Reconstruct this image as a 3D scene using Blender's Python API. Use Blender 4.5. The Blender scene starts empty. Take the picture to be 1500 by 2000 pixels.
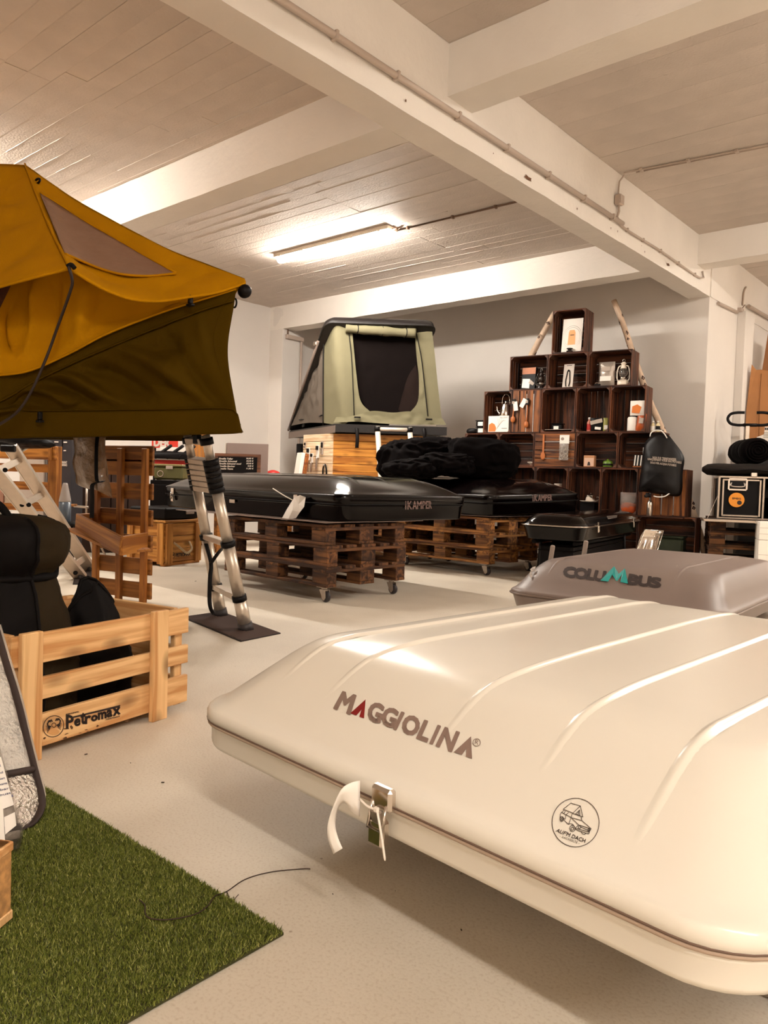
import bpy, bmesh, math, random
import numpy as np
from mathutils import Vector, Matrix, noise

# ------------------------------------------------------------------ camera
CAM_H = 0.85
FPX = 1500.0                      # focal length in pixels of the 1500 x 2000 frame


def _nrm(a):
    return a / np.linalg.norm(a)


_dY = _nrm(np.array([2047 - 750, 980 - 1000, FPX]))
_dX = -_nrm(np.array([-985 - 750, 888 - 1000, FPX]))
_dX = _nrm(_dX - _dY * (_dX @ _dY))
_dZ = -np.cross(_dX, _dY)
if _dZ[1] > 0:
    _dZ = -_dZ
RC = np.array([_dX, _dY, _dZ])    # world = RC @ camera (right, down, forward)
CO = np.array([0, 0, CAM_H])
RIGHT, DOWN, FWD = RC[:, 0], RC[:, 1], RC[:, 2]

scene = bpy.context.scene
cam_data = bpy.data.cameras.new('camera')
cam_data.sensor_fit = 'HORIZONTAL'
cam_data.sensor_width = 36.0
cam_data.lens = 36.0
cam_data.clip_start = 0.02
cam = bpy.data.objects.new('camera', cam_data)
scene.collection.objects.link(cam)
m3 = Matrix((Vector(RIGHT), Vector(-DOWN), Vector(-FWD))).transposed()
cam.matrix_world = Matrix.Translation(Vector(CO)) @ m3.to_4x4()
scene.camera = cam

# ------------------------------------------------------------------ world, exposure
scene.view_settings.view_transform = 'Standard'
scene.view_settings.look = 'None'
scene.view_settings.gamma = 1.0
scene.view_settings.use_curve_mapping = False
scene.view_settings.exposure = 1.72
scene.cycles.use_denoising = True
scene.cycles.max_bounces = 7
scene.cycles.diffuse_bounces = 4
scene.cycles.glossy_bounces = 4
scene.cycles.transparent_max_bounces = 8
scene.cycles.sample_clamp_indirect = 6.0
world = bpy.data.worlds.new('world')
scene.world = world
world.use_nodes = True
world.node_tree.nodes['Background'].inputs[0].default_value = (1.0, 0.92, 0.84, 1)
world.node_tree.nodes['Background'].inputs[1].default_value = 0.25
TUBE_POWER = 75.0
TUBE_COLOUR = (1.0, 0.935, 0.845)

# ------------------------------------------------------------------ helpers: pixels to places


def ray(u, v):
    return RC @ np.array([u - 750.0, v - 1000.0, FPX])


def PZ(u, v, z=0.0):
    r = ray(u, v)
    return CO + r * ((z - CAM_H) / r[2])


def PY(u, v, y):
    r = ray(u, v)
    return CO + r * (y / r[1])


def PX(u, v, x):
    r = ray(u, v)
    return CO + r * (x / r[0])


def PD(u, v, d):
    return CO + ray(u, v) * d / FPX


def on_plane(p0, n, off=0.0):
    p0 = np.array(p0, float)
    n = _nrm(np.array(n, float))

    def f(u, v):
        r = ray(u, v)
        k = ((p0 - CO) @ n + off) / (r @ n)
        return CO + r * k
    return f


# ------------------------------------------------------------------ materials
def lin(c):
    out = []
    for x in c[:3]:
        x = x / 255.0
        out.append(x / 12.92 if x <= 0.04045 else ((x + 0.055) / 1.055) ** 2.4)
    return (out[0], out[1], out[2], 1.0)


_mats = {}


def mat(name, col, rough=0.5, metal=0.0, var=0.0, vscale=6.0, bump=0.0, bscale=40.0, spec=0.5, coat=0.0,
        trans=0.0, alpha=1.0, emit=0.0, col2=None, objrand=0.0, sheen=0.0, detail=4.0):
    if name in _mats:
        return _mats[name]
    m = bpy.data.materials.new(name)
    m.use_nodes = True
    nt = m.node_tree
    b = nt.nodes['Principled BSDF']
    c = lin(col)
    b.inputs['Base Color'].default_value = c
    b.inputs['Roughness'].default_value = rough
    b.inputs['Metallic'].default_value = metal
    b.inputs['Specular IOR Level'].default_value = spec
    b.inputs['Coat Weight'].default_value = coat
    b.inputs['Coat Roughness'].default_value = 0.04
    b.inputs['Transmission Weight'].default_value = trans
    b.inputs['Alpha'].default_value = alpha
    b.inputs['Sheen Weight'].default_value = sheen
    if emit:
        b.inputs['Emission Color'].default_value = c
        b.inputs['Emission Strength'].default_value = emit
    tc = nt.nodes.new('ShaderNodeTexCoord')
    if var or col2:
        n = nt.nodes.new('ShaderNodeTexNoise')
        n.inputs['Scale'].default_value = vscale
        n.inputs['Detail'].default_value = detail
        nt.links.new(tc.outputs['Object'], n.inputs['Vector'])
        r = nt.nodes.new('ShaderNodeValToRGB')
        r.color_ramp.elements[0].position = 0.35
        r.color_ramp.elements[1].position = 0.68
        c2 = lin(col2) if col2 else tuple(x * (1 - var) for x in c[:3]) + (1,)
        r.color_ramp.elements[0].color = c2
        r.color_ramp.elements[1].color = c
        nt.links.new(n.outputs['Fac'], r.inputs['Fac'])
        last = r.outputs['Color']
        if objrand:
            oi = nt.nodes.new('ShaderNodeObjectInfo')
            h = nt.nodes.new('ShaderNodeHueSaturation')
            mr = nt.nodes.new('ShaderNodeMapRange')
            mr.inputs['To Min'].default_value = 1 - objrand
            mr.inputs['To Max'].default_value = 1 + objrand
            nt.links.new(oi.outputs['Random'], mr.inputs['Value'])
            nt.links.new(mr.outputs['Result'], h.inputs['Value'])
            nt.links.new(last, h.inputs['Color'])
            last = h.outputs['Color']
        nt.links.new(last, b.inputs['Base Color'])
    if bump:
        n2 = nt.nodes.new('ShaderNodeTexNoise')
        n2.inputs['Scale'].default_value = bscale
        n2.inputs['Detail'].default_value = 5
        nt.links.new(tc.outputs['Object'], n2.inputs['Vector'])
        bp = nt.nodes.new('ShaderNodeBump')
        bp.inputs['Strength'].default_value = bump
        bp.inputs['Distance'].default_value = 0.01
        nt.links.new(n2.outputs['Fac'], bp.inputs['Height'])
        nt.links.new(bp.outputs['Normal'], b.inputs['Normal'])
    _mats[name] = m
    return m


def wood(name, light, dark, rough=0.6, knots=0.5, objrand=0.18, dirt=None, spec=0.35):
    """Sawn wood with its grain along the object's local X; every board object gets its own shift."""
    if name in _mats:
        return _mats[name]
    m = bpy.data.materials.new(name)
    m.use_nodes = True
    nt = m.node_tree
    L = nt.links.new
    N = nt.nodes.new
    b = nt.nodes['Principled BSDF']
    b.inputs['Roughness'].default_value = rough
    b.inputs['Specular IOR Level'].default_value = spec
    tc = N('ShaderNodeTexCoord')
    oi = N('ShaderNodeObjectInfo')
    sh = N('ShaderNodeVectorMath')
    sh.operation = 'MULTIPLY_ADD'
    sh.inputs[1].default_value = (1, 1, 1)
    cmb = N('ShaderNodeCombineXYZ')
    mu = N('ShaderNodeMath')
    mu.operation = 'MULTIPLY'
    mu.inputs[1].default_value = 37.0
    L(oi.outputs['Random'], mu.inputs[0])
    for i in range(3):
        L(mu.outputs[0], cmb.inputs[i])
    L(tc.outputs['Object'], sh.inputs[0])
    L(cmb.outputs[0], sh.inputs[2])
    mp = N('ShaderNodeMapping')
    mp.inputs['Scale'].default_value = (1.6, 26, 26)
    L(sh.outputs[0], mp.inputs['Vector'])
    n1 = N('ShaderNodeTexNoise')
    n1.inputs['Scale'].default_value = 1.0
    n1.inputs['Detail'].default_value = 5
    n1.inputs['Distortion'].default_value = 0.8
    L(mp.outputs[0], n1.inputs['Vector'])
    r = N('ShaderNodeValToRGB')
    r.color_ramp.elements[0].position = 0.40
    r.color_ramp.elements[1].position = 0.60
    r.color_ramp.elements[0].color = lin(dark)
    r.color_ramp.elements[1].color = lin(light)
    L(n1.outputs['Fac'], r.inputs['Fac'])
    last = r.outputs['Color']
    # knots: sparse dark cells stretched a little along the grain
    mp2 = N('ShaderNodeMapping')
    mp2.inputs['Scale'].default_value = (4.5, 9, 9)
    L(sh.outputs[0], mp2.inputs['Vector'])
    vo = N('ShaderNodeTexVoronoi')
    vo.inputs['Scale'].default_value = 1.0
    L(mp2.outputs[0], vo.inputs['Vector'])
    r2 = N('ShaderNodeValToRGB')
    r2.color_ramp.elements[0].position = 0.05
    r2.color_ramp.elements[1].position = 0.27
    r2.color_ramp.elements[0].color = (knots, knots, knots, 1)
    r2.color_ramp.elements[1].color = (0, 0, 0, 1)
    L(vo.outputs['Distance'], r2.inputs['Fac'])
    mx = N('ShaderNodeMix')
    mx.data_type = 'RGBA'
    L(r2.outputs['Color'], mx.inputs['Factor'])
    L(last, mx.inputs['A'])
    mx.inputs['B'].default_value = tuple(x * 0.35 for x in lin(dark)[:3]) + (1,)
    last = mx.outputs['Result']
    if dirt:
        n3 = N('ShaderNodeTexNoise')
        n3.inputs['Scale'].default_value = 7
        n3.inputs['Detail'].default_value = 6
        L(sh.outputs[0], n3.inputs['Vector'])
        r3 = N('ShaderNodeValToRGB')
        r3.color_ramp.elements[0].position = 0.5
        r3.color_ramp.elements[1].position = 0.7
        L(n3.outputs['Fac'], r3.inputs['Fac'])
        mx2 = N('ShaderNodeMix')
        mx2.data_type = 'RGBA'
        L(r3.outputs['Color'], mx2.inputs['Factor'])
        L(last, mx2.inputs['A'])
        mx2.inputs['B'].default_value = lin(dirt)
        last = mx2.outputs['Result']
    h = N('ShaderNodeHueSaturation')
    mr = N('ShaderNodeMapRange')
    mr.inputs['To Min'].default_value = 1 - objrand
    mr.inputs['To Max'].default_value = 1 + objrand
    L(oi.outputs['Random'], mr.inputs['Value'])
    L(mr.outputs['Result'], h.inputs['Value'])
    L(last, h.inputs['Color'])
    L(h.outputs['Color'], b.inputs['Base Color'])
    bp = N('ShaderNodeBump')
    bp.inputs['Strength'].default_value = 0.25
    bp.inputs['Distance'].default_value = 0.004
    L(n1.outputs['Fac'], bp.inputs['Height'])
    L(bp.outputs['Normal'], b.inputs['Normal'])
    _mats[name] = m
    return m


# ------------------------------------------------------------------ helpers: meshes and objects
def setp(o, **k):
    for a, b in k.items():
        if b is not None:
            o[a] = b


class MB:
    """Collects vertices and faces; build() links them as ONE mesh object."""

    def __init__(s):
        s.v, s.f, s.sm = [], [], []

    def add(s, v, f, smooth=False):
        n = len(s.v)
        s.v += [tuple(float(c) for c in p) for p in v]
        s.f += [tuple(i + n for i in q) for q in f]
        s.sm += [smooth] * len(f)
        return s

    def box(s, c, size, R=None, b=None):
        """Box with chamfered edges, centre c, full size, optional 3x3 rotation."""
        hx, hy, hz = [x / 2 for x in size]
        if b is None:
            b = min(size) * 0.06
        vs, idx = [], {}
        for ax in range(3):
            for sx in (-1, 1):
                for sy in (-1, 1):
                    for sz in (-1, 1):
                        p = [sx * (hx - b), sy * (hy - b), sz * (hz - b)]
                        p[ax] = (sx * hx, sy * hy, sz * hz)[ax]
                        idx[(ax, sx, sy, sz)] = len(vs)
                        vs.append(p)
        fs = []
        for ax in range(3):
            o1, o2 = (ax + 1) % 3, (ax + 2) % 3
            for sg in (-1, 1):
                q = []
                for a, c2 in ((-1, -1), (1, -1), (1, 1), (-1, 1)):
                    t = [0, 0, 0]
                    t[ax], t[o1], t[o2] = sg, a, c2
                    q.append(idx[(ax, *t)])
                fs.append(q if sg > 0 else q[::-1])
        for ax in range(3):                      # edges along ax
            o1, o2 = (ax + 1) % 3, (ax + 2) % 3
            for a in (-1, 1):
                for c2 in (-1, 1):
                    t0, t1 = [0, 0, 0], [0, 0, 0]
                    t0[ax], t0[o1], t0[o2] = -1, a, c2
                    t1[ax], t1[o1], t1[o2] = 1, a, c2
                    q = [idx[(o1, *t0)], idx[(o1, *t1)], idx[(o2, *t1)], idx[(o2, *t0)]]
                    fs.append(q if a * c2 < 0 else q[::-1])
        for sx in (-1, 1):
            for sy in (-1, 1):
                for sz in (-1, 1):
                    q = [idx[(0, sx, sy, sz)], idx[(1, sx, sy, sz)], idx[(2, sx, sy, sz)]]
                    fs.append(q if sx * sy * sz > 0 else q[::-1])
        R = np.eye(3) if R is None else np.array(R)
        vs = [R @ np.array(p) + np.array(c, float) for p in vs]
        return s.add(vs, fs)

    def tube(s, pts, r, n=10, caps=True, closed=False, smooth=True):
        pts = [np.array(p, float) for p in pts]
        rs = r if hasattr(r, '__len__') else [r] * len(pts)
        m = len(pts)
        vs = []
        up = None
        for i, p in enumerate(pts):
            if closed:
                t = pts[(i + 1) % m] - pts[i - 1]
            else:
                t = pts[min(i + 1, m - 1)] - pts[max(i - 1, 0)]
            t = t / (np.linalg.norm(t) + 1e-12)
            if up is None:
                up = np.array([0, 0, 1.0]) if abs(t[2]) < 0.9 else np.array([1.0, 0, 0])
            a = np.cross(t, up)
            a /= np.linalg.norm(a) + 1e-12
            bb = np.cross(a, t)
            up = bb
            for k in range(n):
                an = 2 * math.pi * k / n
                vs.append(p + rs[i] * (math.cos(an) * a + math.sin(an) * bb))
        fs = []
        for i in range(m if closed else m - 1):
            j = (i + 1) % m
            for k in range(n):
                fs.append((i * n + k, j * n + k, j * n + (k + 1) % n, i * n + (k + 1) % n))
        s.add(vs, fs, smooth)
        if caps and not closed:
            s.add(vs[:n], [tuple(range(n))])
            s.add(vs[-n:], [tuple(range(n))[::-1]])
        return s

    def lathe(s, prof, c=(0, 0, 0), n=20, R=None, smooth=True):
        """prof: (radius, z) pairs, revolved about local Z."""
        R = np.eye(3) if R is None else np.array(R)
        c = np.array(c, float)
        vs = []
        for r, z in prof:
            for k in range(n):
                a = 2 * math.pi * k / n
                vs.append(R @ np.array([r * math.cos(a), r * math.sin(a), z]) + c)
        fs = []
        for i in range(len(prof) - 1):
            for k in range(n):
                fs.append((i * n + k, i * n + (k + 1) % n, (i + 1) * n + (k + 1) % n, (i + 1) * n + k))
        s.add(vs, fs, smooth)
        s.add(vs[:n], [tuple(range(n))[::-1]])
        s.add(vs[-n:], [tuple(range(n))])
        return s

    def grid(s, P, smooth=True):
        """P[i][j] = 3D point."""
        a, b = len(P), len(P[0])
        vs = [p for row in P for p in row]
        fs = [(i * b + j, i * b + j + 1, (i + 1) * b + j + 1, (i + 1) * b + j) for i in range(a - 1) for j in range(b - 1)]
        return s.add(vs, fs, smooth)

    def prism(s, poly, h, R=None, c=(0, 0, 0)):
        """Polygon in local XY pulled up by h along local Z."""
        R = np.eye(3) if R is None else np.array(R)
        c = np.array(c, float)
        n = len(poly)
        vs = [R @ np.array([x, y, 0.0]) + c for x, y in poly] + [R @ np.array([x, y, h]) + c for x, y in poly]
        fs = [tuple(range(n))[::-1], tuple(range(n, 2 * n))]
        fs += [(i, (i + 1) % n, n + (i + 1) % n, n + i) for i in range(n)]
        return s.add(vs, fs)

    def build(s, name, m, parent=None, org=None, fix=True, solid=0.0, subsurf=0):
        me = bpy.data.meshes.new(name)
        v = s.v
        if org is not None:
            v = [(p[0] - org[0], p[1] - org[1], p[2] - org[2]) for p in v]
        me.from_pydata(v, [], s.f)
        me.polygons.foreach_set('use_smooth', s.sm)
        if fix:
            bm = bmesh.new()
            bm.from_mesh(me)
            bmesh.ops.remove_doubles(bm, verts=bm.verts, dist=1e-5)
            bmesh.ops.recalc_face_normals(bm, faces=bm.faces)
            bm.to_mesh(me)
            bm.free()
        me.update()
        me.materials.append(m)
        o = bpy.data.objects.new(name, me)
        scene.collection.objects.link(o)
        if parent is not None:
            o.parent = parent
        if solid:
            md = o.modifiers.new('solid', 'SOLIDIFY')
            md.thickness = solid
            md.offset = 0
        if subsurf:
            md = o.modifiers.new('sub', 'SUBSURF')
            md.levels = md.render_levels = subsurf
        return o


def rotz(a):
    c, s_ = math.cos(a), math.sin(a)
    return np.array([[c, -s_, 0], [s_, c, 0], [0, 0, 1.0]])


def rotx(a):
    c, s_ = math.cos(a), math.sin(a)
    return np.array([[1.0, 0, 0], [0, c, -s_], [0, s_, c]])


def roty(a):
    c, s_ = math.cos(a), math.sin(a)
    return np.array([[c, 0, s_], [0, 1.0, 0], [-s_, 0, c]])


def frame_from(x, y=None):
    """Rotation whose columns are x, y', z' (x kept)."""
    x = _nrm(np.array(x, float))
    y = np.array([0, 0, 1.0]) if y is None else np.array(y, float)
    y = _nrm(y - x * (x @ y))
    return np.array([x, y, np.cross(x, y)]).T


def thing(name, label, cat, loc=(0, 0, 0), rz=0.0, group=None):
    o = bpy.data.objects.new(name, None)
    o.empty_display_size = 0.1
    scene.collection.objects.link(o)
    o.location = [float(x) for x in loc]
    o.rotation_euler = (0, 0, rz)
    setp(o, label=label, category=cat, group=group)
    return o


def tag(o, label, cat, group=None, kind=None):
    setp(o, label=label, category=cat, group=group, kind=kind)
    return o


def struct(o):
    o['kind'] = 'structure'
    return o


def copy_tree(o, parent=None):
    c = o.copy()
    scene.collection.objects.link(c)
    c.parent = parent
    for ch in list(o.children):
        copy_tree(ch, c)
    return c


_boards = {}


def board(name, L, W, T, loc, m, parent, R=None, b=None):
    """A sawn piece: local X is the length; alike pieces share one mesh."""
    key = (round(L, 4), round(W, 4), round(T, 4), m.name, b)
    if key not in _boards:
        me_o = MB().box((0, 0, 0), (L, W, T), b=b if b is not None else min(0.003, T * 0.12)).build(name, m)
        _boards[key] = me_o.data
        o = me_o
    else:
        o = bpy.data.objects.new(name, _boards[key])
        scene.collection.objects.link(o)
    M4 = Matrix.Identity(4)
    if R is not None:
        for i in range(3):
            for j in range(3):
                M4[i][j] = float(R[i][j])
    M4.translation = Vector([float(x) for x in loc])
    o.parent = parent
    o.matrix_local = M4
    return o


def between(a, b, up=(0, 0, 1)):
    """Centre, length and rotation of a piece from a to b, its width axis near 'up' x length."""
    a, b = np.array(a, float), np.array(b, float)
    x = _nrm(b - a)
    z = np.array(up, float)
    z = _nrm(z - x * (x @ z))
    y = np.cross(z, x)
    return (a + b) / 2, float(np.linalg.norm(b - a)), np.array([x, y, z]).T


def ss(poly, n):
    """Resample a 3D polyline to n points with Catmull-Rom smoothing."""
    P = [np.array(p, float) for p in poly]
    if len(P) == 2:
        return [P[0] + (P[1] - P[0]) * i / (n - 1) for i in range(n)]
    ex = [2 * P[0] - P[1]] + P + [2 * P[-1] - P[-2]]
    seg = [np.linalg.norm(P[i + 1] - P[i]) for i in range(len(P) - 1)]
    cum = np.concatenate([[0], np.cumsum(seg)])
    out = []
    for k in range(n):
        d = cum[-1] * k / (n - 1)
        i = min(int(np.searchsorted(cum, d, 'right')) - 1, len(seg) - 1)
        t = (d - cum[i]) / seg[i]
        p0, p1, p2, p3 = ex[i], ex[i + 1], ex[i + 2], ex[i + 3]
        out.append(0.5 * ((2 * p1) + (-p0 + p2) * t + (2 * p0 - 5 * p1 + 4 * p2 - p3) * t * t + (-p0 + 3 * p1 - 3 * p2 + p3) * t ** 3))
    return out


def nz(p, sc, seed=0.0):
    return noise.noise(Vector((p[0] * sc + seed, p[1] * sc - seed * 0.7, p[2] * sc + seed * 1.3)))


def cloth(curves, n=40, m=12, wr=0.012, wsc=5.0, seed=1.0, sag=0.0, stretch=None, folds=()):
    """Surface through a list of 3D curves, wrinkled along its normal."""
    rows0 = [ss(c, n) for c in curves]
    P = []
    cols = []
    for j in range(n):
        cols.append(ss([r[j] for r in rows0], m))
    for i in range(m):
        P.append([cols[j][i] for j in range(n)])
    A = np.array(P)
    du = np.gradient(A, axis=1)
    dv = np.gradient(A, axis=0)
    N = np.cross(du, dv)
    N /= np.linalg.norm(N, axis=2, keepdims=True) + 1e-9
    for i in range(m):
        for j in range(n):
            p = A[i, j]
            q = p if stretch is None else p * np.array(stretch)
            w = wr * (1 - abs(nz(q, wsc, seed)) * 2.4) + 0.4 * wr * nz(q, wsc * 2.7, seed + 5)
            uu, vv = j / (n - 1), i / (m - 1)
            for (u0, v0, u1, v1, am, sg) in folds:
                du_, dv_ = u1 - u0, (v1 - v0) * .35
                t_ = min(1.0, max(0.0, ((uu - u0) * du_ + (vv - v0) * .35 * dv_) / (du_ * du_ + dv_ * dv_)))
                d2_ = (uu - u0 - du_ * t_) ** 2 + ((vv - v0) * .35 - dv_ * t_) ** 2
                w += am * math.exp(-d2_ / (sg * sg))
            fade = min(1, 4 * min(i, m - 1 - i) / m, 6 * min(j, n - 1 - j) / n)
            A[i, j] = p + N[i, j] * (w * max(0.15, fade) + sag * math.sin(math.pi * i / (m - 1)) * math.sin(math.pi * j / (n - 1)))
    return [[A[i, j] for j in range(n)] for i in range(m)]


def blob(c, rad, seed=1.0, amp=0.25, sc=2.2, sub=4, flat=None, fold=0.0, R=None):
    """A soft crumpled bag: displaced sphere, optionally flattened where it rests."""
    bm = bmesh.new()
    bmesh.ops.create_icosphere(bm, subdivisions=sub, radius=1.0)
    R = np.eye(3) if R is None else R
    for v in bm.verts:
        d = np.array(v.co)
        w = 1 + amp * nz(d, sc * 0.6, seed) + amp * 0.55 * (1 - 2.2 * abs(nz(d, sc * 1.5, seed + 3)))
        w += fold * (1 - 2 * abs(nz(d * np.array([1, 1, .4]), sc * 3.5, seed + 9)))
        d = d * w
        e = 0.75
        d = np.sign(d) * np.abs(d) ** e
        p = R @ (d * np.array(rad)) + np.array(c)
        if flat is not None and p[2] < flat:
            p[2] = flat + (p[2] - flat) * 0.03
        v.co = Vector(p)
    b = MB()
    b.add([tuple(v.co) for v in bm.verts], [tuple(v.index for v in f.verts) for f in bm.faces], True)
    bm.free()
    return b


_text_cache = {}


def text_geo(body, bold=0.0, shear=0.0, spacing=1.0):
    key = (body, bold, shear, spacing)
    if key in _text_cache:
        return _text_cache[key]
    cu = bpy.data.curves.new('glyphs', 'FONT')
    cu.body = body
    cu.size = 1.0
    cu.offset = bold
    cu.shear = shear
    cu.space_character = spacing
    cu.resolution_u = 3
    o = bpy.data.objects.new('glyphs', cu)
    me = bpy.data.meshes.new_from_object(o)
    v = np.array([tuple(x.co) for x in me.vertices]) if len(me.vertices) else np.zeros((0, 3))
    f = [tuple(p.vertices) for p in me.polygons]
    bpy.data.objects.remove(o)
    bpy.data.curves.remove(cu)
    bpy.data.meshes.remove(me)
    if len(v):
        v[:, :2] -= v[:, :2].min(0)
        v[:, :2] /= np.maximum(v[:, :2].max(0), 1e-6)
    _text_cache[key] = (v, f)
    return v, f


def quadmap(q, x, y):
    """q = (bottom-left, bottom-right, top-right, top-left) pixels; x, y in 0..1."""
    bl, br, tr, tl = [np.array(p, float) for p in q]
    return (bl * (1 - x) + br * x) * (1 - y) + (tl * (1 - x) + tr * x) * y


def lettering(body, q, surf, mb, bold=0.0, shear=0.0, spacing=1.0):
    """Text in the pixel quad q set on a surface; bold thickens every outline by that many pixels."""
    v, f = text_geo(body, 0.0, shear, spacing)
    if not len(v):
        return mb
    px = [quadmap(q, p[0], p[1]) for p in v]
    mb.add([surf(*p) for p in px], f)
    if bold:
        cnt = {}
        for t_ in f:
            for i in range(len(t_)):
                e = tuple(sorted((t_[i], t_[(i + 1) % len(t_)])))
                cnt[e] = cnt.get(e, 0) + 1
        strokes([[px[a], px[b]] for (a, b), k in cnt.items() if k == 1], bold, surf, mb)
    return mb


def polys(plist, q, surf, mb):
    """Flat polygons given in 0..1 coordinates of quad q."""
    for poly in plist:
        pts = []
        for x, y in poly:
            u = quadmap(q, x, y)
            pts.append(surf(u[0], u[1]))
        mb.add(pts, [tuple(range(len(pts)))])
    return mb


def strokes(lines, width, to3, mb):
    """Thin flat ribbons along 2D polylines (pixels), set on a surface by to3."""
    for ln in lines:
        P = [np.array(p, float) for p in ln]
        for a, b in zip(P[:-1], P[1:]):
            d = b - a
            L = np.linalg.norm(d)
            if L < 1e-6:
                continue
            d = d / L
            n = np.array([-d[1], d[0]]) * width / 2
            e = d * width * 0.3
            mb.add([to3(*(a - e + n)), to3(*(b + e + n)), to3(*(b + e - n)), to3(*(a - e - n))], [(0, 1, 2, 3)])
    return mb


def rrect(x0, x1, y0, y1, r, nc=8, ne=16):
    """Rounded rectangle outline, a fixed number of points whatever its size."""
    r = max(1e-4, min(r, (x1 - x0) / 2 - 1e-4, (y1 - y0) / 2 - 1e-4))
    cs = [(x1 - r, y0 + r, -90), (x1 - r, y1 - r, 0), (x0 + r, y1 - r, 90), (x0 + r, y0 + r, 180)]
    out = []
    for k, (cx, cy, a0) in enumerate(cs):
        for i in range(nc + 1):
            a = math.radians(a0 + 90 * i / nc)
            out.append((cx + r * math.cos(a), cy + r * math.sin(a)))
        nx = cs[(k + 1) % 4]
        a = math.radians(a0 + 90)
        p = np.array([cx + r * math.cos(a), cy + r * math.sin(a)])
        a2 = math.radians(nx[2])
        q = np.array([nx[0] + r * math.cos(a2), nx[1] + r * math.sin(a2)])
        for i in range(1, ne):
            out.append(tuple(p + (q - p) * i / ne))
    return out


def loft(mb, loops, cap0=True, cap1=True, smooth=True):
    n = len(loops[0])
    vs = [p for l in loops for p in l]
    fs = []
    for i in range(len(loops) - 1):
        for k in range(n):
            fs.append((i * n + k, i * n + (k + 1) % n, (i + 1) * n + (k + 1) % n, (i + 1) * n + k))
    mb.add(vs, fs, smooth)
    if cap0:
        mb.add(loops[0], [tuple(range(n))[::-1]])
    if cap1:
        mb.add(loops[-1], [tuple(range(n))], smooth)
    return mb


def packet(mb, c, w, h, t, R=None, seed=0.0, puff=1.0):
    """A flat filled bag, pillow shaped, standing on its lower edge; local X width, Z height, Y thickness."""
    R = np.eye(3) if R is None else R
    for sg in (-1, 1):
        P = []
        for i in range(9):
            row = []
            for j in range(7):
                a, b = i / 8, j / 6
                e = (math.sin(math.pi * a) * math.sin(math.pi * b)) ** 0.5 * puff
                q = np.array([(b - .5) * w, sg * (0.0015 + t / 2 * e * (1 + .3 * nz((a * 3, b * 3, sg), 1.5, seed))), a * h])
                row.append(R @ q + np.array(c))
            P.append(row)
        mb.grid(P)
    return mb

# ------------------------------------------------------------------ shared materials
WHITE_WALL = mat('white_wall_paint', (226, 218, 210), 0.75, var=0.05, vscale=1.5, bump=0.12, bscale=30, spec=0.25)
WHITE_CEIL = mat('white_ceiling_paint', (208, 195, 184), 0.7, var=0.10, vscale=3.0, bump=0.5, bscale=55, spec=0.25, objrand=0.012)
WHITE_BEAM = mat('white_beam_paint', (236, 228, 219), 0.7, var=0.06, vscale=2.0, bump=0.3, bscale=24, spec=0.25)
CHIP = mat('bare_concrete_chip', (120, 82, 58), 0.9, var=0.4, vscale=60)
CONDUIT = mat('grey_conduit_plastic', (184, 166, 152), 0.5)
DARKCLIP = mat('dark_clip', (110, 84, 66), 0.6)


def floor_material():
    m = bpy.data.materials.new('beige_screed_floor')
    m.use_nodes = True
    nt = m.node_tree
    N, L = nt.nodes.new, nt.links.new
    b = nt.nodes['Principled BSDF']
    b.inputs['Roughness'].default_value = 0.55
    b.inputs['Specular IOR Level'].default_value = 0.3
    tc = N('ShaderNodeTexCoord')

    def noise_ramp(scale, detail, p0, p1, c0, c1):
        n = N('ShaderNodeTexNoise')
        n.inputs['Scale'].default_value = scale
        n.inputs['Detail'].default_value = detail
        L(tc.outputs['Object'], n.inputs['Vector'])
        r = N('ShaderNodeValToRGB')
        r.color_ramp.elements[0].position = p0
        r.color_ramp.elements[1].position = p1
        r.color_ramp.elements[0].color = c0
        r.color_ramp.elements[1].color = c1
        L(n.outputs['Fac'], r.inputs['Fac'])
        return r.outputs['Color'], n
    base, n0 = noise_ramp(1.6, 8, 0.3, 0.7, lin((206, 194, 176)), lin((228, 217, 200)))
    speck, n1 = noise_ramp(150, 4, 0.30, 0.50, (0.70, 0.60, 0.52, 1), (1, 1, 1, 1))
    mx = N('ShaderNodeMix')
    mx.data_type = 'RGBA'
    mx.blend_type = 'MULTIPLY'
    mx.inputs['Factor'].default_value = 0.4
    L(base, mx.inputs['A'])
    L(speck, mx.inputs['B'])
    vo = N('ShaderNodeTexVoronoi')
    vo.inputs['Scale'].default_value = 9.0
    L(tc.outputs['Object'], vo.inputs['Vector'])
    r = N('ShaderNodeValToRGB')
    r.color_ramp.elements[0].position = 0.022
    r.color_ramp.elements[1].position = 0.034
    r.color_ramp.elements[0].color = (0.3, 0.2, 0.15, 1)
    r.color_ramp.elements[1].color = (1, 1, 1, 1)
    L(vo.outputs['Distance'], r.inputs['Fac'])
    mx2 = N('ShaderNodeMix')
    mx2.data_type = 'RGBA'
    mx2.blend_type = 'MULTIPLY'
    mx2.inputs['Factor'].default_value = 0.55
    L(mx.outputs['Result'], mx2.inputs['A'])
    L(r.outputs['Color'], mx2.inputs['B'])
    L(mx2.outputs['Result'], b.inputs['Base Color'])
    bp = N('ShaderNodeBump')
    bp.inputs['Strength'].default_value = 0.15
    bp.inputs['Distance'].default_value = 0.004
    L(n1.outputs['Fac'], bp.inputs['Height'])
    L(bp.outputs['Normal'], b.inputs['Normal'])
    return m


# ------------------------------------------------------------------ the room
rnd = random.Random(4)
ZB, ZL, ZR = 3.10, 3.45, 3.69           # beam soffit, left bay ceiling, right bay ceiling
XB0, XB1 = -3.305, -3.07                # main beam
YW = 9.2                                # wall behind the crates


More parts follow.
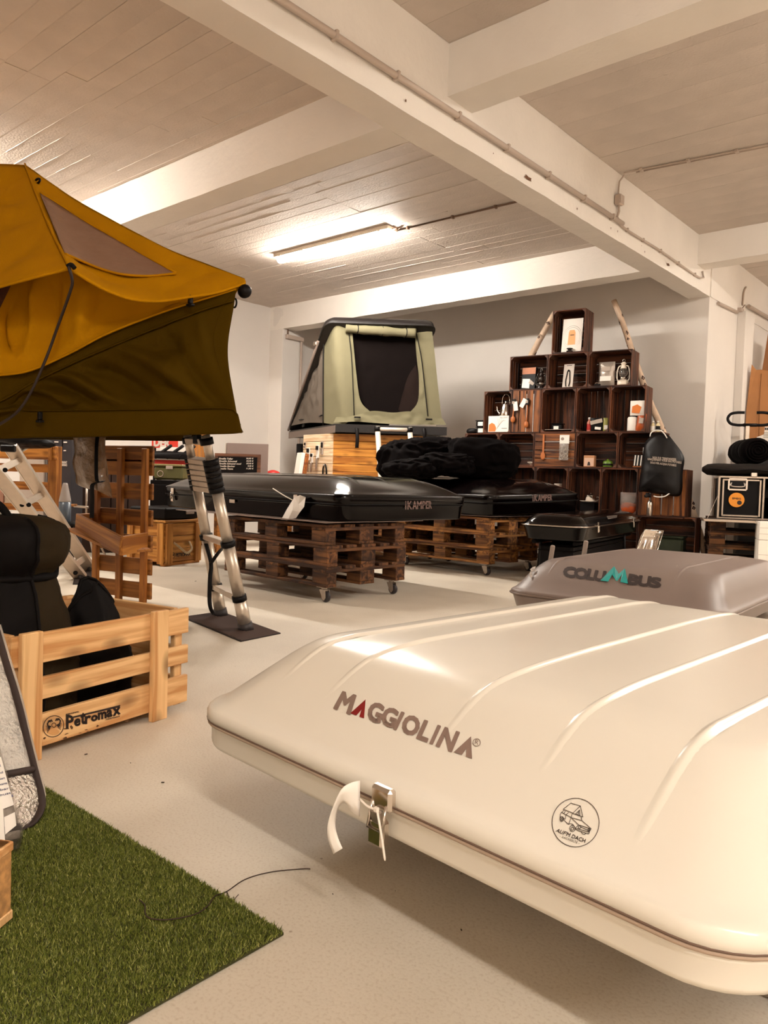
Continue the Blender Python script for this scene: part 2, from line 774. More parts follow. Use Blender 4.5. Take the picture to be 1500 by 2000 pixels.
def slab(name, x0, x1, y0, y1, z0, z1, m, b=0.004):
    o = MB().box(((x0 + x1) / 2, (y0 + y1) / 2, (z0 + z1) / 2), (x1 - x0, y1 - y0, z1 - z0), b=b).build(name, m)
    return struct(o)


slab('floor', -9.4, 6.2, -4.2, 12.2, -0.12, 0.0, floor_material())
slab('wall_left', -9.4, -9.12, -4.2, 12.2, 0, 3.9, WHITE_WALL)
slab('wall_back', -9.12, XB1, YW, 12.2, 0, 3.9, WHITE_WALL)
slab('wall_far', XB1, 6.2, 11.9, 12.2, 0, 3.9, WHITE_WALL)
slab('wall_right', 6.0, 6.2, -4.0, 11.9, 0, 3.9, WHITE_WALL)
slab('wall_front', -9.12, 6.2, -4.2, -4.0, 0, 3.9, WHITE_WALL)
ceil_l = slab('ceiling_left', -9.4, XB0 + 0.02, -4.2, 12.2, ZL + 0.012, 3.9, WHITE_CEIL)
ceil_r = slab('ceiling_right', XB0 + 0.02, 6.2, -4.2, 12.2, ZR + 0.012, 3.9, WHITE_CEIL)
# board-marked concrete: every shuttering board left its own strip, a little proud or low
BW = 0.153
y = -0.30
while y < YW - 0.02:
    joints = [-9.12, -7.45 + rnd.uniform(-.35, .35), -5.17 + (0 if rnd.random() < .6 else rnd.uniform(-.4, .4)), XB0]
    for a, c in zip(joints[:-1], joints[1:]):
        dz = rnd.choice((0, 0, 0, 0.001, -0.0015, 0.002, -0.001, 0.003 if rnd.random() < .3 else 0))
        board('ceiling_board', round(c - a - 0.001, 2), BW - 0.0012, 0.03, ((a + c) / 2, y + BW / 2, ZL + 0.015 + dz), WHITE_CEIL, ceil_l, b=0.0012)
    if rnd.random() < 0.6:              # ridge of grout squeezed out between two boards
        a = rnd.uniform(-8.5, -5.0)
        ln = rnd.uniform(0.5, 2.2)
        g = MB().tube([(a + ln * i / 14, y + rnd.uniform(-.002, .002), ZL + 0.001) for i in range(15)],
                      [rnd.uniform(.002, .006) for i in range(15)], 5)
        g.build('grout_ridge', WHITE_CEIL, ceil_l)
    y += BW
y = 1.6
while y < 11.8:
    joints = [XB1, -0.9 + rnd.uniform(-.5, .5), 1.4]
    for a, c in zip(joints[:-1], joints[1:]):
        dz = rnd.choice((0, 0, 0.001, -0.001, 0.002))
        board('ceiling_board', round(c - a - 0.001, 2), BW * 1.6 - 0.0012, 0.03, ((a + c) / 2, y + BW * .8, ZR + 0.015 + dz), WHITE_CEIL, ceil_r, b=0.0012)
    y += BW * 1.6


def rough_beam(name, x0, x1, y0, y1, z0, z1, seed):
    """Cast concrete beam with slightly uneven arrises."""
    nx, ny = max(2, int((x1 - x0) / .12)), max(2, int((y1 - y0) / .12))
    b = MB()
    w = 0.004

    def j(p):
        return (p[0] + w * nz(p, 5, seed), p[1] + w * nz(p, 5, seed + 9), p[2] + w * 1.2 * nz(p, 6, seed + 17))
    nzz = 4
    for zz in (z0,):
        b.grid([[j((x0 + (x1 - x0) * i / nx, y0 + (y1 - y0) * k / ny, zz)) for k in range(ny + 1)] for i in range(nx + 1)], False)
    for yy in (y0, y1):
        b.grid([[j((x0 + (x1 - x0) * i / nx, yy, z0 + (z1 - z0) * k / nzz)) for k in range(nzz + 1)] for i in range(nx + 1)], False)
    for xx in (x0, x1):
        b.grid([[j((xx, y0 + (y1 - y0) * i / ny, z0 + (z1 - z0) * k / nzz)) for k in range(nzz + 1)] for i in range(ny + 1)], False)
    b.grid([[j((x0 + (x1 - x0) * i / 2, y0 + (y1 - y0) * k / 2, z1)) for k in range(3)] for i in range(3)], False)
    return struct(b.build(name, WHITE_BEAM))


main_beam = rough_beam('trim_1', XB0, XB1, -4.0, YW + 0.02, ZB, 3.72, 1)
rough_beam('trim_2', -9.12, XB0, 3.716, 3.97, ZB, 3.5, 2)
rough_beam('trim_3', -9.12, XB0, 7.77, 8.02, ZB, 3.5, 3)
rough_beam('trim_4', XB1, 6.0, 4.06, 4.34, 3.355, 3.72, 4)
rough_beam('trim_5', XB1, 6.0, 8.75, 9.0, 3.36, 3.72, 5)
rough_beam('trim_6', XB0 - 6, XB0, -0.4, -0.15, ZB, 3.5, 6)
slab('trim_7', -9.12, -8.82, 7.77, 8.12, 0, ZL + .02, WHITE_WALL)
slab('trim_8', XB1, -2.97, 10.25, 10.62, 0, ZB + .02, WHITE_WALL)
# the beam that goes on over the right-hand passage
rough_beam('trim_9', XB1 - 0.05, XB1 + 0.012, YW, 11.9, ZB, 3.72, 7)
# haunch where the main beam meets the wall
hp = MB()
hp.prism([(0, 0), (0.0, 0.28), (0.34, 0.28)], XB1 - XB0 - 0.004, R=frame_from((0, -1, 0), (0, 0, 1)), c=(XB0 + 0.002, YW + 0.01, ZB - 0.02))
chip = MB()
for (u, v, w_, h_) in ((1030, 348, .085, .03), (1304, 517, .07, .026), (791, 197, .012, .02), (1126, 408, .014, .02), (1192, 446, .012, .018),
                       (1205, 452, .012, .02), (1258, 492, .012, .02), (962, 300, .008, .01), (1252, 480, .008, .008)):
    p = PX(u, v, XB1)
    pts = []
    for k in range(9):
        a = 2 * math.pi * k / 9
        q = 1 + .35 * math.sin(k * 2.7 + u)
        pts.append((XB1 + .0065, p[1] + w_ * q * math.cos(a) * .6, p[2] + h_ * q * math.sin(a) * .5))
    chip.add(pts, [tuple(range(9))])
chip.build('paint_chip', CHIP, main_beam)

# ------------------------------------------------------------------ conduits
t = thing('conduit', 'thick painted conduit pipe along the side of the long ceiling beam', 'pipe', PX(760, 150, XB1 + .03))
o0 = t.location


def org_build(mb, name, m, t, parent=None):
    return mb.build(name, m, parent or t, org=tuple(t.location))


zc = 3.255
org_build(MB().tube([(XB1 + .028, -1.0, zc), (XB1 + .028, 3.5, zc), (XB1 + .028, 6.72, zc)], .02, 12), 'pipe', CONDUIT, t)
for yy in (2.3, 3.0, 3.52, 4.15, 4.75, 5.35, 5.95, 6.5):
    org_build(MB().box((XB1 + .027, yy, zc), (.05, .022, .052), b=.004), 'clip', CONDUIT, t)
jb = PX(1209, 391, XB1 + .03)
t = thing('junction_box', 'small square junction box on the beam side where thin cables meet', 'junction box', (jb[0], jb[1], jb[2]))
MB().box((0, 0, 0), (.055, .085, .09), b=.008).build('box', CONDUIT, t)
MB().box((.03, 0, 0), (.008, .078, .083), b=.003).build('cover', CONDUIT, t)
t = thing('cable', 'thin cable from the junction box up and across the right ceiling', 'cable', tuple(jb))
top = PX(1212, 352, XB1 + .02)
c1 = PZ(1240, 334, ZR - .014)
c2 = PZ(1500, 283, ZR - .014)
dirc = c2 - c1
c3 = c1 + dirc * 2.2
org_build(MB().tube(ss([(jb[0] - .005, jb[1] - .01, jb[2] + .04), (top[0], top[1] - .01, top[2]), (c1[0] - .06, c1[1] - .02, c1[2] - .012), c1, c2, c3], 40), .008, 7), 'cable_run', CONDUIT, t)
org_build(MB().tube([c1 + np.array([0, .03, 0]), c2 + np.array([0, .03, 0]), c3 + np.array([0, .03, 0])], .008, 7), 'cable_run', CONDUIT, t)
for k in (0.05, .42, .78, 1.2, 1.6):
    p = c1 + dirc * k
    org_build(MB().box((p[0], p[1] + .015, p[2] + .002), (.03, .065, .024), b=.004), 'clip', CONDUIT, t)
t = thing('cable', 'thin cable running on along the beam below the junction box', 'cable', tuple(jb))
lo = [PX(1209, 412, XB1 + .018), PX(1213, 440, XB1 + .018), PX(1290, 490, XB1 + .018), PX(1368, 543, XB1 + .018), PX(1372, 530, XB1 + .018)]
org_build(MB().tube(ss([(jb[0], jb[1], jb[2] - .04)] + lo, 40), .011, 7), 'cable_run', CONDUIT, t)
for (u, v) in ((1225, 449), (1256, 469), (1290, 490), (1325, 514), (1357, 536)):
    p = PX(u, v, XB1 + .016)
    org_build(MB().box(p, (.03, .018, .034), b=.003), 'clip', CONDUIT, t)
p = PX(1446, 606, XB1 + .03)
t = thing('junction_box', 'open junction box with loose wires at the beam end by the far pilaster', 'junction box', tuple(p))
MB().box((0, 0, 0), (.06, .11, .05), b=.006).build('box', CONDUIT, t)
MB().tube(ss([(.03, -.02, .02), (.05, 0, .06), (.03, .03, .05)], 8), .006, 6).build('wire', DARKCLIP, t)
MB().tube(ss([(-.005, .1, .08), (-.005, .12, .25), (-.005, .2, .33)], 8), .012, 6).build('wire', CONDUIT, t)
p0, p1 = PX(1403, 592, XB1 + .02), PX(1440, 610, XB1 + .02)
t = thing('conduit', 'short conduit on the wall end leading to the open junction box', 'pipe', tuple(p0))
org_build(MB().tube([p0, p1], .02, 10), 'pipe', CONDUIT, t)
p0, p1 = PX(1462, 598, XB1 + .05), PX(1500, 620, XB1 + .05)
t = thing('conduit', 'conduit high on the passage wall behind the cardboard', 'pipe', tuple(p0))
org_build(MB().tube([p0, p1, p1 + (p1 - p0) * 1.0], .024, 10), 'pipe', CONDUIT, t)
# small surface box and pipe on the left pilaster
pa, pb_ = np.array([-8.80, 7.76, 3.15]), np.array([-8.80, 8.12, 3.15])
t = thing('cable_duct', 'short white cable duct and pipe on the corner pilaster behind the wedge tent', 'cable duct', (-8.79, 7.8, 3.0))
org_build(MB().box((-8.79, 7.98, 2.99), (.05, .34, .06), b=.005), 'duct', CONDUIT, t)
org_build(MB().box((-8.80, 8.135, 1.6), (.03, .03, 2.75), b=.004), 'pipe', CONDUIT, t)
org_build(MB().tube([(-8.80, 7.85, 3.02), (-8.80, 7.85, 3.3)], .012, 8), 'wire', DARKCLIP, t)

# ------------------------------------------------------------------ fluorescent fittings
HOUSING = mat('light_housing', (222, 208, 190), 0.5)
TUBE = mat('lit_diffuser', (255, 247, 236), 0.4)
nt = TUBE.node_tree
nt.nodes['Principled BSDF'].inputs['Emission Color'].default_value = (*TUBE_COLOUR, 1)
nt.nodes['Principled BSDF'].inputs['Emission Strength'].default_value = TUBE_POWER


def ceiling_light(x, y, z, L, label, grp='fluorescent batten lights on the ceiling'):
    t = thing('ceiling_light', label, 'lamp', (x, y, z), 0, grp)
    MB().box((0, 0, -.022), (L + .02, .175, .045), b=.008).build('housing', HOUSING, t)
    b = MB()
    loops = []
    for xx in (-L / 2 + .01, L / 2 - .01):
        loops.append([(xx, .048 * math.cos(a), -.045 - .052 * math.sin(a)) for a in [math.pi * k / 10 for k in range(11)]])
    n = 11
    b.add(loops[0] + loops[1], [(k, k + 1, n + k + 1, n + k) for k in range(n - 1)] + [tuple(range(n)), tuple(range(2 * n - 1, n - 1, -1)), (0, n, 2 * n - 1, n - 1)])
    b.build('diffuser', TUBE, t)
    for k in range(5):
        xx = -L / 2 + .1 + (L - .2) * k / 4
        for sy in (-1, 1):
            MB().box((xx, sy * .086, -.035), (.03, .008, .035), b=.002).build('clip', HOUSING, t)
    return t


ceiling_light(-6.05, 6.0, ZL, 1.72, 'lit fluorescent batten light on the ceiling above the wedge tent')
ceiling_light(-7.3, 2.2, ZL, 1.6, 'lit fluorescent batten light above the yellow tent, beyond the left edge', 'fluorescent batten lights out of view')
ceiling_light(0.45, 6.3, ZR, 1.6, 'unseen batten light added beyond the right edge to brighten the right bay', 'fluorescent batten lights out of view')  # added lamp, out of view: brightens the right bay and the crate shelf
ceiling_light(4.0, -1.0, ZR, 1.6, 'unseen second batten light added at the far right behind the viewer', 'fluorescent batten lights out of view')  # extra lamp in line with the next one, added to strengthen its light
ceiling_light(2.1, -1.0, ZR, 1.6, 'lit fluorescent batten light in the right bay behind the viewer', 'fluorescent batten lights out of view')
ceiling_light(0.6, 10.4, ZR, 1.6, 'unseen batten light added for the lighting in the far right bay', 'fluorescent batten lights out of view')  # assumed lamp out of view, put in for the lighting
lx = PZ(776, 450, ZL - .012)
ly = PZ(1006, 395, ZL - .012)
t = thing('cable', 'thin ceiling cable feeding the fluorescent light above the wedge tent', 'cable', tuple(lx))
org_build(MB().tube([(-5.19, 6.0, ZL - .03), (-5.1, 6.03, ZL - .014), lx, ly, (XB0 + .01, ly[1], ZL - .012)], .009, 7), 'cable_run', DARKCLIP, t)
for k in (.1, .5, .85):
    p = lx + (ly - lx) * k
    org_build(MB().box(p, (.022, .04, .028), b=.003), 'clip', DARKCLIP, t)

# ------------------------------------------------------------------ roof boxes and roof tent shells
CREAM = mat('cream_gelcoat', (238, 230, 216), 0.24, coat=0.0, spec=0.5, var=0.02, vscale=2)
GREYSHELL = mat('grey_brown_shell', (128, 112, 104), 0.42, var=0.08, vscale=2.5, spec=0.45, bump=0.04, bscale=220)
BLACKGLOSS = mat('black_gloss_shell', (7, 3, 3), 0.14, coat=0.0, spec=0.26)
BLACKSATIN = mat('black_satin_plastic', (9, 5, 5), 0.5, spec=0.15)
CHROME = mat('chrome', (215, 205, 195), 0.18, metal=1.0)
STEEL = mat('brushed_steel', (190, 178, 166), 0.34, metal=1.0, var=0.1, vscale=40)
SEAL = mat('seal_strip', (176, 152, 132), 0.5)
SEAL_DARK = mat('seal_groove', (112, 88, 74), 0.6)
PRINT_GREY = mat('print_grey_brown', (140, 116, 104), 0.5)
PRINT_RED = mat('print_dark_red', (136, 14, 16), 0.45)
PRINT_DARK = mat('print_dark', (44, 28, 22), 0.6)
PRINT_TEAL = mat('print_teal', (22, 146, 140), 0.45)
PRINT_WHITE = mat('print_white', (240, 228, 214), 0.6)
PAPER = mat('white_paper', (246, 238, 228), 0.7)
PLASTIC_WHITE = mat('white_plastic', (240, 228, 214), 0.45)


class Shell:
    """Lidded shell: local x along the near face, y into the depth, z up. prof: (inset, z) of the lid above its rim."""

    def __init__(s, name, label, cat, loc, rz, W, L, zb, zs, prof, r, body, lid=None, base_taper=0.02, seal_r=0.006,
                 seal=None, lip=0.006, group=None, tiltx=0.0, kx=1.0):
        s.W, s.L, s.prof = W, L, prof
        s.kx, s.mx = kx, min(W, L) / 2 - 0.004
        s.loc, s.rz = np.array(loc, float), rz
        s.t = thing(name, label, cat, loc, rz, group)
        s.R = rotz(rz)
        if tiltx:
            s.t.rotation_euler = (tiltx, 0, rz)
            s.R = rotz(rz) @ rotx(tiltx)
        s.px = np.array([p[0] for p in prof])
        s.pz = np.array([p[1] for p in prof])
        # base tray
        loops = []
        for ins, z in ((base_taper + .05, zb), (base_taper + .015, zb), (base_taper + .004, zb + .004), (base_taper, zb + .014), (0.004, zs - .012), (0.0, zs - .006), (0.002, zs)):
            loops.append([(x, y, z) for x, y in rrect(ins, W - ins, ins, L - ins, r - ins * .5)])
        b = loft(MB(), loops)
        s.base = b.build('base_tray', body, s.t)
        # lid
        loops = []
        z0 = prof[0][1]
        for ins, z in ((0.004, zs + .003), (-lip, zs + .007), (-lip, z0 - .010), (-lip * .5, z0 - .003)):
            loops.append([(x, y, z) for x, y in rrect(ins, W - ins, ins, L - ins, r)])
        mx = min(W, L) / 2 - 0.004
        ds = sorted(set([round(x, 4) for x in list(np.linspace(0, 0.1, 12)) + list(np.linspace(.1, .4, 26)) + list(np.linspace(.4, mx, 8))]))
        for d in ds:
            if d > mx:
                break
            rr = max(r * (1 - d / mx * .5), .03)
            loops.append([(x, y, s.f(d)) for x, y in rrect(s.gx(d), W - s.gx(d), d, L - d, rr)])
        b = loft(MB(), loops)
        s.lid = b.build('lid', lid or body, s.t)
        ring = [(x, y, zs + .002) for x, y in rrect(-.001, W + .001, -.001, L + .001, r)]
        if seal:
            MB().tube(ring, seal_r, 8, closed=True).build('seal_strip', seal, s.t)

    def gx(s, d):
        """Inset from the two sides that belongs to inset d from the near face (steeper sides when kx < 1)."""
        d0 = .28
        return s.kx * d if d < d0 else s.kx * d0 + (d - d0) * (s.mx - s.kx * d0) / (s.mx - d0)

    def gxi(s, x):
        d0 = .28
        return x / s.kx if x < s.kx * d0 else d0 + (x - s.kx * d0) * (s.mx - d0) / (s.mx - s.kx * d0)

    def f(s, d):
        # smooth monotone profile
        x, z = s.px, s.pz
        d = float(np.clip(d, x[0], x[-1]))
        i = int(min(max(np.searchsorted(x, d) - 1, 0), len(x) - 2))
        h = x[i + 1] - x[i]
        sl = np.diff(z) / np.diff(x)

        def tan(k):
            if k == 0:
                return sl[0]
            if k == len(x) - 1:
                return sl[-1]
            return (sl[k - 1] + sl[k]) / 2
        t = (d - x[i]) / h
        return ((2 * t**3 - 3 * t**2 + 1) * z[i] + (t**3 - 2 * t**2 + t) * h * tan(i) + (-2 * t**3 + 3 * t**2) * z[i + 1] + (t**3 - t**2) * h * tan(i + 1))

    def h(s, x, y):
        return s.f(min(s.gxi(max(0, min(x, s.W - x))), y, s.L - y))

    def hit(s, off=0.002):
        """Pixel to a point (local) on the lid, raised by off."""
        Ri = s.R.T
        o = Ri @ (CO - s.loc)

        def f(u, v):
            d = Ri @ ray(u, v)
            d = d / np.linalg.norm(d)
            lo, k = None, 0.2
            for k in np.arange(0.3, 14, 0.02):
                p = o + d * k
                if -0.02 < p[0] < s.W + .02 and -0.02 < p[1] < s.L + .02 and p[2] < s.h(p[0], p[1]) + off:
                    a, b_ = k - .02, k
                    for _ in range(22):
                        m_ = (a + b_) / 2
                        p = o + d * m_
                        if p[2] < s.h(p[0], p[1]) + off:
                            b_ = m_
                        else:
                            a = m_
                    return o + d * b_
            return o + d * 3
        return f

    def face(s, off=0.002, y=0.0):
        """Pixel to the near vertical face (local)."""
        Ri = s.R.T
        o = Ri @ (CO - s.loc)

        def f(u, v):
            d = Ri @ ray(u, v)
            k = (y - off - o[1]) / d[1]
            return o + d * k
        return f

    def rib(s, x0, x1, y0, y1, w=0.030, hgt=0.008, n=70, m=9, name='rib'):
        P = []
        for i in range(n):
            t = i / (n - 1)
            cx, cy = x0 + (x1 - x0) * t, y0 + (y1 - y0) * t
            end = min(1, 6 * t, 6 * (1 - t))
            row = []
            for k in range(m):
                q = k / (m - 1) * 2 - 1
                x = cx + q * w / 2
                hh = hgt * end * (0.5 + 0.5 * math.cos(math.pi * q)) - .0006
                row.append((x, cy, s.h(x, cy) + hh))
            P.append(row)
        return MB().grid(P).build(name, s.lid.data.materials[0], s.lid)


# --- white roof tent in the foreground
th = math.radians(-5.04)
mag = Shell('rooftop_tent', 'glossy cream white hard shell rooftop tent in the foreground with red and grey lettering', 'rooftop tent',
            (-1.583 + .03 * math.cos(th), 1.128 - .03, 0), th, 1.34, 1.93, 0.21, 0.268,
            [(0, .305), (.015, .310), (.030, .315), (.048, .325), (.1, .356), (.15, .386), (.2, .415), (.25, .437), (.3, .448), (.4, .456), (.665, .462)],
            0.13, CREAM, seal=SEAL, seal_r=.0045, base_taper=.004, lip=.005, kx=.40)
MB().tube([(x, y, .276) for x, y in rrect(-.004, 1.344, -.004, 1.934, .13)], .0022, 6, closed=True).build('seal_groove', SEAL_DARK, mag.t)
for x0, x1 in ((.195, .205), (.36, .37), (.705, .64), (.925, .86), (1.125, 1.10)):
    mag.rib(x0, x1, .10 if x0 < 1.0 else .045, 1.82)
pts = []
mh = mag.hit(.0018)
# lettering: M, filled triangles for the A's, the rest of the word, and the registered mark
lt = MB()


def done_letter(mb, m, par):
    mb.build('letter', m, par)
    return MB()


lettering('M', ((653, 1383), (683, 1394), (694, 1359), (670, 1352)), mh, lt, bold=4.6)
lt = done_letter(lt, PRINT_GREY, mag.lid)


def tri_a(bl, br, ap, notch, mb, surf):
    bl, br, ap, notch = [np.array(p, float) for p in (bl, br, ap, notch)]
    nl, nr = bl + (br - bl) * .44, bl + (br - bl) * .66
    for poly in ((bl, nl, notch, ap), (ap, notch, nr, br)):
        mb.add([surf(*p) for p in poly], [(0, 1, 2, 3)])


letters = [('G', (716, 1403), (740, 1413), (750, 1379), (727, 1370)), ('G', (743, 1412), (768, 1422), (778, 1389), (755, 1380)),
           ('I', (770, 1423), (773, 1424), (788, 1393), (785, 1392)), ('O', (783, 1429), (812, 1438), (822, 1405), (794, 1395)),
           ('L', (815, 1441), (833, 1448), (846, 1413), (830, 1408)), ('I', (841, 1451), (844, 1452), (859, 1419), (856, 1418)),
           ('N', (853, 1456), (881, 1467), (896, 1431), (870, 1422))]
for ch, *q in letters:
    lettering(ch, q, mh, lt, bold=4.6)
    lt = done_letter(lt, PRINT_GREY, mag.lid)
tri_a((886, 1469), (922, 1482), (920, 1438), (911, 1462), lt, mh)
lt = done_letter(lt, PRINT_GREY, mag.lid)
ring_pts = [(931 + 7.2 * math.cos(a), 1450 + 7.2 * math.sin(a)) for a in np.linspace(0, 2 * math.pi, 25)]
strokes([ring_pts], 1.2, mh, lt)
lettering('R', ((927, 1453), (934, 1455), (936, 1446), (929, 1444)), mh, lt)
lt.build('registered_mark', PRINT_GREY, mag.lid)
la = MB()
tri_a((684, 1393), (711, 1403), (714, 1366), (706, 1386), la, mh)
o = la.build('letter', PRINT_RED, mag.lid)
o['label'] = 'dark red triangular letter'
# round line-drawn sticker
stk = MB()
zz = lambda x, y: (1050 + x / 10, 1530 + y / 10)
art = [
    [(500, 505), (650, 385), (835, 440), (690, 580), (500, 505)], [(835, 440), (885, 655), (690, 585)],
    [(820, 520), (740, 600), (825, 628), (820, 520)], [(800, 550), (790, 610)],
    [(470, 565), (655, 665), (675, 590)], [(520, 520), (470, 565)], [(545, 545), (515, 585)], [(605, 570), (555, 615)],
    [(470, 565), (445, 600), (440, 690)], [(655, 670), (605, 800), (510, 715)], [(555, 625), (535, 700)],
    [(655, 670), (865, 725), (850, 655)], [(865, 725), (1045, 885)], [(670, 685), (805, 810), (1030, 885)],
    [(605, 800), (640, 785), (690, 800), (735, 870)], [(735, 890), (790, 920), (1000, 985), (1020, 930), (1045, 885)],
    [(805, 810), (760, 850), (740, 880)], [(840, 850), (1005, 925)], [(760, 880), (1010, 950)],
    [(850, 950), (880, 990), (920, 995), (940, 975)], [(440, 690), (450, 655), (490, 650), (520, 700)],
]
for cx, cy, rx, ry in ((680, 880, 52, 62), (680, 885, 26, 30), (470, 700, 32, 45), (470, 705, 14, 20), (820, 855, 24, 26), (1000, 910, 20, 22)):
    art.append([(cx + rx * math.cos(a), cy + ry * math.sin(a)) for a in np.linspace(0, 2 * math.pi, 17)])
art = [[zz(*p) for p in ln] for ln in art]
strokes(art, 1.15, mh, stk)
strokes([[(1124.2 + 46 * math.cos(a), 1606.5 + 47.5 * math.sin(a)) for a in np.linspace(0, 2 * math.pi, 49)]], 1.3, mh, stk)
lettering("AUF'M DACH", (zz(350, 940), zz(920, 1165), zz(945, 1085), zz(395, 880)), mh, stk, bold=.35)
lettering("- DACHZELTE -", (zz(430, 1040), zz(810, 1190), zz(822, 1150), zz(445, 1012)), mh, stk, bold=.2, spacing=1.3)
stk.build('sticker', PRINT_DARK, mag.lid)['kind'] = 'stuff'
# over-centre latch in the middle of the near face
lx0 = 0.695
b = MB()
b.box((lx0, -.016, .292), (.052, .02, .042), b=.006)
b.box((lx0 - .004, -.022, .232), (.040, .022, .05), b=.006)
lat = b.build('latch', CHROME, mag.t)
MB().tube([(lx0 - .018, -.026, .285), (lx0 - .018, -.036, .24), (lx0 + .018, -.036, .24), (lx0 + .018, -.026, .285)], .003, 8).build('bail', CHROME, lat)
MB().box((lx0, -.030, .262), (.026, .012, .030), R=rotx(.3), b=.003).build('lever', STEEL, lat)
# paper tag and cable tie through the latch
MR = mag.R


def mloc(u, v, y):
    return mag.face(0, y)(u, v)


tagc = [ss([mloc(703, 1525, -.03), mloc(688, 1528, -.05), mloc(668, 1540, -.07), mloc(652, 1572, -.075), mloc(640, 1610, -.07), mloc(641, 1640, -.06), mloc(651, 1668, -.055)], 22),
        ss([mloc(703, 1595, -.03), mloc(690, 1588, -.04), mloc(672, 1568, -.05), mloc(660, 1580, -.055), mloc(655, 1610, -.055), mloc(660, 1635, -.05), mloc(669, 1657, -.05)], 22)]
tg = MB()
tg.grid([[tagc[0][i] * (1 - k / 3) + tagc[1][i] * (k / 3) for i in range(22)] for k in range(4)])
tgo = tg.build('paper_tag', PAPER, None, org=None, solid=.0006)
wl = mag.loc
tgo.location = wl
tgo.rotation_euler = (0, 0, th)
tag(tgo, 'curled white paper tag tied to the latch of the cream white rooftop tent', 'tag')
tie = MB()
tie.tube(ss([mloc(703, 1561, -.05), mloc(718, 1575, -.05), mloc(735, 1582, -.045), mloc(738, 1592, -.045), mloc(745, 1632, -.05), mloc(752, 1681, -.05)], 26), [.0022] * 25 + [.0012], 6)
tie.box(mloc(735, 1581, -.046), (.009, .007, .008), b=.001)
to = tie.build('cable_tie', PLASTIC_WHITE)
to.location = wl
to.rotation_euler = (0, 0, th)
tag(to, 'white cable tie looped through the latch of the cream white rooftop tent', 'cable tie')
# low stand that carries it, out of sight under the middle
PALLET_OLD = wood('old_pallet_wood', (112, 72, 40), (52, 28, 15), 0.75, objrand=.3, dirt=(46, 28, 18))
PALLET_MID = wood('brown_pallet_wood', (156, 104, 52), (82, 46, 22), 0.7, objrand=.3, dirt=(64, 38, 22))
DARKSTAIN = wood('dark_stained_wood', (112, 66, 36), (40, 20, 12), 0.5, objrand=.35)


def make_pallet(label, m, L=1.2, W=0.8, grp=None):
    """Euro pallet, local x along the 1.2 m side, origin at the bottom corner."""
    t = thing('pallet', label, 'pallet', group=grp)
    H = 0.144
    for yy, w_ in ((.05, .1), (W / 2, .145), (W - .05, .1)):
        board('bottom_board', L, w_, .022, (L / 2, yy, .011), m, t)
        for xx in (.0725, L / 2, L - .0725):
            board('block', .145, w_, .078, (xx, yy, .061), m, t, b=.004)
    for xx in (.0725, L / 2, L - .0725):
        board('cross_board', W, .145, .022, (xx, W / 2, .111), m, t, R=rotz(math.pi / 2))
    for yy, w_ in ((.0725, .145), (W * .29, .1), (W / 2, .145), (W * .71, .1), (W - .0725, .145)):
        board('deck_board', L, w_, .022, (L / 2, yy, .133), m, t)
    return t


st = make_pallet('old pallet hidden in the shadow under the cream white rooftop tent', PALLET_OLD)
q = mag.loc + mag.R @ np.array([0.27, 0.36, 0])
st.location = q + np.array([0, 0, 0.065])
st.rotation_euler = (0, 0, th)
for i in range(3):
    for j in range(2):
        board('foot', .1, .1, .066, (.1 + i * .5, .1 + j * .6, -.033), PALLET_OLD, st)

# --- grey-brown roof box behind it
c0 = PZ(984, 1149, .215)
c1_ = PZ(1450, 1207, .215)
thc = math.atan2(c1_[1] - c0[1], c1_[0] - c0[0])
col = Shell('roof_box', 'matt grey brown hard shell roof box with black and teal lettering', 'roof box',
            (c0[0], c0[1], 0), thc, 1.28, 1.95, 0.10, 0.185,
            [(0, .215), (.02, .222), (.06, .250), (.12, .300), (.2, .352), (.26, .380), (.33, .398), (.45, .410), (.635, .415)],
            0.15, GREYSHELL, seal=None, lip=.008, kx=.45)
MB().tube([(x, y, .192) for x, y in rrect(-.01, 1.29, -.01, 1.96, .15)], .006, 8, closed=True).build('rim_trim', mat('rim_trim_grey', (120, 102, 92), .4), col.t)
ch = col.hit(.003)
for (u0, v0, u1, v1) in ((1076, 1132, 1100, 1088), (1310, 1165, 1330, 1110)):
    a, b_ = ch(u0, v0), ch(u1, v1)
    col.rib((a[0] + b_[0]) / 2, (a[0] + b_[0]) / 2, .10, 1.6, w=.03, hgt=.007)
lt = MB()
for chh, q in (('C', ((1101, 1125), (1122, 1128), (1124, 1109), (1103, 1107))), ('O', ((1122, 1128), (1146, 1131), (1148, 1112), (1124, 1109))),
               ('L', ((1146, 1130), (1159, 1132), (1164, 1114), (1150, 1112))), ('U', ((1159, 1132), (1179, 1135), (1183, 1117), (1164, 1115)))):
    lettering(chh, q, ch, lt, bold=3.7)
    lt = done_letter(lt, PRINT_DARK, col.lid)
for chh, q in (('B', ((1226, 1140), (1245, 1142), (1249, 1125), (1230, 1122))), ('U', ((1246, 1143), (1268, 1145), (1271, 1127), (1250, 1125))),
               ('S', ((1268, 1145), (1289, 1147), (1291, 1130), (1272, 1128)))):
    lettering(chh, q, ch, lt, bold=3.7)
    lt = done_letter(lt, PRINT_DARK, col.lid)
lm = MB()
mp = [(1173, 1135), (1188, 1137), (1196, 1122), (1204, 1135), (1213, 1121), (1211, 1139), (1226, 1141), (1221, 1111), (1208, 1122), (1199, 1107)]
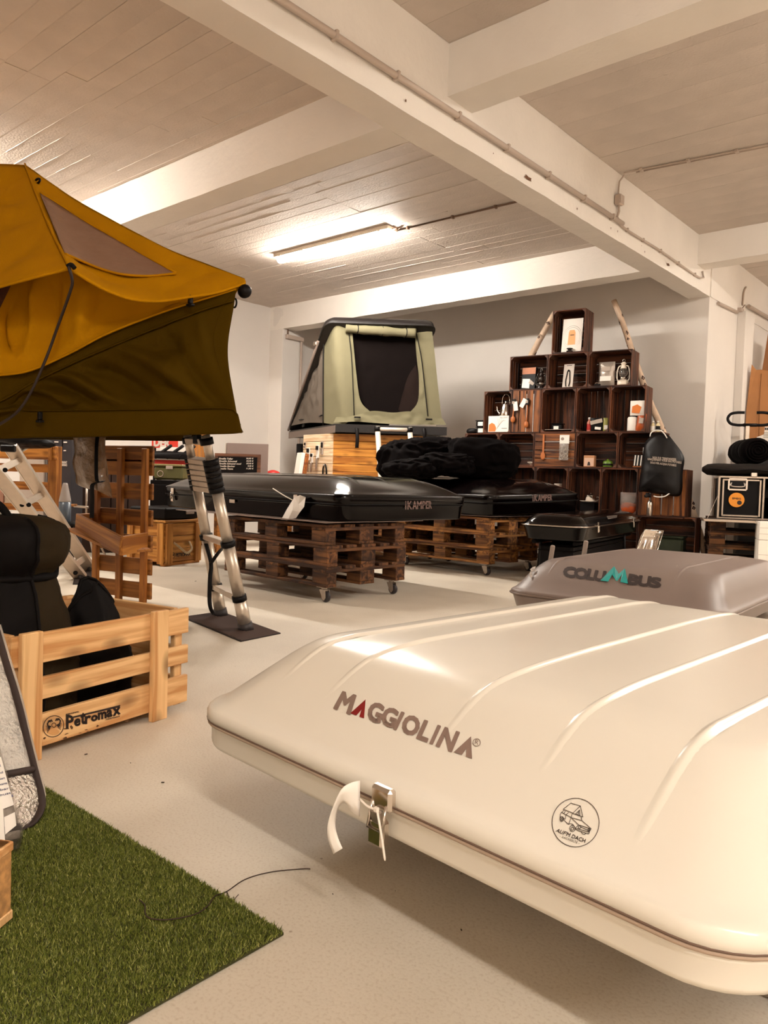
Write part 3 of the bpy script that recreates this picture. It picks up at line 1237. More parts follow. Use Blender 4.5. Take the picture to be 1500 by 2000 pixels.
for poly in (((1173, 1135), (1188, 1137), (1198, 1121), (1200, 1107)), ((1200, 1107), (1196, 1123), (1204, 1136), (1209, 1122)),
             ((1209, 1122), (1203, 1134), (1206, 1136), (1217, 1121), (1221, 1111)), ((1221, 1111), (1216, 1121), (1212, 1138), (1227, 1141))):
    lm.add([ch(*p) + np.array([0, -.004, .004]) for p in poly], [tuple(range(len(poly)))])
o = lm.build('letter', PRINT_TEAL, col.lid)
o['label'] = 'teal mountain shaped letter'
sc = MB()
for cx, cy, a, w_ in ((1042, 1112, 5, 7), (1037, 1122, 3, 6), (1322, 1106, 2, 2)):
    sc.add([ch(cx + a * (1 + .4 * math.sin(k * 2.3 + cx)) * math.cos(k * .785), cy + w_ * (1 + .4 * math.cos(k * 1.7 + cy)) * math.sin(k * .785)) for k in range(8)], [tuple(range(8))])
sc.build('scuff_mark', mat('scuff_light', (190, 176, 164), .6, var=.5, vscale=60), col.lid)
ft = MB()
for xx in (.25, 1.03):
    for yy in (.3, 1.6):
        board('foot', .12, .5, .10, (xx, yy, .05), PALLET_OLD, col.t)

# --- two black rooftop tents on wheeled pallet stacks
BPROF = [(0, .735), (.012, .741), (.035, .752), (.09, .782), (.16, .815), (.23, .842), (.3, .858), (.36, .866), (.5, .872), (.68, .874)]


def black_tent(label, near, ang, L, dz=0.0, tilt=0.0):
    v_ = np.array([math.cos(ang), math.sin(ang), 0])
    # local x runs along the near long side towards the corner, local y along the lettered side
    loc = near - np.array([math.sin(ang), -math.cos(ang), 0]) * L
    rz = ang - math.pi / 2
    prof = [(d, z - .545) for d, z in BPROF]
    s_ = Shell('rooftop_tent', label, 'rooftop tent', (loc[0], loc[1], near[2]), rz, L, 1.36, 0.0, 0.115, prof, .10, BLACKGLOSS,
               base_taper=.012, lip=.006, group=None, tiltx=tilt)
    MB().tube([(x, y, .12) for x, y in rrect(-.004, L + .004, -.004, 1.364, .1)], .0045, 8, closed=True).build('seam_trim', BLACKSATIN, s_.t)
    for a_, w_ in ((.30, .05), (.62, .05), (1.02, .05)):
        P = []
        for i in range(50):
            x = .12 + (L - .24) * i / 49
            row = []
            for k in range(7):
                q = k / 6 * 2 - 1
                e = min(1, 8 * i / 49, 8 * (1 - i / 49))
                yy = a_ + q * w_ / 2
                row.append((x, yy, s_.h(x, yy) + .007 * e * (.5 + .5 * math.cos(math.pi * q)) - .0005))
            P.append(row)
        MB().grid(P).build('rib', BLACKGLOSS, s_.lid)
    return s_


near1 = PD(668, 1021, 5.3)
near1[2] = 0.562
bt1 = black_tent('glossy black hard shell rooftop tent with a white paper tag, on near wheeled pallets', near1, math.radians(85.5), 2.5)
near2 = PD(956, 1005, 7.0)
near2[2] = 0.564
bt2 = black_tent('glossy black hard shell rooftop tent with black covers piled on it', near2, math.radians(80), 2.1, tilt=math.radians(1.7))
BADGE = mat('print_mid_grey', (128, 100, 92), .4)


def end_face(s_, off):
    Ri = s_.R.T
    o = Ri @ (CO - s_.loc)

    def f(u, v):
        d = Ri @ ray(u, v)
        k = (s_.W + off - o[0]) / d[0]
        return o + d * k
    return f


WORD = [('i', .015, .045), ('K', .10, .26), ('A', .29, .44), ('M', .46, .62), ('P', .66, .76), ('E', .79, .88), ('R', .90, 1.0)]
for s_, q in ((bt1, ((791, 995), (843, 993), (843, 979), (791, 979))), (bt2, ((1040, 980), (1078, 977), (1078, 966), (1040, 967)))):
    w = MB()
    ef = end_face(s_, .0075)
    for chh, a, b_ in WORD:
        sub = (quadmap(q, a, 0), quadmap(q, b_, 0), quadmap(q, b_, 1), quadmap(q, a, 1))
        lettering(chh, sub, ef, w, bold=.9)
    w.build('lettering', BADGE, s_.lid)['kind'] = 'stuff'


def side_latch(s_, x, big=True):
    b = MB()
    b.box((x, -.012, .145), (.045, .014, .055), b=.004)
    b.box((x, -.012, .075), (.035, .014, .045), b=.004)
    b.tube([(x - .014, -.02, .14), (x - .014, -.024, .075), (x + .014, -.024, .075), (x + .014, -.02, .14)], .004, 6)
    return b.build('latch', CHROME, s_.t)


f1 = bt1.face(0, 0)
side_latch(bt1, float(f1(339, 970)[0]))
side_latch(bt1, float(f1(580, 975)[0]))
p = f1(455, 979)
MB().box((p[0], -.008, p[2]), (.075, .006, .028), b=.002).build('badge', STEEL, bt1.lid)
# paper tag and cable tie on the nearer black tent
W1 = lambda p: bt1.R @ np.array(p) + bt1.loc
tg = MB()


def tpt(u, v, y):
    return W1(bt1.face(0, y)(u, v))


tv = [tpt(575, 971, -.03), tpt(586, 967, -.05), tpt(597, 971, -.03), tpt(594, 990, -.055), tpt(578, 1012, -.05), tpt(562, 1016, -.075), tpt(546, 1021, -.06),
      tpt(583, 985, -.03), tpt(571, 997, -.07), tpt(560, 995, -.05), tpt(586, 1000, -.035)]
tg.add(tv, [(0, 1, 7), (1, 2, 7), (2, 3, 7), (3, 10, 7), (10, 4, 8), (10, 8, 7), (4, 5, 8), (5, 6, 8), (6, 9, 8), (9, 0, 8), (0, 7, 8)])
o = tg.build('paper_tag', PAPER, solid=.0006)
tag(o, 'crumpled white paper tag hanging from the latch of the nearer black rooftop tent', 'tag')
o = MB().tube(ss([tpt(574, 978, -.03), tpt(555, 968, -.06), tpt(533, 954, -.06)], 10), .004, 6).build('cable_tie', PLASTIC_WHITE)
tag(o, 'white cable tie sticking out of the latch of the nearer black rooftop tent', 'cable tie')

# --- pallet stacks
PAL = {}
RUBBER = mat('caster_rubber', (52, 46, 48), .5)


def add_caster(p, x, y, z=0.0):
    """Swivel caster, a part of the pallet it is screwed to; (x, y) in the pallet's local frame."""
    b = MB()
    b.box((x, y, z - .004), (.09, .07, .008), b=.001)
    b.lathe([(.022, 0), (.022, .014)], c=(x, y, z - .022), n=14)
    for sy in (-1, 1):
        b.prism([(-.03, 0), (.03, 0), (.038, -.055), (.020, -.075), (.006, -.07)], .004, R=frame_from((1, 0, 0), (0, 0, 1)), c=(x, y + sy * .020 + .002, z - .022))
    c = b.build('caster', STEEL, p)
    w = MB()
    w.lathe([(.006, -.013), (.030, -.014), (.038, -.010), (.0395, 0), (.038, .010), (.030, .014), (.006, .013)], c=(x + .018, y, z - .0705), n=22, R=rotx(math.pi / 2))
    w.build('wheel', RUBBER, c)
    return c


def stack(near, ux, uy, n, m, z0, labels, casters=True, L=1.2, W=.8, jitter=.012):
    """Pallets piled with the long side along ux; near = the corner nearest the viewer."""
    out = []
    ux = np.array([*ux, 0.0])
    uy = np.array([*uy, 0.0])
    for k in range(n):
        key = m.name
        if key not in PAL:
            PAL[key] = make_pallet(labels[k], m, L, W)
            p = PAL[key]
        else:
            p = copy_tree(PAL[key])
            for ch in list(p.children):
                if ch.name.startswith('caster'):
                    for g in list(ch.children):
                        bpy.data.objects.remove(g)
                    bpy.data.objects.remove(ch)
        p['label'] = labels[k]
        p['group'] = 'stacked wooden pallets'
        o_ = near + ux * rnd.uniform(-jitter, jitter) + uy * rnd.uniform(-jitter, jitter)
        p.location = (o_[0], o_[1], z0 + .1445 * k)
        p.rotation_euler = (0, 0, math.atan2(ux[1], ux[0]))
        if uy @ np.array([-ux[1], ux[0], 0]) < 0:
            # local y must run along uy: start from the other end of the long side
            p.rotation_euler = (0, 0, math.atan2(-ux[1], -ux[0]))
            p.location = Vector((o_[0] + ux[0] * L, o_[1] + ux[1] * L, z0 + .1445 * k))
        if casters and k == 0:
            for xx in (.08, L - .08):
                for yy in (.06, W - .06):
                    add_caster(p, xx, yy)
        out.append(p)
    return out


lv = ('bottom', 'middle', 'top')
a1 = math.radians(87)
v1 = np.array([math.cos(a1), math.sin(a1)])
u1 = np.array([-v1[1], v1[0]])
N1 = PZ(633, 1149, .11)
N1[2] = 0
stack(N1, u1, v1, 3, PALLET_OLD, .111, ['%s pallet of the caster stack under the nearer black rooftop tent' % k for k in lv])
N2 = PZ(952, 1103, .11)
N2[2] = 0
v2 = np.array([math.cos(math.radians(86)), math.sin(math.radians(86))])
u2 = np.array([-v2[1], v2[0]])
stack(N2, u2, v2, 3, PALLET_MID, .111, ['%s pallet of the right caster stack under the further black rooftop tent' % k for k in lv])
N2b = N2 + np.array([*(u2 * 1.3), 0])
stack(N2b, u2, v2, 3, PALLET_MID, .111, ['%s pallet of the left caster stack under the further black rooftop tent' % k for k in lv])
# thin packing sheets between pallets and shells
SHEET = mat('grey_packing_sheet', (128, 108, 96), .8, var=.15, vscale=8)


def sheet(label, org, ux, uy, L, W, seed):
    P = []
    for i in range(30):
        row = []
        for k in range(16):
            a, b_ = i / 29, k / 15
            p = np.array([org[0], org[1], 0]) + np.array([*ux, 0]) * (a * L) + np.array([*uy, 0]) * (b_ * W)
            e = max(0, 1 - 12 * min(a, 1 - a, b_, 1 - b_))
            row.append((p[0], p[1], org[2] + .006 * e * (0.5 + .5 * nz((a * 9, b_ * 9, 0), 1, seed))))
        P.append(row)
    o = MB().grid(P).build('packing_sheet', SHEET, solid=.004)
    return tag(o, label, 'packing sheet')


sheet('thin grey packing sheet between the nearer black rooftop tent and its pallets', (N1[0] + .03, N1[1] - .03, .5555), u1, v1, 1.9, 1.0, 2)
sheet('thin grey packing sheet between the further black rooftop tent and its pallets', (N2[0] + .05, N2[1] - .04, .5555), u2, v2, 1.6, 1.1, 5)

# --- smaller black roof box with a bright rim on a low rack
nb = PZ(1140, 1031, .52)
fb = PZ(1251, 1017, .52)
ab = math.atan2(fb[1] - nb[1], fb[0] - nb[0])
vb = np.array([math.cos(ab), math.sin(ab), 0])
ub = np.array([-vb[1], vb[0], 0])
Lb = float(np.linalg.norm(fb - nb)) + .05
Wb = .56
loc = nb + ub * Wb
sb = Shell('roof_box', 'small black roof box with a bright metal rim and two clasps', 'roof box', (loc[0], loc[1], 0), ab - math.pi / 2, Wb, Lb, .40, .515,
           [(0, .535), (.015, .545), (.04, .575), (.07, .60), (.1, .612), (.15, .618), (.28, .622)], .12, BLACKGLOSS, base_taper=.03)
MB().tube([(x, y, .522) for x, y in rrect(-.008, Wb + .008, -.008, Lb + .008, .12)], .006, 8, closed=True).build('rim_trim', CHROME, sb.t)
efb = end_face(sb, .008)
for (u, v) in ((1168, 1031), (1237, 1021)):
    yv = float(efb(u, v)[1])
    b = MB()
    b.box((Wb + .012, yv, .535), (.012, .05, .04), b=.003)
    b.box((Wb + .016, yv - .006, .495), (.014, .035, .055), R=rotx(.25), b=.004)
    b.build('clasp', CHROME, sb.t)
pl = np.array([*loc[:2], 0])
eb = MB()
qh = sb.hit(.004)
eb.add([qh(*p) for p in ((1185, 1008), (1206, 1006), (1205, 1011), (1188, 1014))], [(0, 1, 2, 3)])
eb.build('name_plate', STEEL, sb.lid)
wl_ = MB()
lettering('OUTDOOR', ((1188, 1012), (1203, 1010), (1204, 1008), (1187, 1009.5)), sb.hit(.006), wl_)
wl_.build('lettering', PRINT_DARK, sb.lid)
t = thing('storage_case', 'large plain black case on the floor under the small black roof box', 'case', (loc[0], loc[1], 0), ab - math.pi / 2)
MB().box((Wb / 2, Lb / 2, .18), (Wb - .26, Lb - .3, .35), b=.02).build('case_body', BLACKSATIN, t)
MB().box((Wb / 2, Lb / 2, .30), (Wb - .25, Lb - .29, .012), b=.004).build('rim', BLACKGLOSS, t)
# rack of bent tubes
t = thing('low_rack', 'low dark rack of bent tubes with grey feet under the small black roof box', 'rack', (loc[0], loc[1], 0), ab - math.pi / 2)
for yy in (.35, Lb - .4):
    MB().tube([(.06, yy, .0), (.08, yy, .38), (Wb - .08, yy, .38), (Wb - .06, yy, .0)], .018, 10).build('hoop', BLACKSATIN, t)
for xx in (.1, Wb - .1):
    MB().tube([(xx, .1, .375), (xx, Lb - .1, .375)], .018, 10).build('rail', BLACKSATIN, t)
GREYPL = mat('light_grey_plastic', (150, 134, 122), .5)
for (u, v) in ((1075, 1072), (1140, 1063)):
    p = PD(u, v, 5.75)
    MB().box((p[0], p[1], p[2] - .12), (.035, .02, .3), R=rotz(.5) @ roty(.12), b=.008).build('post', GREYPL, t, org=None).matrix_parent_inverse = (Matrix.Translation(t.location) @ Matrix.Rotation(ab - math.pi / 2, 4, 'Z')).inverted()

# ------------------------------------------------------------------ stepped shelf of dark stained apple crates
SHP = np.array([-3.992, 8.153, 0.0])
SHA = math.radians(8.33)
ST = np.array([math.cos(SHA), math.sin(SHA), 0])
SN = np.array([-math.sin(SHA), math.cos(SHA), 0])
_shp = on_plane(SHP, SN)


def SC(cx, cy):
    """Detail-crop coordinates to (s, z) on the crate fronts."""
    p = _shp(900 + cx * .306667, 580 + cy * .306667)
    return float((p - SHP) @ ST), float(p[2])


def SW(s, d, z):
    return SHP + ST * s + SN * d + np.array([0, 0, z])


def on_shelf(d=0.0):
    return on_plane(SHP + SN * d, SN)


DARKIN = wood('dark_crate_wood', (100, 54, 28), (36, 15, 8), 0.55, objrand=.35)
LIGHTER = wood('brown_crate_wood', (136, 80, 38), (56, 26, 12), 0.5, objrand=.2)
STRAW = mat('corner_post_wood', (98, 62, 44), .6, var=.3, vscale=30)


def crate(s0, s1, z0, z1, label, flip=False, vertical=False, D=.30, light=False):
    w, h = s1 - s0 - .004, z1 - z0 - .003
    t = thing('apple_crate', label, 'crate', SW(s0 + .002, 0, z0), SHA, 'apple crates of the stepped shelf')
    m = DARKIN
    T = .011
    ns = 4
    g = .011
    sw = (D - g * (ns - 1)) / ns
    up = roty(-math.pi / 2)
    for k in range(ns):
        yy = sw / 2 + k * (sw + g)
        board('slat', round(h, 3), round(sw, 3), T, (T / 2, yy, h / 2), m, t, R=up)
        board('slat', round(h, 3), round(sw, 3), T, (w - T / 2, yy, h / 2), m, t, R=up)
        board('slat', round(w - 2 * T - .002, 3), round(sw, 3), T, (w / 2, yy, T / 2), m, t)
        board('slat', round(w - 2 * T - .002, 3), round(sw, 3), T, (w / 2, yy, h - T / 2), m, t)
    yb = T / 2 if flip else D - T / 2
    lm = LIGHTER if flip else m
    if vertical:
        n = 5 if not flip else 4
        gp = .012 if flip else .003
        bw = (w - 2 * T - gp * (n - 1)) / n
        for k in range(n):
            board('back_board', round(h - 2 * T, 3), round(bw, 3), T, (T + bw / 2 + k * (bw + gp), yb, h / 2), lm, t, R=frame_from((0, 0, 1), (1, 0, 0)))
    else:
        n = max(4, int(h / .085))
        gp = .010 if flip else .003
        bw = (h - 2 * T - gp * (n - 1)) / n
        for k in range(n):
            board('back_board', round(w - 2 * T, 3), round(bw, 3), T, (w / 2, yb, T + bw / 2 + k * (bw + gp)), lm, t, R=frame_from((1, 0, 0), (0, 0, 1)))
    # triangular posts in the corners
    e = .034
    for (cx, cz, sx, sz) in ((T, T, 1, 1), (w - T, T, -1, 1), (w - T, h - T, -1, -1), (T, h - T, 1, -1)):
        b = MB()
        y0 = .004 if not flip else .014
        tri = [(cx, y0, cz), (cx + sx * e, y0, cz), (cx, y0, cz + sz * e)]
        tri2 = [(a, D - .014, c) for a, _, c in tri]
        b.add(tri + tri2, [(0, 1, 2), (5, 4, 3), (0, 1, 4, 3), (1, 2, 5, 4), (2, 0, 3, 5)])
        b.build('corner_post', STRAW, t)
    return t


Z = [.147, .566, 1.079, 1.483, 1.995, 2.400, 2.900]
CR = [
    (-.485, -.092, 5, 'tall dark apple crate at the very top of the stepped shelf', False, False),
    (-1.0, -.522, 4, 'wide apple crate holding a black lantern, left of the three under the top crate', False, False),
    (-.520, -.046, 4, 'wide apple crate holding a single tool card, middle of the three under the top crate', False, False),
    (-.044, .452, 4, 'wide apple crate holding the white lantern, right of the three under the top crate', False, False),
    (-1.325, -.957, 3, 'tall apple crate with the steel kettle on a white box', False, False),
    (-.955, -.587, 3, 'apple crate turned round, two wooden ladles hanging on its upright boards', True, True),
    (-.583, -.168, 3, 'tall apple crate with the black tray, right of the ladles', False, True),
    (-.166, .224, 3, 'tall apple crate with the small packets beside the black tray crate', False, True),
    (.226, .618, 3, 'tall apple crate with the orange packets and white canister', False, True),
    (-1.57, -1.112, 2, 'wide apple crate at the left end under the two black tins', False, False),
    (-1.110, -.654, 2, 'wide dark apple crate under the kettle crate, left of the hanging spoon', False, False),
    (-.652, -.150, 2, 'apple crate turned round with a wooden spoon and a bag of rings hanging on it', True, False),
    (-.148, .332, 2, 'wide apple crate with the green gas can and a small brown box', False, False),
    (.334, .820, 2, 'wide apple crate partly hidden behind the hanging black water bag', False, False),
    (-1.06, -.626, 1, 'tall apple crate lowest left, mostly hidden behind the further black rooftop tent', False, True),
    (-.624, -.228, 1, 'tall apple crate with a faint grey object, left of the steel pot crate', False, True),
    (-.226, .160, 1, 'tall apple crate with the steel pot on a white plate', False, True),
    (.162, .572, 1, 'tall apple crate with the clear bag of orange goods', False, True),
    (.574, 1.085, 1, 'apple crate turned round behind the lower half of the black water bag', True, True),
    (.10, .590, 0, 'bottom apple crate hidden behind the small black roof box', False, False),
    (.592, 1.195, 0, 'bottom right apple crate with a dark green box inside', False, False),
    (-.40, .098, 0, 'bottom apple crate left of the small black roof box', False, False),
    (-.91, -.402, 0, 'bottom apple crate behind the further black rooftop tent', False, False),
]
for s0, s1, k, lab, fl, ve in CR:
    crate(s0, s1, Z[k], Z[k + 1], lab, fl, ve)
for k, sx in enumerate((-.93, .02)):
    t = make_pallet('%s pallet under the bottom row of apple crates' % ('left', 'right')[k], PALLET_OLD, L=.945 if k == 0 else 1.2, W=.42)
    t.location = SW(sx, -.02, 0)
    t.rotation_euler = (0, 0, SHA)
    t['group'] = 'pallets under the apple crates'

# --- goods on the shelf
BLACKPL = mat('black_plastic', (10, 5, 5), .5, spec=.2)
BLACKMETAL = mat('black_enamel', (26, 16, 14), .22)
CREAMENAMEL = mat('cream_enamel', (240, 226, 208), .25)
GLASS = mat('clear_glass', (240, 235, 230), .03, trans=.95)
CLEARBAG = mat('clear_plastic_bag', (235, 225, 215), .12, trans=.75, alpha=.75, bump=.5, bscale=60)
FOILBAG = mat('silver_foil_bag', (178, 166, 154), .35, metal=.6, bump=.5, bscale=40)
CARDWHITE = mat('white_card', (242, 234, 224), .6)
ORANGE = mat('orange_print', (218, 120, 48), .5)
PALEOR = mat('pale_orange_print', (234, 170, 110), .5)
DKGREEN = mat('dark_green_plastic', (44, 50, 34), .45)
CANGREEN = mat('green_can_paint', (92, 122, 34), .35)
KRAFT = mat('kraft_board', (186, 132, 92), .7)
RED = mat('red_paint', (176, 30, 22), .45)
BEECH = mat('beech_wood', (190, 108, 52), .5, var=.2, vscale=14)
LINE = mat('fine_print_lines', (150, 132, 120), .6)
LOOSEGREY = mat('grey_label', (176, 160, 146), .6)


def sthing(name, label, cat, s, d, z, rz=0.0, group=None):
    return thing(name, label, cat, SW(s, d, z), SHA + rz, group)


def srect(cx0, cy0, cx1, cy1):
    s0, z1 = SC(cx0, cy0)
    s1, z0 = SC(cx1, cy1)
    return s0, s1, z0, z1


def card(name, label, cat, r, zf, d, m, tilt=.12, thick=.004, w=None, h=None):
    """Upright card or flat pack leaning back a little; face drawn by the caller in local x, z."""
    s0, s1, z0, z1 = srect(*r)
    t = sthing(name, label, cat, (s0 + s1) / 2, d, zf)
    W_, H_ = w or (s1 - s0), h or (z1 - z0)
    R = rotx(-tilt)
    MB().box(R @ np.array([0, thick / 2, H_ / 2]) + np.array([0, 0, .001]), (W_, thick, H_), R=R, b=.001).build('backing_card' if thick < .02 else 'carton', m, t)

    def face(x, z, y=-.001):
        return R @ np.array([(x - .5) * W_, y, z * H_]) + np.array([0, 0, .001])
    return t, face, W_, H_


def fpoly(face, pts, y=-.0012):
    return MB().add([face(x, z, y) for x, z in pts], [tuple(range(len(pts)))])


def ell(cx, cz, rx, rz_, n=18):
    return [(cx + rx * math.cos(2 * math.pi * k / n), cz + rz_ * math.sin(2 * math.pi * k / n)) for k in range(n)]


FL = .013     # crate floor thickness
# top crate: white pack with an orange picture, small black stand
t, f, w, h = card('product_pack', 'white product pack with an orange bottle picture in the top apple crate', 'package', (637, 146, 755, 357), Z[5] + FL, .05, CARDWHITE)
fpoly(f, [(.30, .22), (.68, .22), (.66, .58), (.60, .66), (.36, .66), (.32, .58)]).build('picture', PALEOR, t)
fpoly(f, [(.40, .50), (.60, .50), (.60, .52), (.40, .52)], -.002).build('printed_line', PRINT_DARK, t)
b = MB()
for r_ in (.40, .47):
    ring = ell(.5, .45, r_, r_ * .7, 26)
    for a, c in zip(ring, ring[1:] + ring[:1]):
        b.add([f(a[0], a[1], -.0008), f(c[0], c[1], -.0008), f(c[0] * 1.01, c[1] * 1.012, -.0008), f(a[0] * 1.01, a[1] * 1.012, -.0008)], [(0, 1, 2, 3)])
b.build('printed_rings', LINE, t)
s0, s1, z0, z1 = srect(665, 333, 710, 357)
t = sthing('burner', 'small black burner in front of the white pack in the top crate', 'burner', (s0 + s1) / 2, .03, Z[5] + FL)
MB().lathe([(.036, 0), (.038, .012), (.022, .018), (.022, .03), (.036, .034), (.036, .042), (.0, .043)], n=18).build('burner_body', BLACKMETAL, t)

# second row
t, f, w, h = card('coffee_bag', 'brown and black coffee bag with a white tag beside the black lantern', 'bag', (362, 442, 445, 585), Z[4] + FL, .12, BLACKPL, thick=.05)
fpoly(f, [(.02, .70), (.98, .70), (.98, .99), (.02, .99)]).build('top_band', BEECH, t)
fpoly(f, [(.06, .10), (.60, .06), (.62, .48), (.08, .50)]).build('tag', CARDWHITE, t)
fpoly(f, [(.52, .30), (.86, .18), (.96, .28), (.66, .44)], -.003).build('sticker', LOOSEGREY, t)


def lantern(label, s, d, z, H, m, gl):
    """Hurricane lantern: tank, burner, glass globe, side tubes, hood, bail."""
    t = sthing('lantern', label, 'lantern', s, d, z)
    k = H / .30
    MB().lathe([(.0, 0), (.062 * k, 0), (.066 * k, .012 * k), (.064 * k, .045 * k), (.04 * k, .062 * k), (.03 * k, .068 * k)], n=22).build('tank', m, t)
    MB().lathe([(.028 * k, .068 * k), (.034 * k, .08 * k), (.03 * k, .095 * k), (.014 * k, .10 * k)], n=18).build('burner', STEEL, t)
    MB().lathe([(.026 * k, .095 * k), (.043 * k, .12 * k), (.046 * k, .145 * k), (.038 * k, .175 * k), (.028 * k, .19 * k)], n=20).build('globe', gl, t)
    for sx in (-1, 1):
        MB().tube(ss([(sx * .05 * k, 0, .05 * k), (sx * .068 * k, 0, .07 * k), (sx * .070 * k, 0, .15 * k), (sx * .055 * k, 0, .215 * k), (sx * .025 * k, 0, .225 * k)], 16), .007 * k, 8).build('side_tube', m, t)
    MB().lathe([(.034 * k, .19 * k), (.036 * k, .20 * k), (.026 * k, .215 * k), (.026 * k, .245 * k), (.034 * k, .25 * k), (.02 * k, .265 * k), (.006 * k, .27 * k)], n=18).build('hood', m, t)
    MB().tube(ss([(-.012 * k, 0, .27 * k), (-.012 * k, 0, .29 * k), (0, 0, .30 * k), (.012 * k, 0, .29 * k), (.012 * k, 0, .27 * k)], 12), .003 * k, 6).build('lifting_ring', STEEL, t)
    MB().tube(ss([(-.072 * k, 0, .19 * k), (-.078 * k, -.03 * k, .12 * k), (-.05 * k, -.07 * k, .06 * k), (0, -.085 * k, .05 * k), (.05 * k, -.07 * k, .06 * k), (.078 * k, -.03 * k, .12 * k), (.072 * k, 0, .19 * k)], 26), .0022 * k, 6).build('bail_handle', STEEL, t)
    for a in range(5):
        an = a * 1.2566
        MB().tube([(.047 * k * math.cos(an), .047 * k * math.sin(an), .10 * k), (.049 * k * math.cos(an), .049 * k * math.sin(an), .145 * k), (.04 * k * math.cos(an), .04 * k * math.sin(an), .19 * k)], .0015 * k, 5).build('guard_wire', STEEL, t)
    return t


s0, s1, z0, z1 = srect(448, 452, 522, 585)
lantern('black hurricane lantern in the left crate of the three', (s0 + s1) / 2, .14, Z[4] + FL, z1 - z0, BLACKMETAL, mat('dark_glass', (60, 44, 36), .1, trans=.4))
t, f, w, h = card('tool_card', 'tall pale card with a black gripping tool in the middle crate', 'tool pack', (632, 410, 692, 566), Z[4] + FL, .10, mat('pale_grey_card', (206, 192, 180), .6), tilt=.18)
b = MB()
for sx in (-1, 1):
    b.tube(ss([f(.5 + sx * .10, .70, -.004), f(.5 + sx * .16, .45, -.006), f(.5 + sx * .20, .25, -.006), f(.5 + sx * .14, .06, -.006)], 12), .006, 6)
b.build('gripper_arms', BLACKPL, t)
MB().lathe([(.0, -.006), (.012, -.004), (.012, .004), (.0, .006)], c=f(.5, .72, -.006), R=rotx(math.pi / 2), n=12).build('pivot', BLACKPL, t)
fpoly(f, [(.25, .93), (.75, .93), (.75, .955), (.25, .955)]).build('printed_line', PRINT_DARK, t)
s0, s1, z0, z1 = srect(862, 412, 958, 566)
t = sthing('meal_pouch', 'crumpled silver pouch with a white label beside the white lantern', 'pouch', (s0 + s1) / 2, .12, Z[4] + FL)
packet(MB(), (0, 0, 0), s1 - s0, z1 - z0, .07, seed=3).build('pouch', FOILBAG, t)
MB().add([(-.065, -.042, .06), (.06, -.042, .06), (.06, -.040, .115), (-.065, -.040, .115)], [(0, 1, 2, 3)]).build('label', CARDWHITE, t)
MB().add([(-.05, -.046, .17), (.05, -.046, .17), (.05, -.04, .215), (-.05, -.04, .215)], [(0, 1, 2, 3)]).build('sticker', LOOSEGREY, t)
s0, s1, z0, z1 = srect(975, 398, 1075, 560)
lantern('cream white hurricane lantern in the right crate of the three', (s0 + s1) / 2, .07, Z[4] + FL, z1 - z0, CREAMENAMEL, GLASS)
s0, s1, z0, z1 = srect(842, 545, 886, 567)
t = sthing('clamp', 'small black and silver clamp lying before the silver pouch', 'clamp', (s0 + s1) / 2, .03, Z[4] + FL)
MB().box((0, 0, .012), (.07, .03, .022), b=.005).build('clamp_body', BLACKPL, t)
MB().tube([(-.03, -.01, .024), (.0, -.012, .036), (.03, -.008, .024)], .005, 6).build('clamp_lever', CHROME, t)

# third row
s0, s1, z0, z1 = srect(174, 762, 300, 862)
t, f, w, h = card('kettle_box', 'white carton with a glowing orange picture under the steel kettle', 'box', (174, 762, 300, 862), Z[3] + FL, .012, CARDWHITE, tilt=0, thick=.16)
fpoly(f, [(.02, .03), (.36, .03), (.40, .25), (.32, .48), (.18, .58), (.04, .46)]).build('picture', ORANGE, t)
fpoly(f, [(.66, .20), (.93, .20), (.93, .23), (.66, .23)]).build('printed_line', PRINT_DARK, t)
b = MB()
lettering('PERCOMAX', ((246, 845 - 61), (292, 845 - 63), (292, 845 - 70), (246, 845 - 68)), lambda u, v: f((u - 174) / 126, (862 - v) / 100 + .06), b)
b.build('lettering', PRINT_DARK, t)
b = MB()
for k in range(5):
    P = ss([f(.40 + .05 * k, .12 + .1 * k), f(.5 + .06 * k, .5 + .05 * k), f(.45 + .1 * k, .85 - .04 * k)], 8)
    b.tube(P, .0012, 4)
b.build('printed_rings', LINE, t)
zk = Z[3] + FL + (z1 - z0)
t = sthing('kettle', 'shiny steel percolator kettle on top of the white carton', 'kettle', SC(265, 700)[0], .10, zk + .001)
MB().lathe([(.0, 0), (.075, 0), (.078, .008), (.066, .07), (.056, .12), (.05, .135), (.052, .14), (.03, .155), (.012, .16), (.012, .172), (.016, .182), (.0, .188)], n=26).build('kettle_body', CHROME, t)
MB().tube(ss([(-.07, 0, .03), (-.105, 0, .07), (-.118, 0, .13)], 10), [.014, .013, .012, .011, .010, .009, .008, .008, .007, .007], 10).build('spout', CHROME, t)
MB().tube(ss([(.055, 0, .13), (.10, 0, .14), (.11, 0, .09), (.07, 0, .03)], 14), .007, 8).build('handle', BLACKPL, t)
MB().tube(ss([(-.05, 0, .14), (-.04, 0, .24), (0, 0, .27), (.04, 0, .24), (.05, 0, .14)], 18), .004, 6).build('bail_handle', CHROME, t)
for k, (cy0, cy1, lab) in enumerate(((822, 868, 'black tin with a white label standing left of the kettle crate, the lower one'), (770, 820, 'black tin with a white label stacked on another left of the kettle crate'))):
    s0, s1, z0, z1 = srect(82, cy0, 135, cy1)
    t = sthing('tin', lab, 'tin', (s0 + s1) / 2, .10, Z[3] + .001 + k * .082, 0, 'two black tins left of the kettle')
    MB().box((0, 0, .036), (.105, .10, .072), b=.012).build('tin_body', BLACKPL, t)
    MB().box((0, 0, .0755), (.115, .11, .010), b=.004).build('lid', BLACKPL, t)
    MB().box((.012, -.0505, .036), (.068, .002, .05), b=.0005).build('label', CARDWHITE, t)
s0, s1, z0, z1 = srect(30, 845, 90, 870)
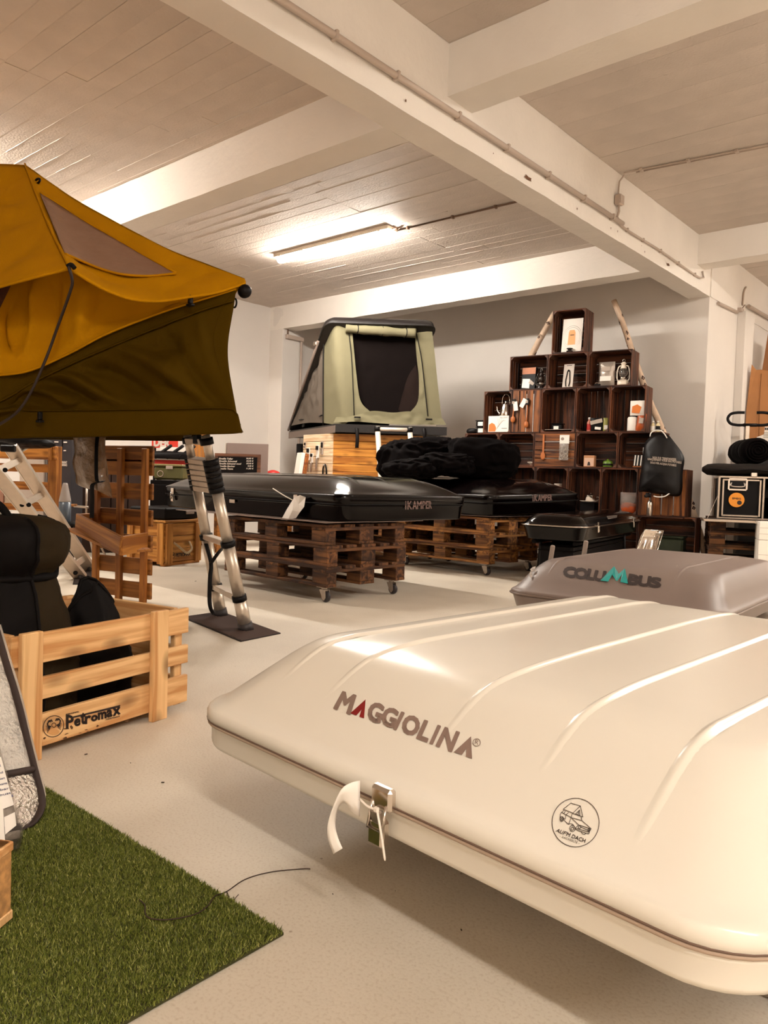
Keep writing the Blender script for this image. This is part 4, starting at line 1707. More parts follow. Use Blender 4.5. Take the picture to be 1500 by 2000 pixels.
t = sthing('black_pouch', 'soft black pouch at the left end of the crate shelf', 'pouch', SC(52, 860)[0] + .01, .10, Z[3] + .001)
blob((0, 0, .03), (.08, .07, .035), 4, .15, flat=0.0, sub=3).build('pouch', BLACKPL, t)


def ladle(cx, cy0, cy1, label, spoon_m, tagside):
    s0, z1 = SC(cx, cy0)
    _, z0 = SC(cx, cy1)
    t = sthing('ladle', label, 'ladle', s0, -.012, z0)
    H = z1 - z0
    MB().tube(ss([(0, 0, H), (.004, -.006, H * .6), (-.002, -.008, .06)], 12), [.006, .006, .006, .007, .007, .007, .008, .008, .008, .009, .010, .011], 8).build('handle', spoon_m, t)
    bb = MB()
    P = []
    for i in range(9):
        a = i / 8 * math.pi
        row = []
        for k in range(10):
            ph = 2 * math.pi * k / 9
            row.append((.030 * math.sin(a) * math.cos(ph), -.012 + .016 * math.sin(a) * math.sin(ph), .036 - .040 * math.cos(a) * 1.0))
        P.append(row)
    bb.grid(P)
    bb.build('bowl', spoon_m, t)
    MB().box((0, -.010, H - .035), (.055, .012, .075), b=.003).build('sleeve', BLACKPL, t)
    MB().box((0, -.0172, H - .035), (.03, .002, .03), b=.0005).build('sleeve_print', LOOSEGREY, t)
    tg_ = MB().box((tagside[0], -.016, H + tagside[1]), (.055, .002, .11), R=roty(tagside[2]), b=.0005)
    tg_.build('tag', CARDWHITE, t)
    MB().tube([(0, .012, H + .012), (0, -.006, H + .012), (0, -.008, H + .0)], .003, 6).build('hook', STEEL, t)
    return t


ladle(341, 655, 800, 'carved wooden ladle with a black sleeve, left of the two hanging on the crate boards', BEECH, (.03, -.08, -.15))
ladle(427, 650, 832, 'carved wooden ladle with a tilted white tag, right of the two hanging', BEECH, (-.045, -.05, .5))

s0, s1, z0, z1 = srect(525, 838, 702, 858)
t = sthing('tray', 'black tray with a pale rim on the crate floor right of the ladles', 'tray', (s0 + s1) / 2, .12, Z[3] + FL)
b = MB()
loft(b, [[(x, y, z) for x, y in rrect(-a, a, -.09 + i_, .09 - i_, .03)] for a, i_, z in ((.15, .03, 0.0), (.165, .005, .02), (.170, 0.0, .024), (.160, .01, .022), (.147, .03, .006))])
b.build('tray_body', BLACKMETAL, t)
MB().tube([(x, y, .024) for x, y in rrect(-.17, .17, -.09, .09, .03)], .0035, 6, closed=True).build('rim', LOOSEGREY, t)
s0, s1, z0, z1 = srect(565, 798, 632, 850)
t = sthing('tin', 'black lidded tin with a small white label on the black tray', 'tin', (s0 + s1) / 2, .10, Z[3] + FL + .008)
MB().box((0, 0, .045), (.125, .09, .075), b=.012).build('tin_body', BLACKPL, t)
MB().box((0, 0, .087), (.14, .105, .010), b=.004).build('lid', BLACKPL, t)
MB().box((-.004, -.046, .035), (.06, .002, .045), b=.0005).build('label', CARDWHITE, t)


def bottle(label, s, d, z, H, r_, m, capm, labm=None, group=None, name='bottle'):
    t = sthing(name, label, 'bottle', s, d, z, 0, group)
    MB().lathe([(0, 0), (r_ * .95, 0), (r_, .004), (r_, H * .62), (r_ * .9, H * .68), (r_ * .42, H * .78), (r_ * .40, H * .86)], n=18).build('bottle_body', m, t)
    MB().lathe([(r_ * .5, H * .84), (r_ * .5, H * .98), (r_ * .44, H), (0, H)], n=14).build('cap', capm, t)
    if labm:
        MB().lathe([(r_ * 1.01, H * .12), (r_ * 1.02, H * .13), (r_ * 1.02, H * .52), (r_ * 1.01, H * .53)], n=18).build('label', labm, t)
    return t


s0, s1, z0, z1 = srect(788, 765, 812, 856)
bottle('slim red and white bottle beside the small packets', (s0 + s1) / 2, .10, Z[3] + FL, z1 - z0, .026, mat('pinkish_plastic', (190, 120, 100), .4), CARDWHITE, RED)
s0, s1, z0, z1 = srect(812, 770, 893, 856)
t = sthing('snack_packet', 'black packet with a pale tilted label between the red bottle and green packet', 'packet', (s0 + s1) / 2, .09, Z[3] + FL)
packet(MB(), (0, 0, 0), .145, z1 - z0, .05, seed=6).build('packet', BLACKPL, t)
MB().box((.0, -.033, .11), (.14, .002, .045), R=roty(-.22), b=.0005).build('label', LOOSEGREY, t)
MB().box((.02, -.032, .035), (.07, .002, .03), R=roty(.1), b=.0005).build('small_label', CARDWHITE, t)
s0, s1, z0, z1 = srect(893, 770, 935, 856)
t = sthing('snack_packet', 'small green and cream packet leaning in the packet crate corner', 'packet', (s0 + s1) / 2, .08, Z[3] + FL, .25)
packet(MB(), (0, 0, 0), .07, z1 - z0, .035, seed=8).build('packet', mat('olive_green_print', (140, 136, 62), .45), t)
MB().box((-.005, -.021, .045), (.04, .002, .05), b=.0005).build('label', CARDWHITE, t)
# orange packets and canister
s0, s1, z0, z1 = srect(1076, 660, 1168, 752)
t = sthing('food_pouch', 'white and orange pouch hanging high in the right crate', 'pouch', (s0 + s1) / 2, .035, z0)
packet(MB(), (0, 0, 0), s1 - s0, z1 - z0, .03, seed=11).build('pouch', CARDWHITE, t)
MB().add([(x * .5, -.020 - .002 * math.cos(x * 20), z) for x, z in ((-.12, .03), (.05, .02), (.09, .09), (.0, .12), (-.11, .10))], [(0, 1, 2, 3, 4)]).build('picture', ORANGE, t)
MB().tube([(0, .0, z1 - z0 - .004), (0, .07, z1 - z0 + .01), (0, .265, z1 - z0 + .01)], .003, 6).build('hook', STEEL, t)
s0, s1, z0, z1 = srect(1054, 722, 1108, 846)
t = sthing('canister', 'white canister with a black pump cap in the right crate', 'canister', (s0 + s1) / 2, .08, Z[3] + FL)
MB().lathe([(0, 0), (.05, 0), (.053, .006), (.053, .14), (.045, .155), (.02, .162)], n=22).build('canister_body', CARDWHITE, t)
MB().lathe([(.026, .158), (.028, .19), (.018, .196), (.018, .215), (.0, .218)], n=16).build('cap', BLACKPL, t)
MB().box((.015, -.01, .21), (.05, .018, .014), b=.004).build('pump', BLACKPL, t)
s0, s1, z0, z1 = srect(1100, 752, 1164, 862)
t = sthing('food_pouch', 'rust orange pouch standing beside the white canister', 'pouch', (s0 + s1) / 2 + .005, .05, Z[3] + FL, -.1)
packet(MB(), (0, 0, 0), .10, z1 - z0, .05, R=roty(.12), seed=14).build('pouch', mat('rust_foil', (176, 82, 34), .35, bump=.3, bscale=40), t)
MB().box((.022, -.030, .11), (.05, .002, .06), R=roty(.15), b=.0005).build('label', LOOSEGREY, t)
for k, cx in enumerate((1209, 1242)):
    s0, s1, z0, z1 = srect(cx - 15, 780, cx + 15, 852)
    bottle(('left' if k == 0 else 'right') + ' one of two small cream bottles outside the right crate', (s0 + s1) / 2, .10, Z[3] + .001, z1 - z0, .024,
           mat('cream_label', (222, 204, 160), .45), CARDWHITE, BLACKPL if k else CARDWHITE, 'small bottles on the fourth row')

# fourth row
s0, z1 = SC(530, 876)
_, z0 = SC(528, 1046)
t = sthing('wooden_spoon', 'plain wooden spoon hanging on the crate boards', 'spoon', s0, -.010, z0)
H = z1 - z0
MB().box((.002, 0, H * .66), (.024, .008, H * .68), b=.003).build('handle', BEECH, t)
loft(MB(), [[(.031 * math.sin(math.pi * k / 9) ** .8 * math.cos(a), -.002 + .008 * math.sin(a), .003 + .115 * k / 9) for a in np.linspace(0, 2 * math.pi, 12, endpoint=False)] for k in range(1, 9)]).build('bowl', BEECH, t)
s0, s1, z0, z1 = srect(624, 880, 698, 1042)
t = sthing('ring_bag', 'clear bag of pale rings with a white header card hanging on the crate boards', 'bag', (s0 + s1) / 2, -.022, z0)
H = z1 - z0
MB().box((.004, -.001, H - .05), (.115, .004, .10), b=.001).build('header_card', CARDWHITE, t)
packet(MB(), (0, 0, .0), .11, H - .095, .035, seed=17).build('bag', CLEARBAG, t)
for k, (xx, zz_) in enumerate(((.0, .14), (-.02, .08), (.022, .10), (.0, .04), (-.025, .03), (.025, .05))):
    MB().tube([(xx + .022 * math.cos(a), .004 * math.sin(3 * a + k), zz_ + .022 * math.sin(a)) for a in np.linspace(0, 2 * math.pi, 16, endpoint=False)], .0055, 6, closed=True).build('ring', LOOSEGREY, t)
MB().add([(-.02 + .02 * math.cos(a), -.0035, H - .045 + .018 * math.sin(a)) for a in np.linspace(0, 2 * math.pi, 14, endpoint=False)], [tuple(range(14))]).build('printed_ring', LINE, t)
s0, s1, z0, z1 = srect(775, 1008, 840, 1080)
t, f, w, h = card('small_box', 'small brown card box with a pale front in the gas can crate', 'box', (775, 1008, 840, 1080), Z[2] + FL, .05, KRAFT, tilt=0, thick=.07)
fpoly(f, [(.06, .05), (.94, .05), (.94, .78), (.06, .78)]).build('front_print', mat('pale_pink_print', (216, 176, 150), .6), t)
fpoly(f, [(.35, .10), (.65, .10), (.60, .38), (.5, .46), (.40, .38)], -.002).build('picture', PRINT_DARK, t)
s0, s1, z0, z1 = srect(896, 1035, 958, 1080)
t = sthing('gas_can', 'green camping gas can in the brown box crate', 'gas can', (s0 + s1) / 2, .06, Z[2] + FL)
MB().lathe([(0, 0), (.05, 0), (.054, .006), (.054, .05), (.045, .066), (.02, .074), (.012, .076), (.012, .088), (0, .088)], n=22).build('can', CANGREEN, t)
MB().lathe([(.0545, .016), (.055, .017), (.055, .036), (.0545, .037)], n=22).build('label', BLACKPL, t)
t = sthing('bread_board', 'small round edged wooden board in the crate behind the water bag', 'board', SC(1126, 1080)[0] + .02, .05, Z[2] + FL)
MB().box((0, 0, .006), (.15, .10, .012), b=.004).build('board', BEECH, t)
s0, s1, z0, z1 = srect(1095, 1004, 1150, 1078)
t, f, w, h = card('striped_box', 'narrow dark box with white stripes on the wooden board', 'box', (1095, 1004, 1150, 1078), Z[2] + FL + .013, .035, BLACKPL, tilt=.1, thick=.05)
for x0 in (.06, .38, .74):
    fpoly(f, [(x0, .04), (x0 + .14, .04), (x0 + .20, .96), (x0 + .06, .96)]).build('stripe', CARDWHITE, t)
s0, s1, z0, z1 = srect(1160, 955, 1187, 1000)
t = sthing('price_tag', 'small white tag hanging beside the black water bag', 'tag', (s0 + s1) / 2, -.02, z0)
MB().box((0, 0, .035), (.035, .003, .07), b=.0005).build('tag', CARDWHITE, t)
MB().tube([(0, 0, .07), (.003, .012, .10), (.003, .035, .12)], .002, 5).build('string', LOOSEGREY, t)

# fifth row
s0, s1, z0, z1 = srect(750, 1240, 850, 1312)
t = sthing('plate', 'white plate under the steel pot in the lower crate', 'plate', SC(797, 1300)[0], .10, Z[1] + .12)
MB().lathe([(0, 0), (.06, 0), (.10, .012), (.102, .015), (.06, .006), (0, .005)], n=26).build('plate_body', CARDWHITE, t)
b = MB().box((0, .02, -.055), (.16, .15, .106), b=.006)
t2 = sthing('carton', 'dark carton that carries the plate and steel pot', 'box', SC(797, 1300)[0], .10, Z[1] + FL)
MB().box((0, .02, .053), (.17, .15, .104), b=.006).build('carton_body', BLACKPL, t2)
t = sthing('steel_pot', 'small shiny steel pot on the white plate', 'pot', SC(810, 1280)[0], .10, Z[1] + .127)
MB().lathe([(0, 0), (.052, 0), (.058, .006), (.060, .065), (.063, .068), (.060, .072), (.03, .082), (.006, .086), (.008, .098), (0, .10)], n=24).build('pot_body', CHROME, t)
MB().tube(ss([(.058, 0, .05), (.09, 0, .055), (.09, 0, .02), (.058, 0, .015)], 10), .004, 6).build('handle', CHROME, t)
s0, s1, z0, z1 = srect(1000, 1230, 1118, 1368)
t = sthing('orange_goods_bag', 'clear crinkled bag with orange goods in the lower right crate', 'bag', (s0 + s1) / 2, .12, Z[1] + FL)
blob((0, 0, .055), (.085, .06, .06), 6, .2, flat=0.002, sub=3).build('orange_goods', mat('orange_textile', (196, 84, 30), .6), t)
packet(MB(), (0, 0, 0), s1 - s0, z1 - z0, .14, seed=21).build('clear_bag', CLEARBAG, t)
s0, s1, z0, z1 = srect(575, 1115, 640, 1140)
t = sthing('grey_jug', 'faint grey jug in the crate left of the steel pot', 'jug', SC(600, 1130)[0], .12, Z[1] + FL)
MB().lathe([(0, 0), (.05, 0), (.055, .01), (.06, .2), (.045, .26), (.045, .30), (.048, .31), (0, .31)], n=20).build('jug_body', LOOSEGREY, t)
s0, s1, z0, z1 = srect(380, 1040, 470, 1075)
t = sthing('bowl', 'pale bowl just visible in the dark crate behind the black covers', 'bowl', SC(400, 1060)[0] + .1, .10, Z[2] + FL)
MB().lathe([(0, 0), (.04, 0), (.085, .04), (.088, .045), (.08, .042), (.035, .008), (0, .008)], n=22).build('bowl_body', CREAMENAMEL, t)
# bottom row
s0, s1, z0, z1 = srect(1190, 1500, 1400, 1600)
t = sthing('storage_box', 'dark green storage box inside the bottom right crate', 'box', SC(1300, 1560)[0], .17, Z[0] + FL)
MB().box((0, 0, .085), (.34, .2, .17), b=.02).build('box_body', DKGREEN, t)
MB().box((0, 0, .18), (.36, .22, .022), b=.008).build('lid', DKGREEN, t)

# --- black water bag hanging at the right end
OIL = mat('black_coated_fabric', (9, 5, 5), .45, spec=.3, bump=.15, bscale=14)
s0, z1 = SC(1145, 900)
s1, z0 = SC(1435, 1262)
t = sthing('water_bag', 'black water bag with white rope handles and printed text, hanging at the shelf end', 'water bag', SC(1290, 1080)[0], -.13, z0)
o_s = SC(1290, 1080)[0]
outl = [(1175, 1240), (1150, 1235), (1165, 1120), (1185, 960), (1205, 915), (1260, 870), (1330, 880), (1370, 920), (1437, 1020), (1430, 1120), (1415, 1262), (1300, 1258)]
C2 = [SC(*p) for p in outl]
C2 = [(a - o_s, b_ - z0) for a, b_ in C2]
cxm = np.mean([c[0] for c in C2])
P2 = ss([(a, 0, b_) for a, b_ in C2] + [(C2[0][0], 0, C2[0][1])], 60)[:-1]
b = MB()
for sg in (-1, 1):
    rows = []
    for k in range(9):
        q = k / 8
        row = []
        for p in P2 + [P2[0]]:
            x = cxm + (p[0] - cxm) * (1 - q)
            zc_ = .22
            z = zc_ + (p[2] - zc_) * (1 - q)
            bul = .075 * (1 - (1 - q) ** 2) ** .6 * (1.15 - .9 * max(0, (z - .25)))
            row.append((x, sg * (bul + .012 * nz((x * 1, sg, z), 9, 3) * min(1, q * 3)), z))
        rows.append(row)
    b.grid(rows)
b.build('bag_body', OIL, t)
b = MB()
sfw = on_shelf(-.13 - .090)
WLoc = Matrix.Translation(t.location) @ Matrix.Rotation(SHA, 4, 'Z')
WInv = np.array(WLoc.inverted())


def to_loc(fn):
    def g(u, v):
        p = fn(u, v)
        return (WInv @ np.array([*p, 1.0]))[:3]
    return g


gl = to_loc(sfw)
cpx = lambda cx, cy: (900 + cx * .306667, 580 + cy * .306667)
for body, x0, y0, x1, y1 in (('NUR FUR TRINKWASSER', 1222, 1030, 1372, 1040), ('UNIQUEMENT POUR EAU POTABLE', 1190, 1040, 1405, 1060), ('SOLO PER ACQUA POTABILE', 1208, 1062, 1372, 1078)):
    lettering(body, (cpx(x0, y0), cpx(x1, y1 + 4), cpx(x1, y1 - 12), cpx(x0, y0 - 14)), gl, b, bold=.5)
b.build('lettering', LOOSEGREY, t)['kind'] = 'stuff'
for pts in (((1228, 895), (1235, 872), (1262, 857), (1295, 858), (1320, 880), (1335, 905)), ((1250, 1268), (1280, 1274), (1320, 1270), (1355, 1248))):
    loc_ = [np.array([SC(*p)[0] - o_s, -.03, SC(*p)[1] - z0]) for p in pts]
    MB().tube(ss(loc_, 20), .006, 7).build('rope_handle', CARDWHITE, t)
MB().tube([(SC(1290, 862)[0] - o_s, -.03, SC(1290, 858)[1] - z0 + .004), (SC(1290, 862)[0] - o_s, .06, SC(1290, 858)[1] - z0 + .012), (SC(1290, 862)[0] - o_s, .13, SC(1290, 858)[1] - z0 + .012)], .006, 6).build('hook', STEEL, t)
tx, tz = SC(1212, 1265)
MB().lathe([(.0, 0), (.032, 0), (.034, .02), (.02, .03), (.02, .05), (0, .05)], c=(tx - o_s, -.03, tz - z0 - .02), n=16).build('tap', BLACKPL, t)
MB().tube([(tx - o_s - .03, -.04, tz - z0), (tx - o_s, -.07, tz - z0 - .02), (tx - o_s + .04, -.05, tz - z0 + .02)], .006, 6).build('tap_lever', BLACKPL, t)
s0, s1, z0, z1 = srect(1199, 1338, 1221, 1396)
t = sthing('aluminium_flask', 'slim aluminium flask standing before the turned crate below the water bag', 'flask', (s0 + s1) / 2, -.05, z0)
MB().lathe([(0, 0), (.03, 0), (.032, .005), (.032, .14), (.022, .155), (.02, .17), (0, .17)], n=18).build('flask_body', STEEL, t)
# narrow ledge so that it has something to stand on: the rim of the crate below runs forward
board('ledge', .5, .09, .012, (.25, -.05, -.008), DARKIN, bpy.data.objects['apple_crate.018'], None)

# --- birch poles leaning in an A behind the crates
BIRCH = mat('birch_bark', (226, 196, 168), .7, var=.25, vscale=9, bump=.3, bscale=30)
BARKDARK = mat('dark_bark_mark', (58, 32, 24), .8)


def birch(label, pts, r0, r1, seed):
    R_ = random.Random(seed)
    P = ss(pts, 46)
    rs = [r0 + (r1 - r0) * i / 45 + R_.uniform(-.0012, .0012) for i in range(46)]
    t = thing('birch_pole', label, 'pole', tuple(P[-1]), 0, 'birch poles behind the crates')
    org_build(MB().tube(P, rs, 12), 'trunk', BIRCH, t)
    for k in range(44):
        i = R_.randrange(2, 43)
        a = R_.uniform(0, 6.28)
        tg_ = _nrm(P[i + 1] - P[i - 1])
        s_ = _nrm(np.cross(tg_, (0, 1, 0)))
        e_ = np.cross(s_, tg_)
        d_ = s_ * math.cos(a) + e_ * math.sin(a)
        sd = np.cross(d_, tg_)
        c_ = P[i] + d_ * (rs[i] + .0025)
        L_, W_ = R_.uniform(.016, .040), R_.uniform(.014, .032)
        org_build(MB().add([c_ - sd * W_ - d_ * .004, c_ - tg_ * L_, c_ + sd * W_ - d_ * .004, c_ + tg_ * L_ * .6], [(0, 1, 2, 3)]), 'bark_mark', BARKDARK, t)
    return t


dB = .44
pp = [(975, 22), (1032, 170), (1082, 318), (1122, 440), (1208, 680), (1262, 800), (1430, 1230), (1484, 1400)]
pw = [on_shelf(dB)(*cpx(*p)) for p in pp]
pw.append(pw[-1] + (pw[-1] - pw[-2]) * ((pw[-1][2] - 0.03) / (pw[-2][2] - pw[-1][2])))
birch('birch pole leaning behind the right side of the crate shelf', pw, .032, .045, 3)
pl_ = [on_shelf(dB)(*cpx(*p)) for p in ((600, 100), (520, 240), (440, 390))]
dd_ = pl_[2] - pl_[1]
pl_.append(pl_[2] + dd_ * ((pl_[2][2] - .03) / -dd_[2]))
birch('birch pole leaning behind the left side of the crate shelf', pl_, .036, .05, 8)

# ------------------------------------------------------------------ yellow fold-out roof tent on the left
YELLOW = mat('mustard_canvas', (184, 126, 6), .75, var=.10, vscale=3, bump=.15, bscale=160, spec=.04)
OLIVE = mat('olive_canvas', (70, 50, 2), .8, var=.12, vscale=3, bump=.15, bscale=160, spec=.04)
SKYPANE = mat('skylight_mesh', (138, 104, 84), .35, var=.1, vscale=12, bump=.2, bscale=30)
DARKMESH = mat('dark_mesh', (86, 50, 30), .6, var=.4, vscale=40)
BASEBLACK = mat('black_base_board', (26, 16, 12), .5)
BLACKCORD = mat('black_rod', (34, 16, 12), .4)
C0 = PD(472, 846, 3.72)
t = thing('rooftop_tent', 'opened mustard yellow and olive canvas rooftop tent with a skylight, raised at the left', 'rooftop tent', (C0[0] - .8, C0[1] - .3, 1.0))


def dp(lst, d):
    """Pixel polyline at given depth(s)."""
    out = []
    for k, p in enumerate(lst):
        dd = d[k] if hasattr(d, '__len__') else d
        out.append(PD(p[0], p[1], dd))
    return out


LOS = rotz(math.radians(13)) @ _nrm(np.array([C0[0], C0[1], 0]))      # level direction away from the viewer at the tent's end
FO = [(.43, .02, .57, .74, -.05, .020), (.53, .08, .68, .84, -.055, .020), (.69, .03, .92, .92, -.06, .022), (.80, .0, .95, .9, .045, .016), (.60, .05, .80, .95, .04, .020),
      (.90, .05, .985, .95, -.04, .014), (.30, .1, .48, .9, -.045, .022), (.20, .0, .36, .95, .04, .02), (.48, .0, .62, .8, .04, .018)]
FY = [(.47, .0, .41, .8, -.06, .022), (.40, .0, .36, .7, .05, .022), (.52, .0, .47, .9, .045, .022), (.62, .0, .56, .9, -.04, .025), (.70, .2, .95, .75, -.045, .03), (.33, .0, .30, .8, -.05, .02)]
hem = dp([(-260, 758), (-120, 742), (0, 734), (62, 724), (140, 690), (215, 651), (330, 607), (420, 579), (462, 566)], [3.60, 3.62, 3.64, 3.64, 3.66, 3.67, 3.69, 3.71, 3.74])
under = dp([(-260, 470), (-120, 500), (0, 535), (60, 530), (135, 520), (215, 550), (310, 570), (390, 562), (466, 548)], [3.70, 3.70, 3.70, 3.68, 3.62, 3.66, 3.70, 3.73, 3.76])
mid_in = dp([(-260, 620), (-120, 625), (0, 632), (60, 630), (150, 612), (230, 602), (330, 590), (410, 571), (464, 557)], [3.62, 3.66, 3.62, 3.70, 3.64, 3.70, 3.68, 3.72, 3.75])
org_build(MB().grid(cloth([under, mid_in, hem], 110, 34, .04, 2.6, 2, stretch=(1, 1, .45), folds=FY)), 'inner_wall', YELLOW, t).modifiers.new('s', 'SOLIDIFY').thickness = .003
# olive lower wall below the diagonal bow
bow = dp([(-260, 880), (-130, 842), (0, 786), (66, 748), (140, 712), (225, 675), (330, 632), (405, 604), (458, 588)], [3.66, 3.66, 3.66, 3.67, 3.68, 3.69, 3.70, 3.71, 3.73])
bow_top = dp([(-260, 752), (-120, 736), (0, 728), (62, 716), (140, 683), (215, 645), (330, 601), (420, 572), (462, 560)], [3.66, 3.66, 3.66, 3.67, 3.68, 3.69, 3.70, 3.71, 3.74])
bot = dp([(-260, 892), (-130, 866), (0, 832), (66, 818), (140, 812), (225, 806), (330, 804), (420, 802), (462, 806)], [3.70] * 9)
mid_b = dp([(-260, 886), (-130, 855), (0, 812), (66, 786), (140, 768), (225, 748), (330, 728), (405, 706), (445, 690)], [3.68, 3.68, 3.66, 3.70, 3.66, 3.70, 3.66, 3.70, 3.72])
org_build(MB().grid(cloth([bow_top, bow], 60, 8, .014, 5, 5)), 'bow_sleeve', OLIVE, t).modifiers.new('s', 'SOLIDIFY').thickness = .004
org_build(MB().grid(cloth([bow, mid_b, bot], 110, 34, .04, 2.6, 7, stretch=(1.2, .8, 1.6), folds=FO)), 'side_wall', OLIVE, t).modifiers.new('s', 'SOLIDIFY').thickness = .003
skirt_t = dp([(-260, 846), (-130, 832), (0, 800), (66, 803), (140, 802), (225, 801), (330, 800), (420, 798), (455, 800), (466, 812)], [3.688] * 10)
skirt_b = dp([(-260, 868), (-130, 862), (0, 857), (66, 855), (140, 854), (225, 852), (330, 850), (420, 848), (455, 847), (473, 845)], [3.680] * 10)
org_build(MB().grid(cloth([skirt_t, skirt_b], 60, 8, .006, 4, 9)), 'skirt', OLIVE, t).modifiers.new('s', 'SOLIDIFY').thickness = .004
# end wall: from the front crease to the far corner, nearly edge on from here
crease = dp([(462, 562), (436, 600), (418, 660), (430, 720), (450, 790), (472, 846)], [3.73, 3.72, 3.71, 3.71, 3.71, 3.72])
sil = [PD(u, v, 4.7) for u, v in ((458, 566), (450, 610), (446, 660), (434, 720), (444, 790), (474, 842))]
midc = [PD(u, v, 4.1) for u, v in ((462, 564), (448, 605), (440, 660), (434, 720), (449, 790), (475, 844))]
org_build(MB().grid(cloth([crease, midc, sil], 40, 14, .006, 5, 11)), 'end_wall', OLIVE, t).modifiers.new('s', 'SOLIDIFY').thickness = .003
# outer fly
ridge = dp([(50, 322), (95, 354), (150, 391), (235, 438), (330, 487), (400, 514), (478, 544)], [4.25, 4.2, 4.15, 4.05, 3.95, 3.88, 3.80])
flyl = dp([(137, 524), (200, 562), (255, 583), (310, 588), (370, 580), (425, 571), (480, 553)], [3.30, 3.40, 3.48, 3.55, 3.62, 3.68, 3.76])
flym = dp([(92, 430), (150, 480), (200, 510), (265, 532), (345, 534), (412, 540), (480, 549)], [3.75, 3.75, 3.72, 3.74, 3.76, 3.77, 3.78])
org_build(MB().grid(cloth([ridge, flym, flyl], 70, 30, .022, 2.8, 13)), 'fly_panel', YELLOW, t).modifiers.new('s', 'SOLIDIFY').thickness = .003
ridge_l = dp([(-260, 316), (-120, 318), (0, 320), (50, 322)], [4.0, 4.1, 4.2, 4.25])
fm_l = dp([(-260, 440), (-120, 440), (0, 440), (92, 430)], [3.8, 3.78, 3.75, 3.75])
fl_l = dp([(-260, 640), (-120, 596), (0, 560), (137, 524)], [3.5, 3.45, 3.38, 3.30])
org_build(MB().grid(cloth([ridge_l, fm_l, fl_l], 50, 30, .035, 2.6, 15)), 'fly_panel', YELLOW, t).modifiers.new('s', 'SOLIDIFY').thickness = .003
seam = [ss([ridge[0], flym[0], flyl[0]], 20)[k] + np.array([.0, -.004, .004]) for k in range(20)]
org_build(MB().tube(seam, .006, 6), 'fly_seam', YELLOW, t)
org_build(MB().tube([p + np.array([0.002, -.006, -.002]) for p in ss(flyl, 40)], .007, 6), 'fly_hem', YELLOW, t)
org_build(MB().tube([p + np.array([0.002, -.004, -.002]) for p in ss(fl_l, 30)], .007, 6), 'fly_hem', YELLOW, t)
org_build(MB().tube([p + np.array([.002, -.006, .002]) for p in ss(hem, 50)], .006, 6), 'wall_hem', YELLOW, t)
org_build(MB().tube([p + np.array([.002, -.006, .002]) for p in ss(bow, 50)], .005, 6), 'sleeve_seam', OLIVE, t)
org_build(MB().tube([p + np.array([.002, -.006, .002]) for p in ss(skirt_t, 50)], .004, 6), 'skirt_seam', OLIVE, t)
# skylight pane sewn into the fly: follows the fly surface, a little proud of it
FLYG = cloth([ridge, flym, flyl], 70, 30, .022, 2.8, 13)


def fly_at(u, v):
    """The fly surface under a pixel, by the nearest projected grid point plane."""
    best, bp = 1e9, None
    r = _nrm(ray(u, v))
    for row in FLYG:
        for p in row:
            w = p - CO
            dd = np.linalg.norm(w - r * (w @ r))
            if dd < best:
                best, bp = dd, w @ r
    return CO + r * (bp - .030)


pane_t = [(78, 376), (120, 402), (170, 434), (230, 468), (290, 503), (344, 533)]
pane_b = [(128, 496), (160, 510), (200, 526), (240, 536), (290, 539), (344, 534)]
pt, pb2 = [fly_at(*p) for p in pane_t], [fly_at(*p) for p in pane_b]
pm = [fly_at((a[0] + b_[0]) / 2, (a[1] + b_[1]) / 2) for a, b_ in zip(pane_t, pane_b)]
org_build(MB().grid(cloth([pt, pm, pb2], 30, 12, .004, 7, 17)), 'skylight', SKYPANE, t).modifiers.new('s', 'SOLIDIFY').thickness = .003
for c_ in (pt, pb2):
    org_build(MB().tube(ss(c_, 24), .006, 6), 'skylight_hem', YELLOW, t)
# back slope of the fly and the hidden far side, so that the tent is a closed body
back = [p + LOS * 1.15 + np.array([0, 0, -.75 + .55 * k / 6]) for k, p in enumerate(ridge)]
org_build(MB().grid(cloth([ridge, back], 40, 12, .012, 3, 19)), 'fly_panel', YELLOW, t)
back_l = [p + LOS * 1.15 + np.array([0, 0, -.75]) for p in ridge_l]
org_build(MB().grid(cloth([ridge_l, back_l], 30, 12, .012, 3, 21)), 'fly_panel', YELLOW, t)
bb_ = [np.array([p[0], p[1], 1.07]) for p in back_l + back]
org_build(MB().grid(cloth([back_l + back, bb_], 50, 10, .012, 3, 23)), 'far_wall', OLIVE, t)
# bow pole with its black end hub, base board, hooks
org_build(MB().tube([p + LOS * .03 for p in ss(bow_top, 30)], .011, 8), 'bow_pole', STEEL, t)
hub = PD(478, 569, 3.76)
org_build(MB().lathe([(0, -.04), (.020, -.036), (.031, -.016), (.033, .0), (.031, .018), (.022, .034), (0, .04)], c=hub, R=frame_from(LOS, (0, 0, 1)) @ np.array([[0, 0, 1], [1, 0, 0], [0, 1, 0]]), n=20), 'end_hub', BLACKPL, t)
rp = PD(458, 592, 3.8)
org_build(MB().tube([rp + np.array([.016 * math.cos(a), 0, .022 * math.sin(a)]) for a in np.linspace(0, 2 * math.pi, 16, endpoint=False)], .005, 6, closed=True), 'pull_ring', BLACKPL, t)
for (u, v) in ((372, 585), (78, 812)):
    p = PD(u, v, 3.64)
    b = MB().box(p, (.022, .02, .04), b=.004)
    b.box(p + np.array([0, 0, -.026]), (.045, .022, .012), b=.003)
    org_build(b, 'hook', BLACKPL, t)
p = PD(73, 354, 4.12)
org_build(MB().tube([p + np.array([.03 * math.cos(a), 0, .012 * math.sin(a)]) for a in np.linspace(0, 2 * math.pi, 14, endpoint=False)], .006, 6, closed=True), 'loop', BLACKPL, t)
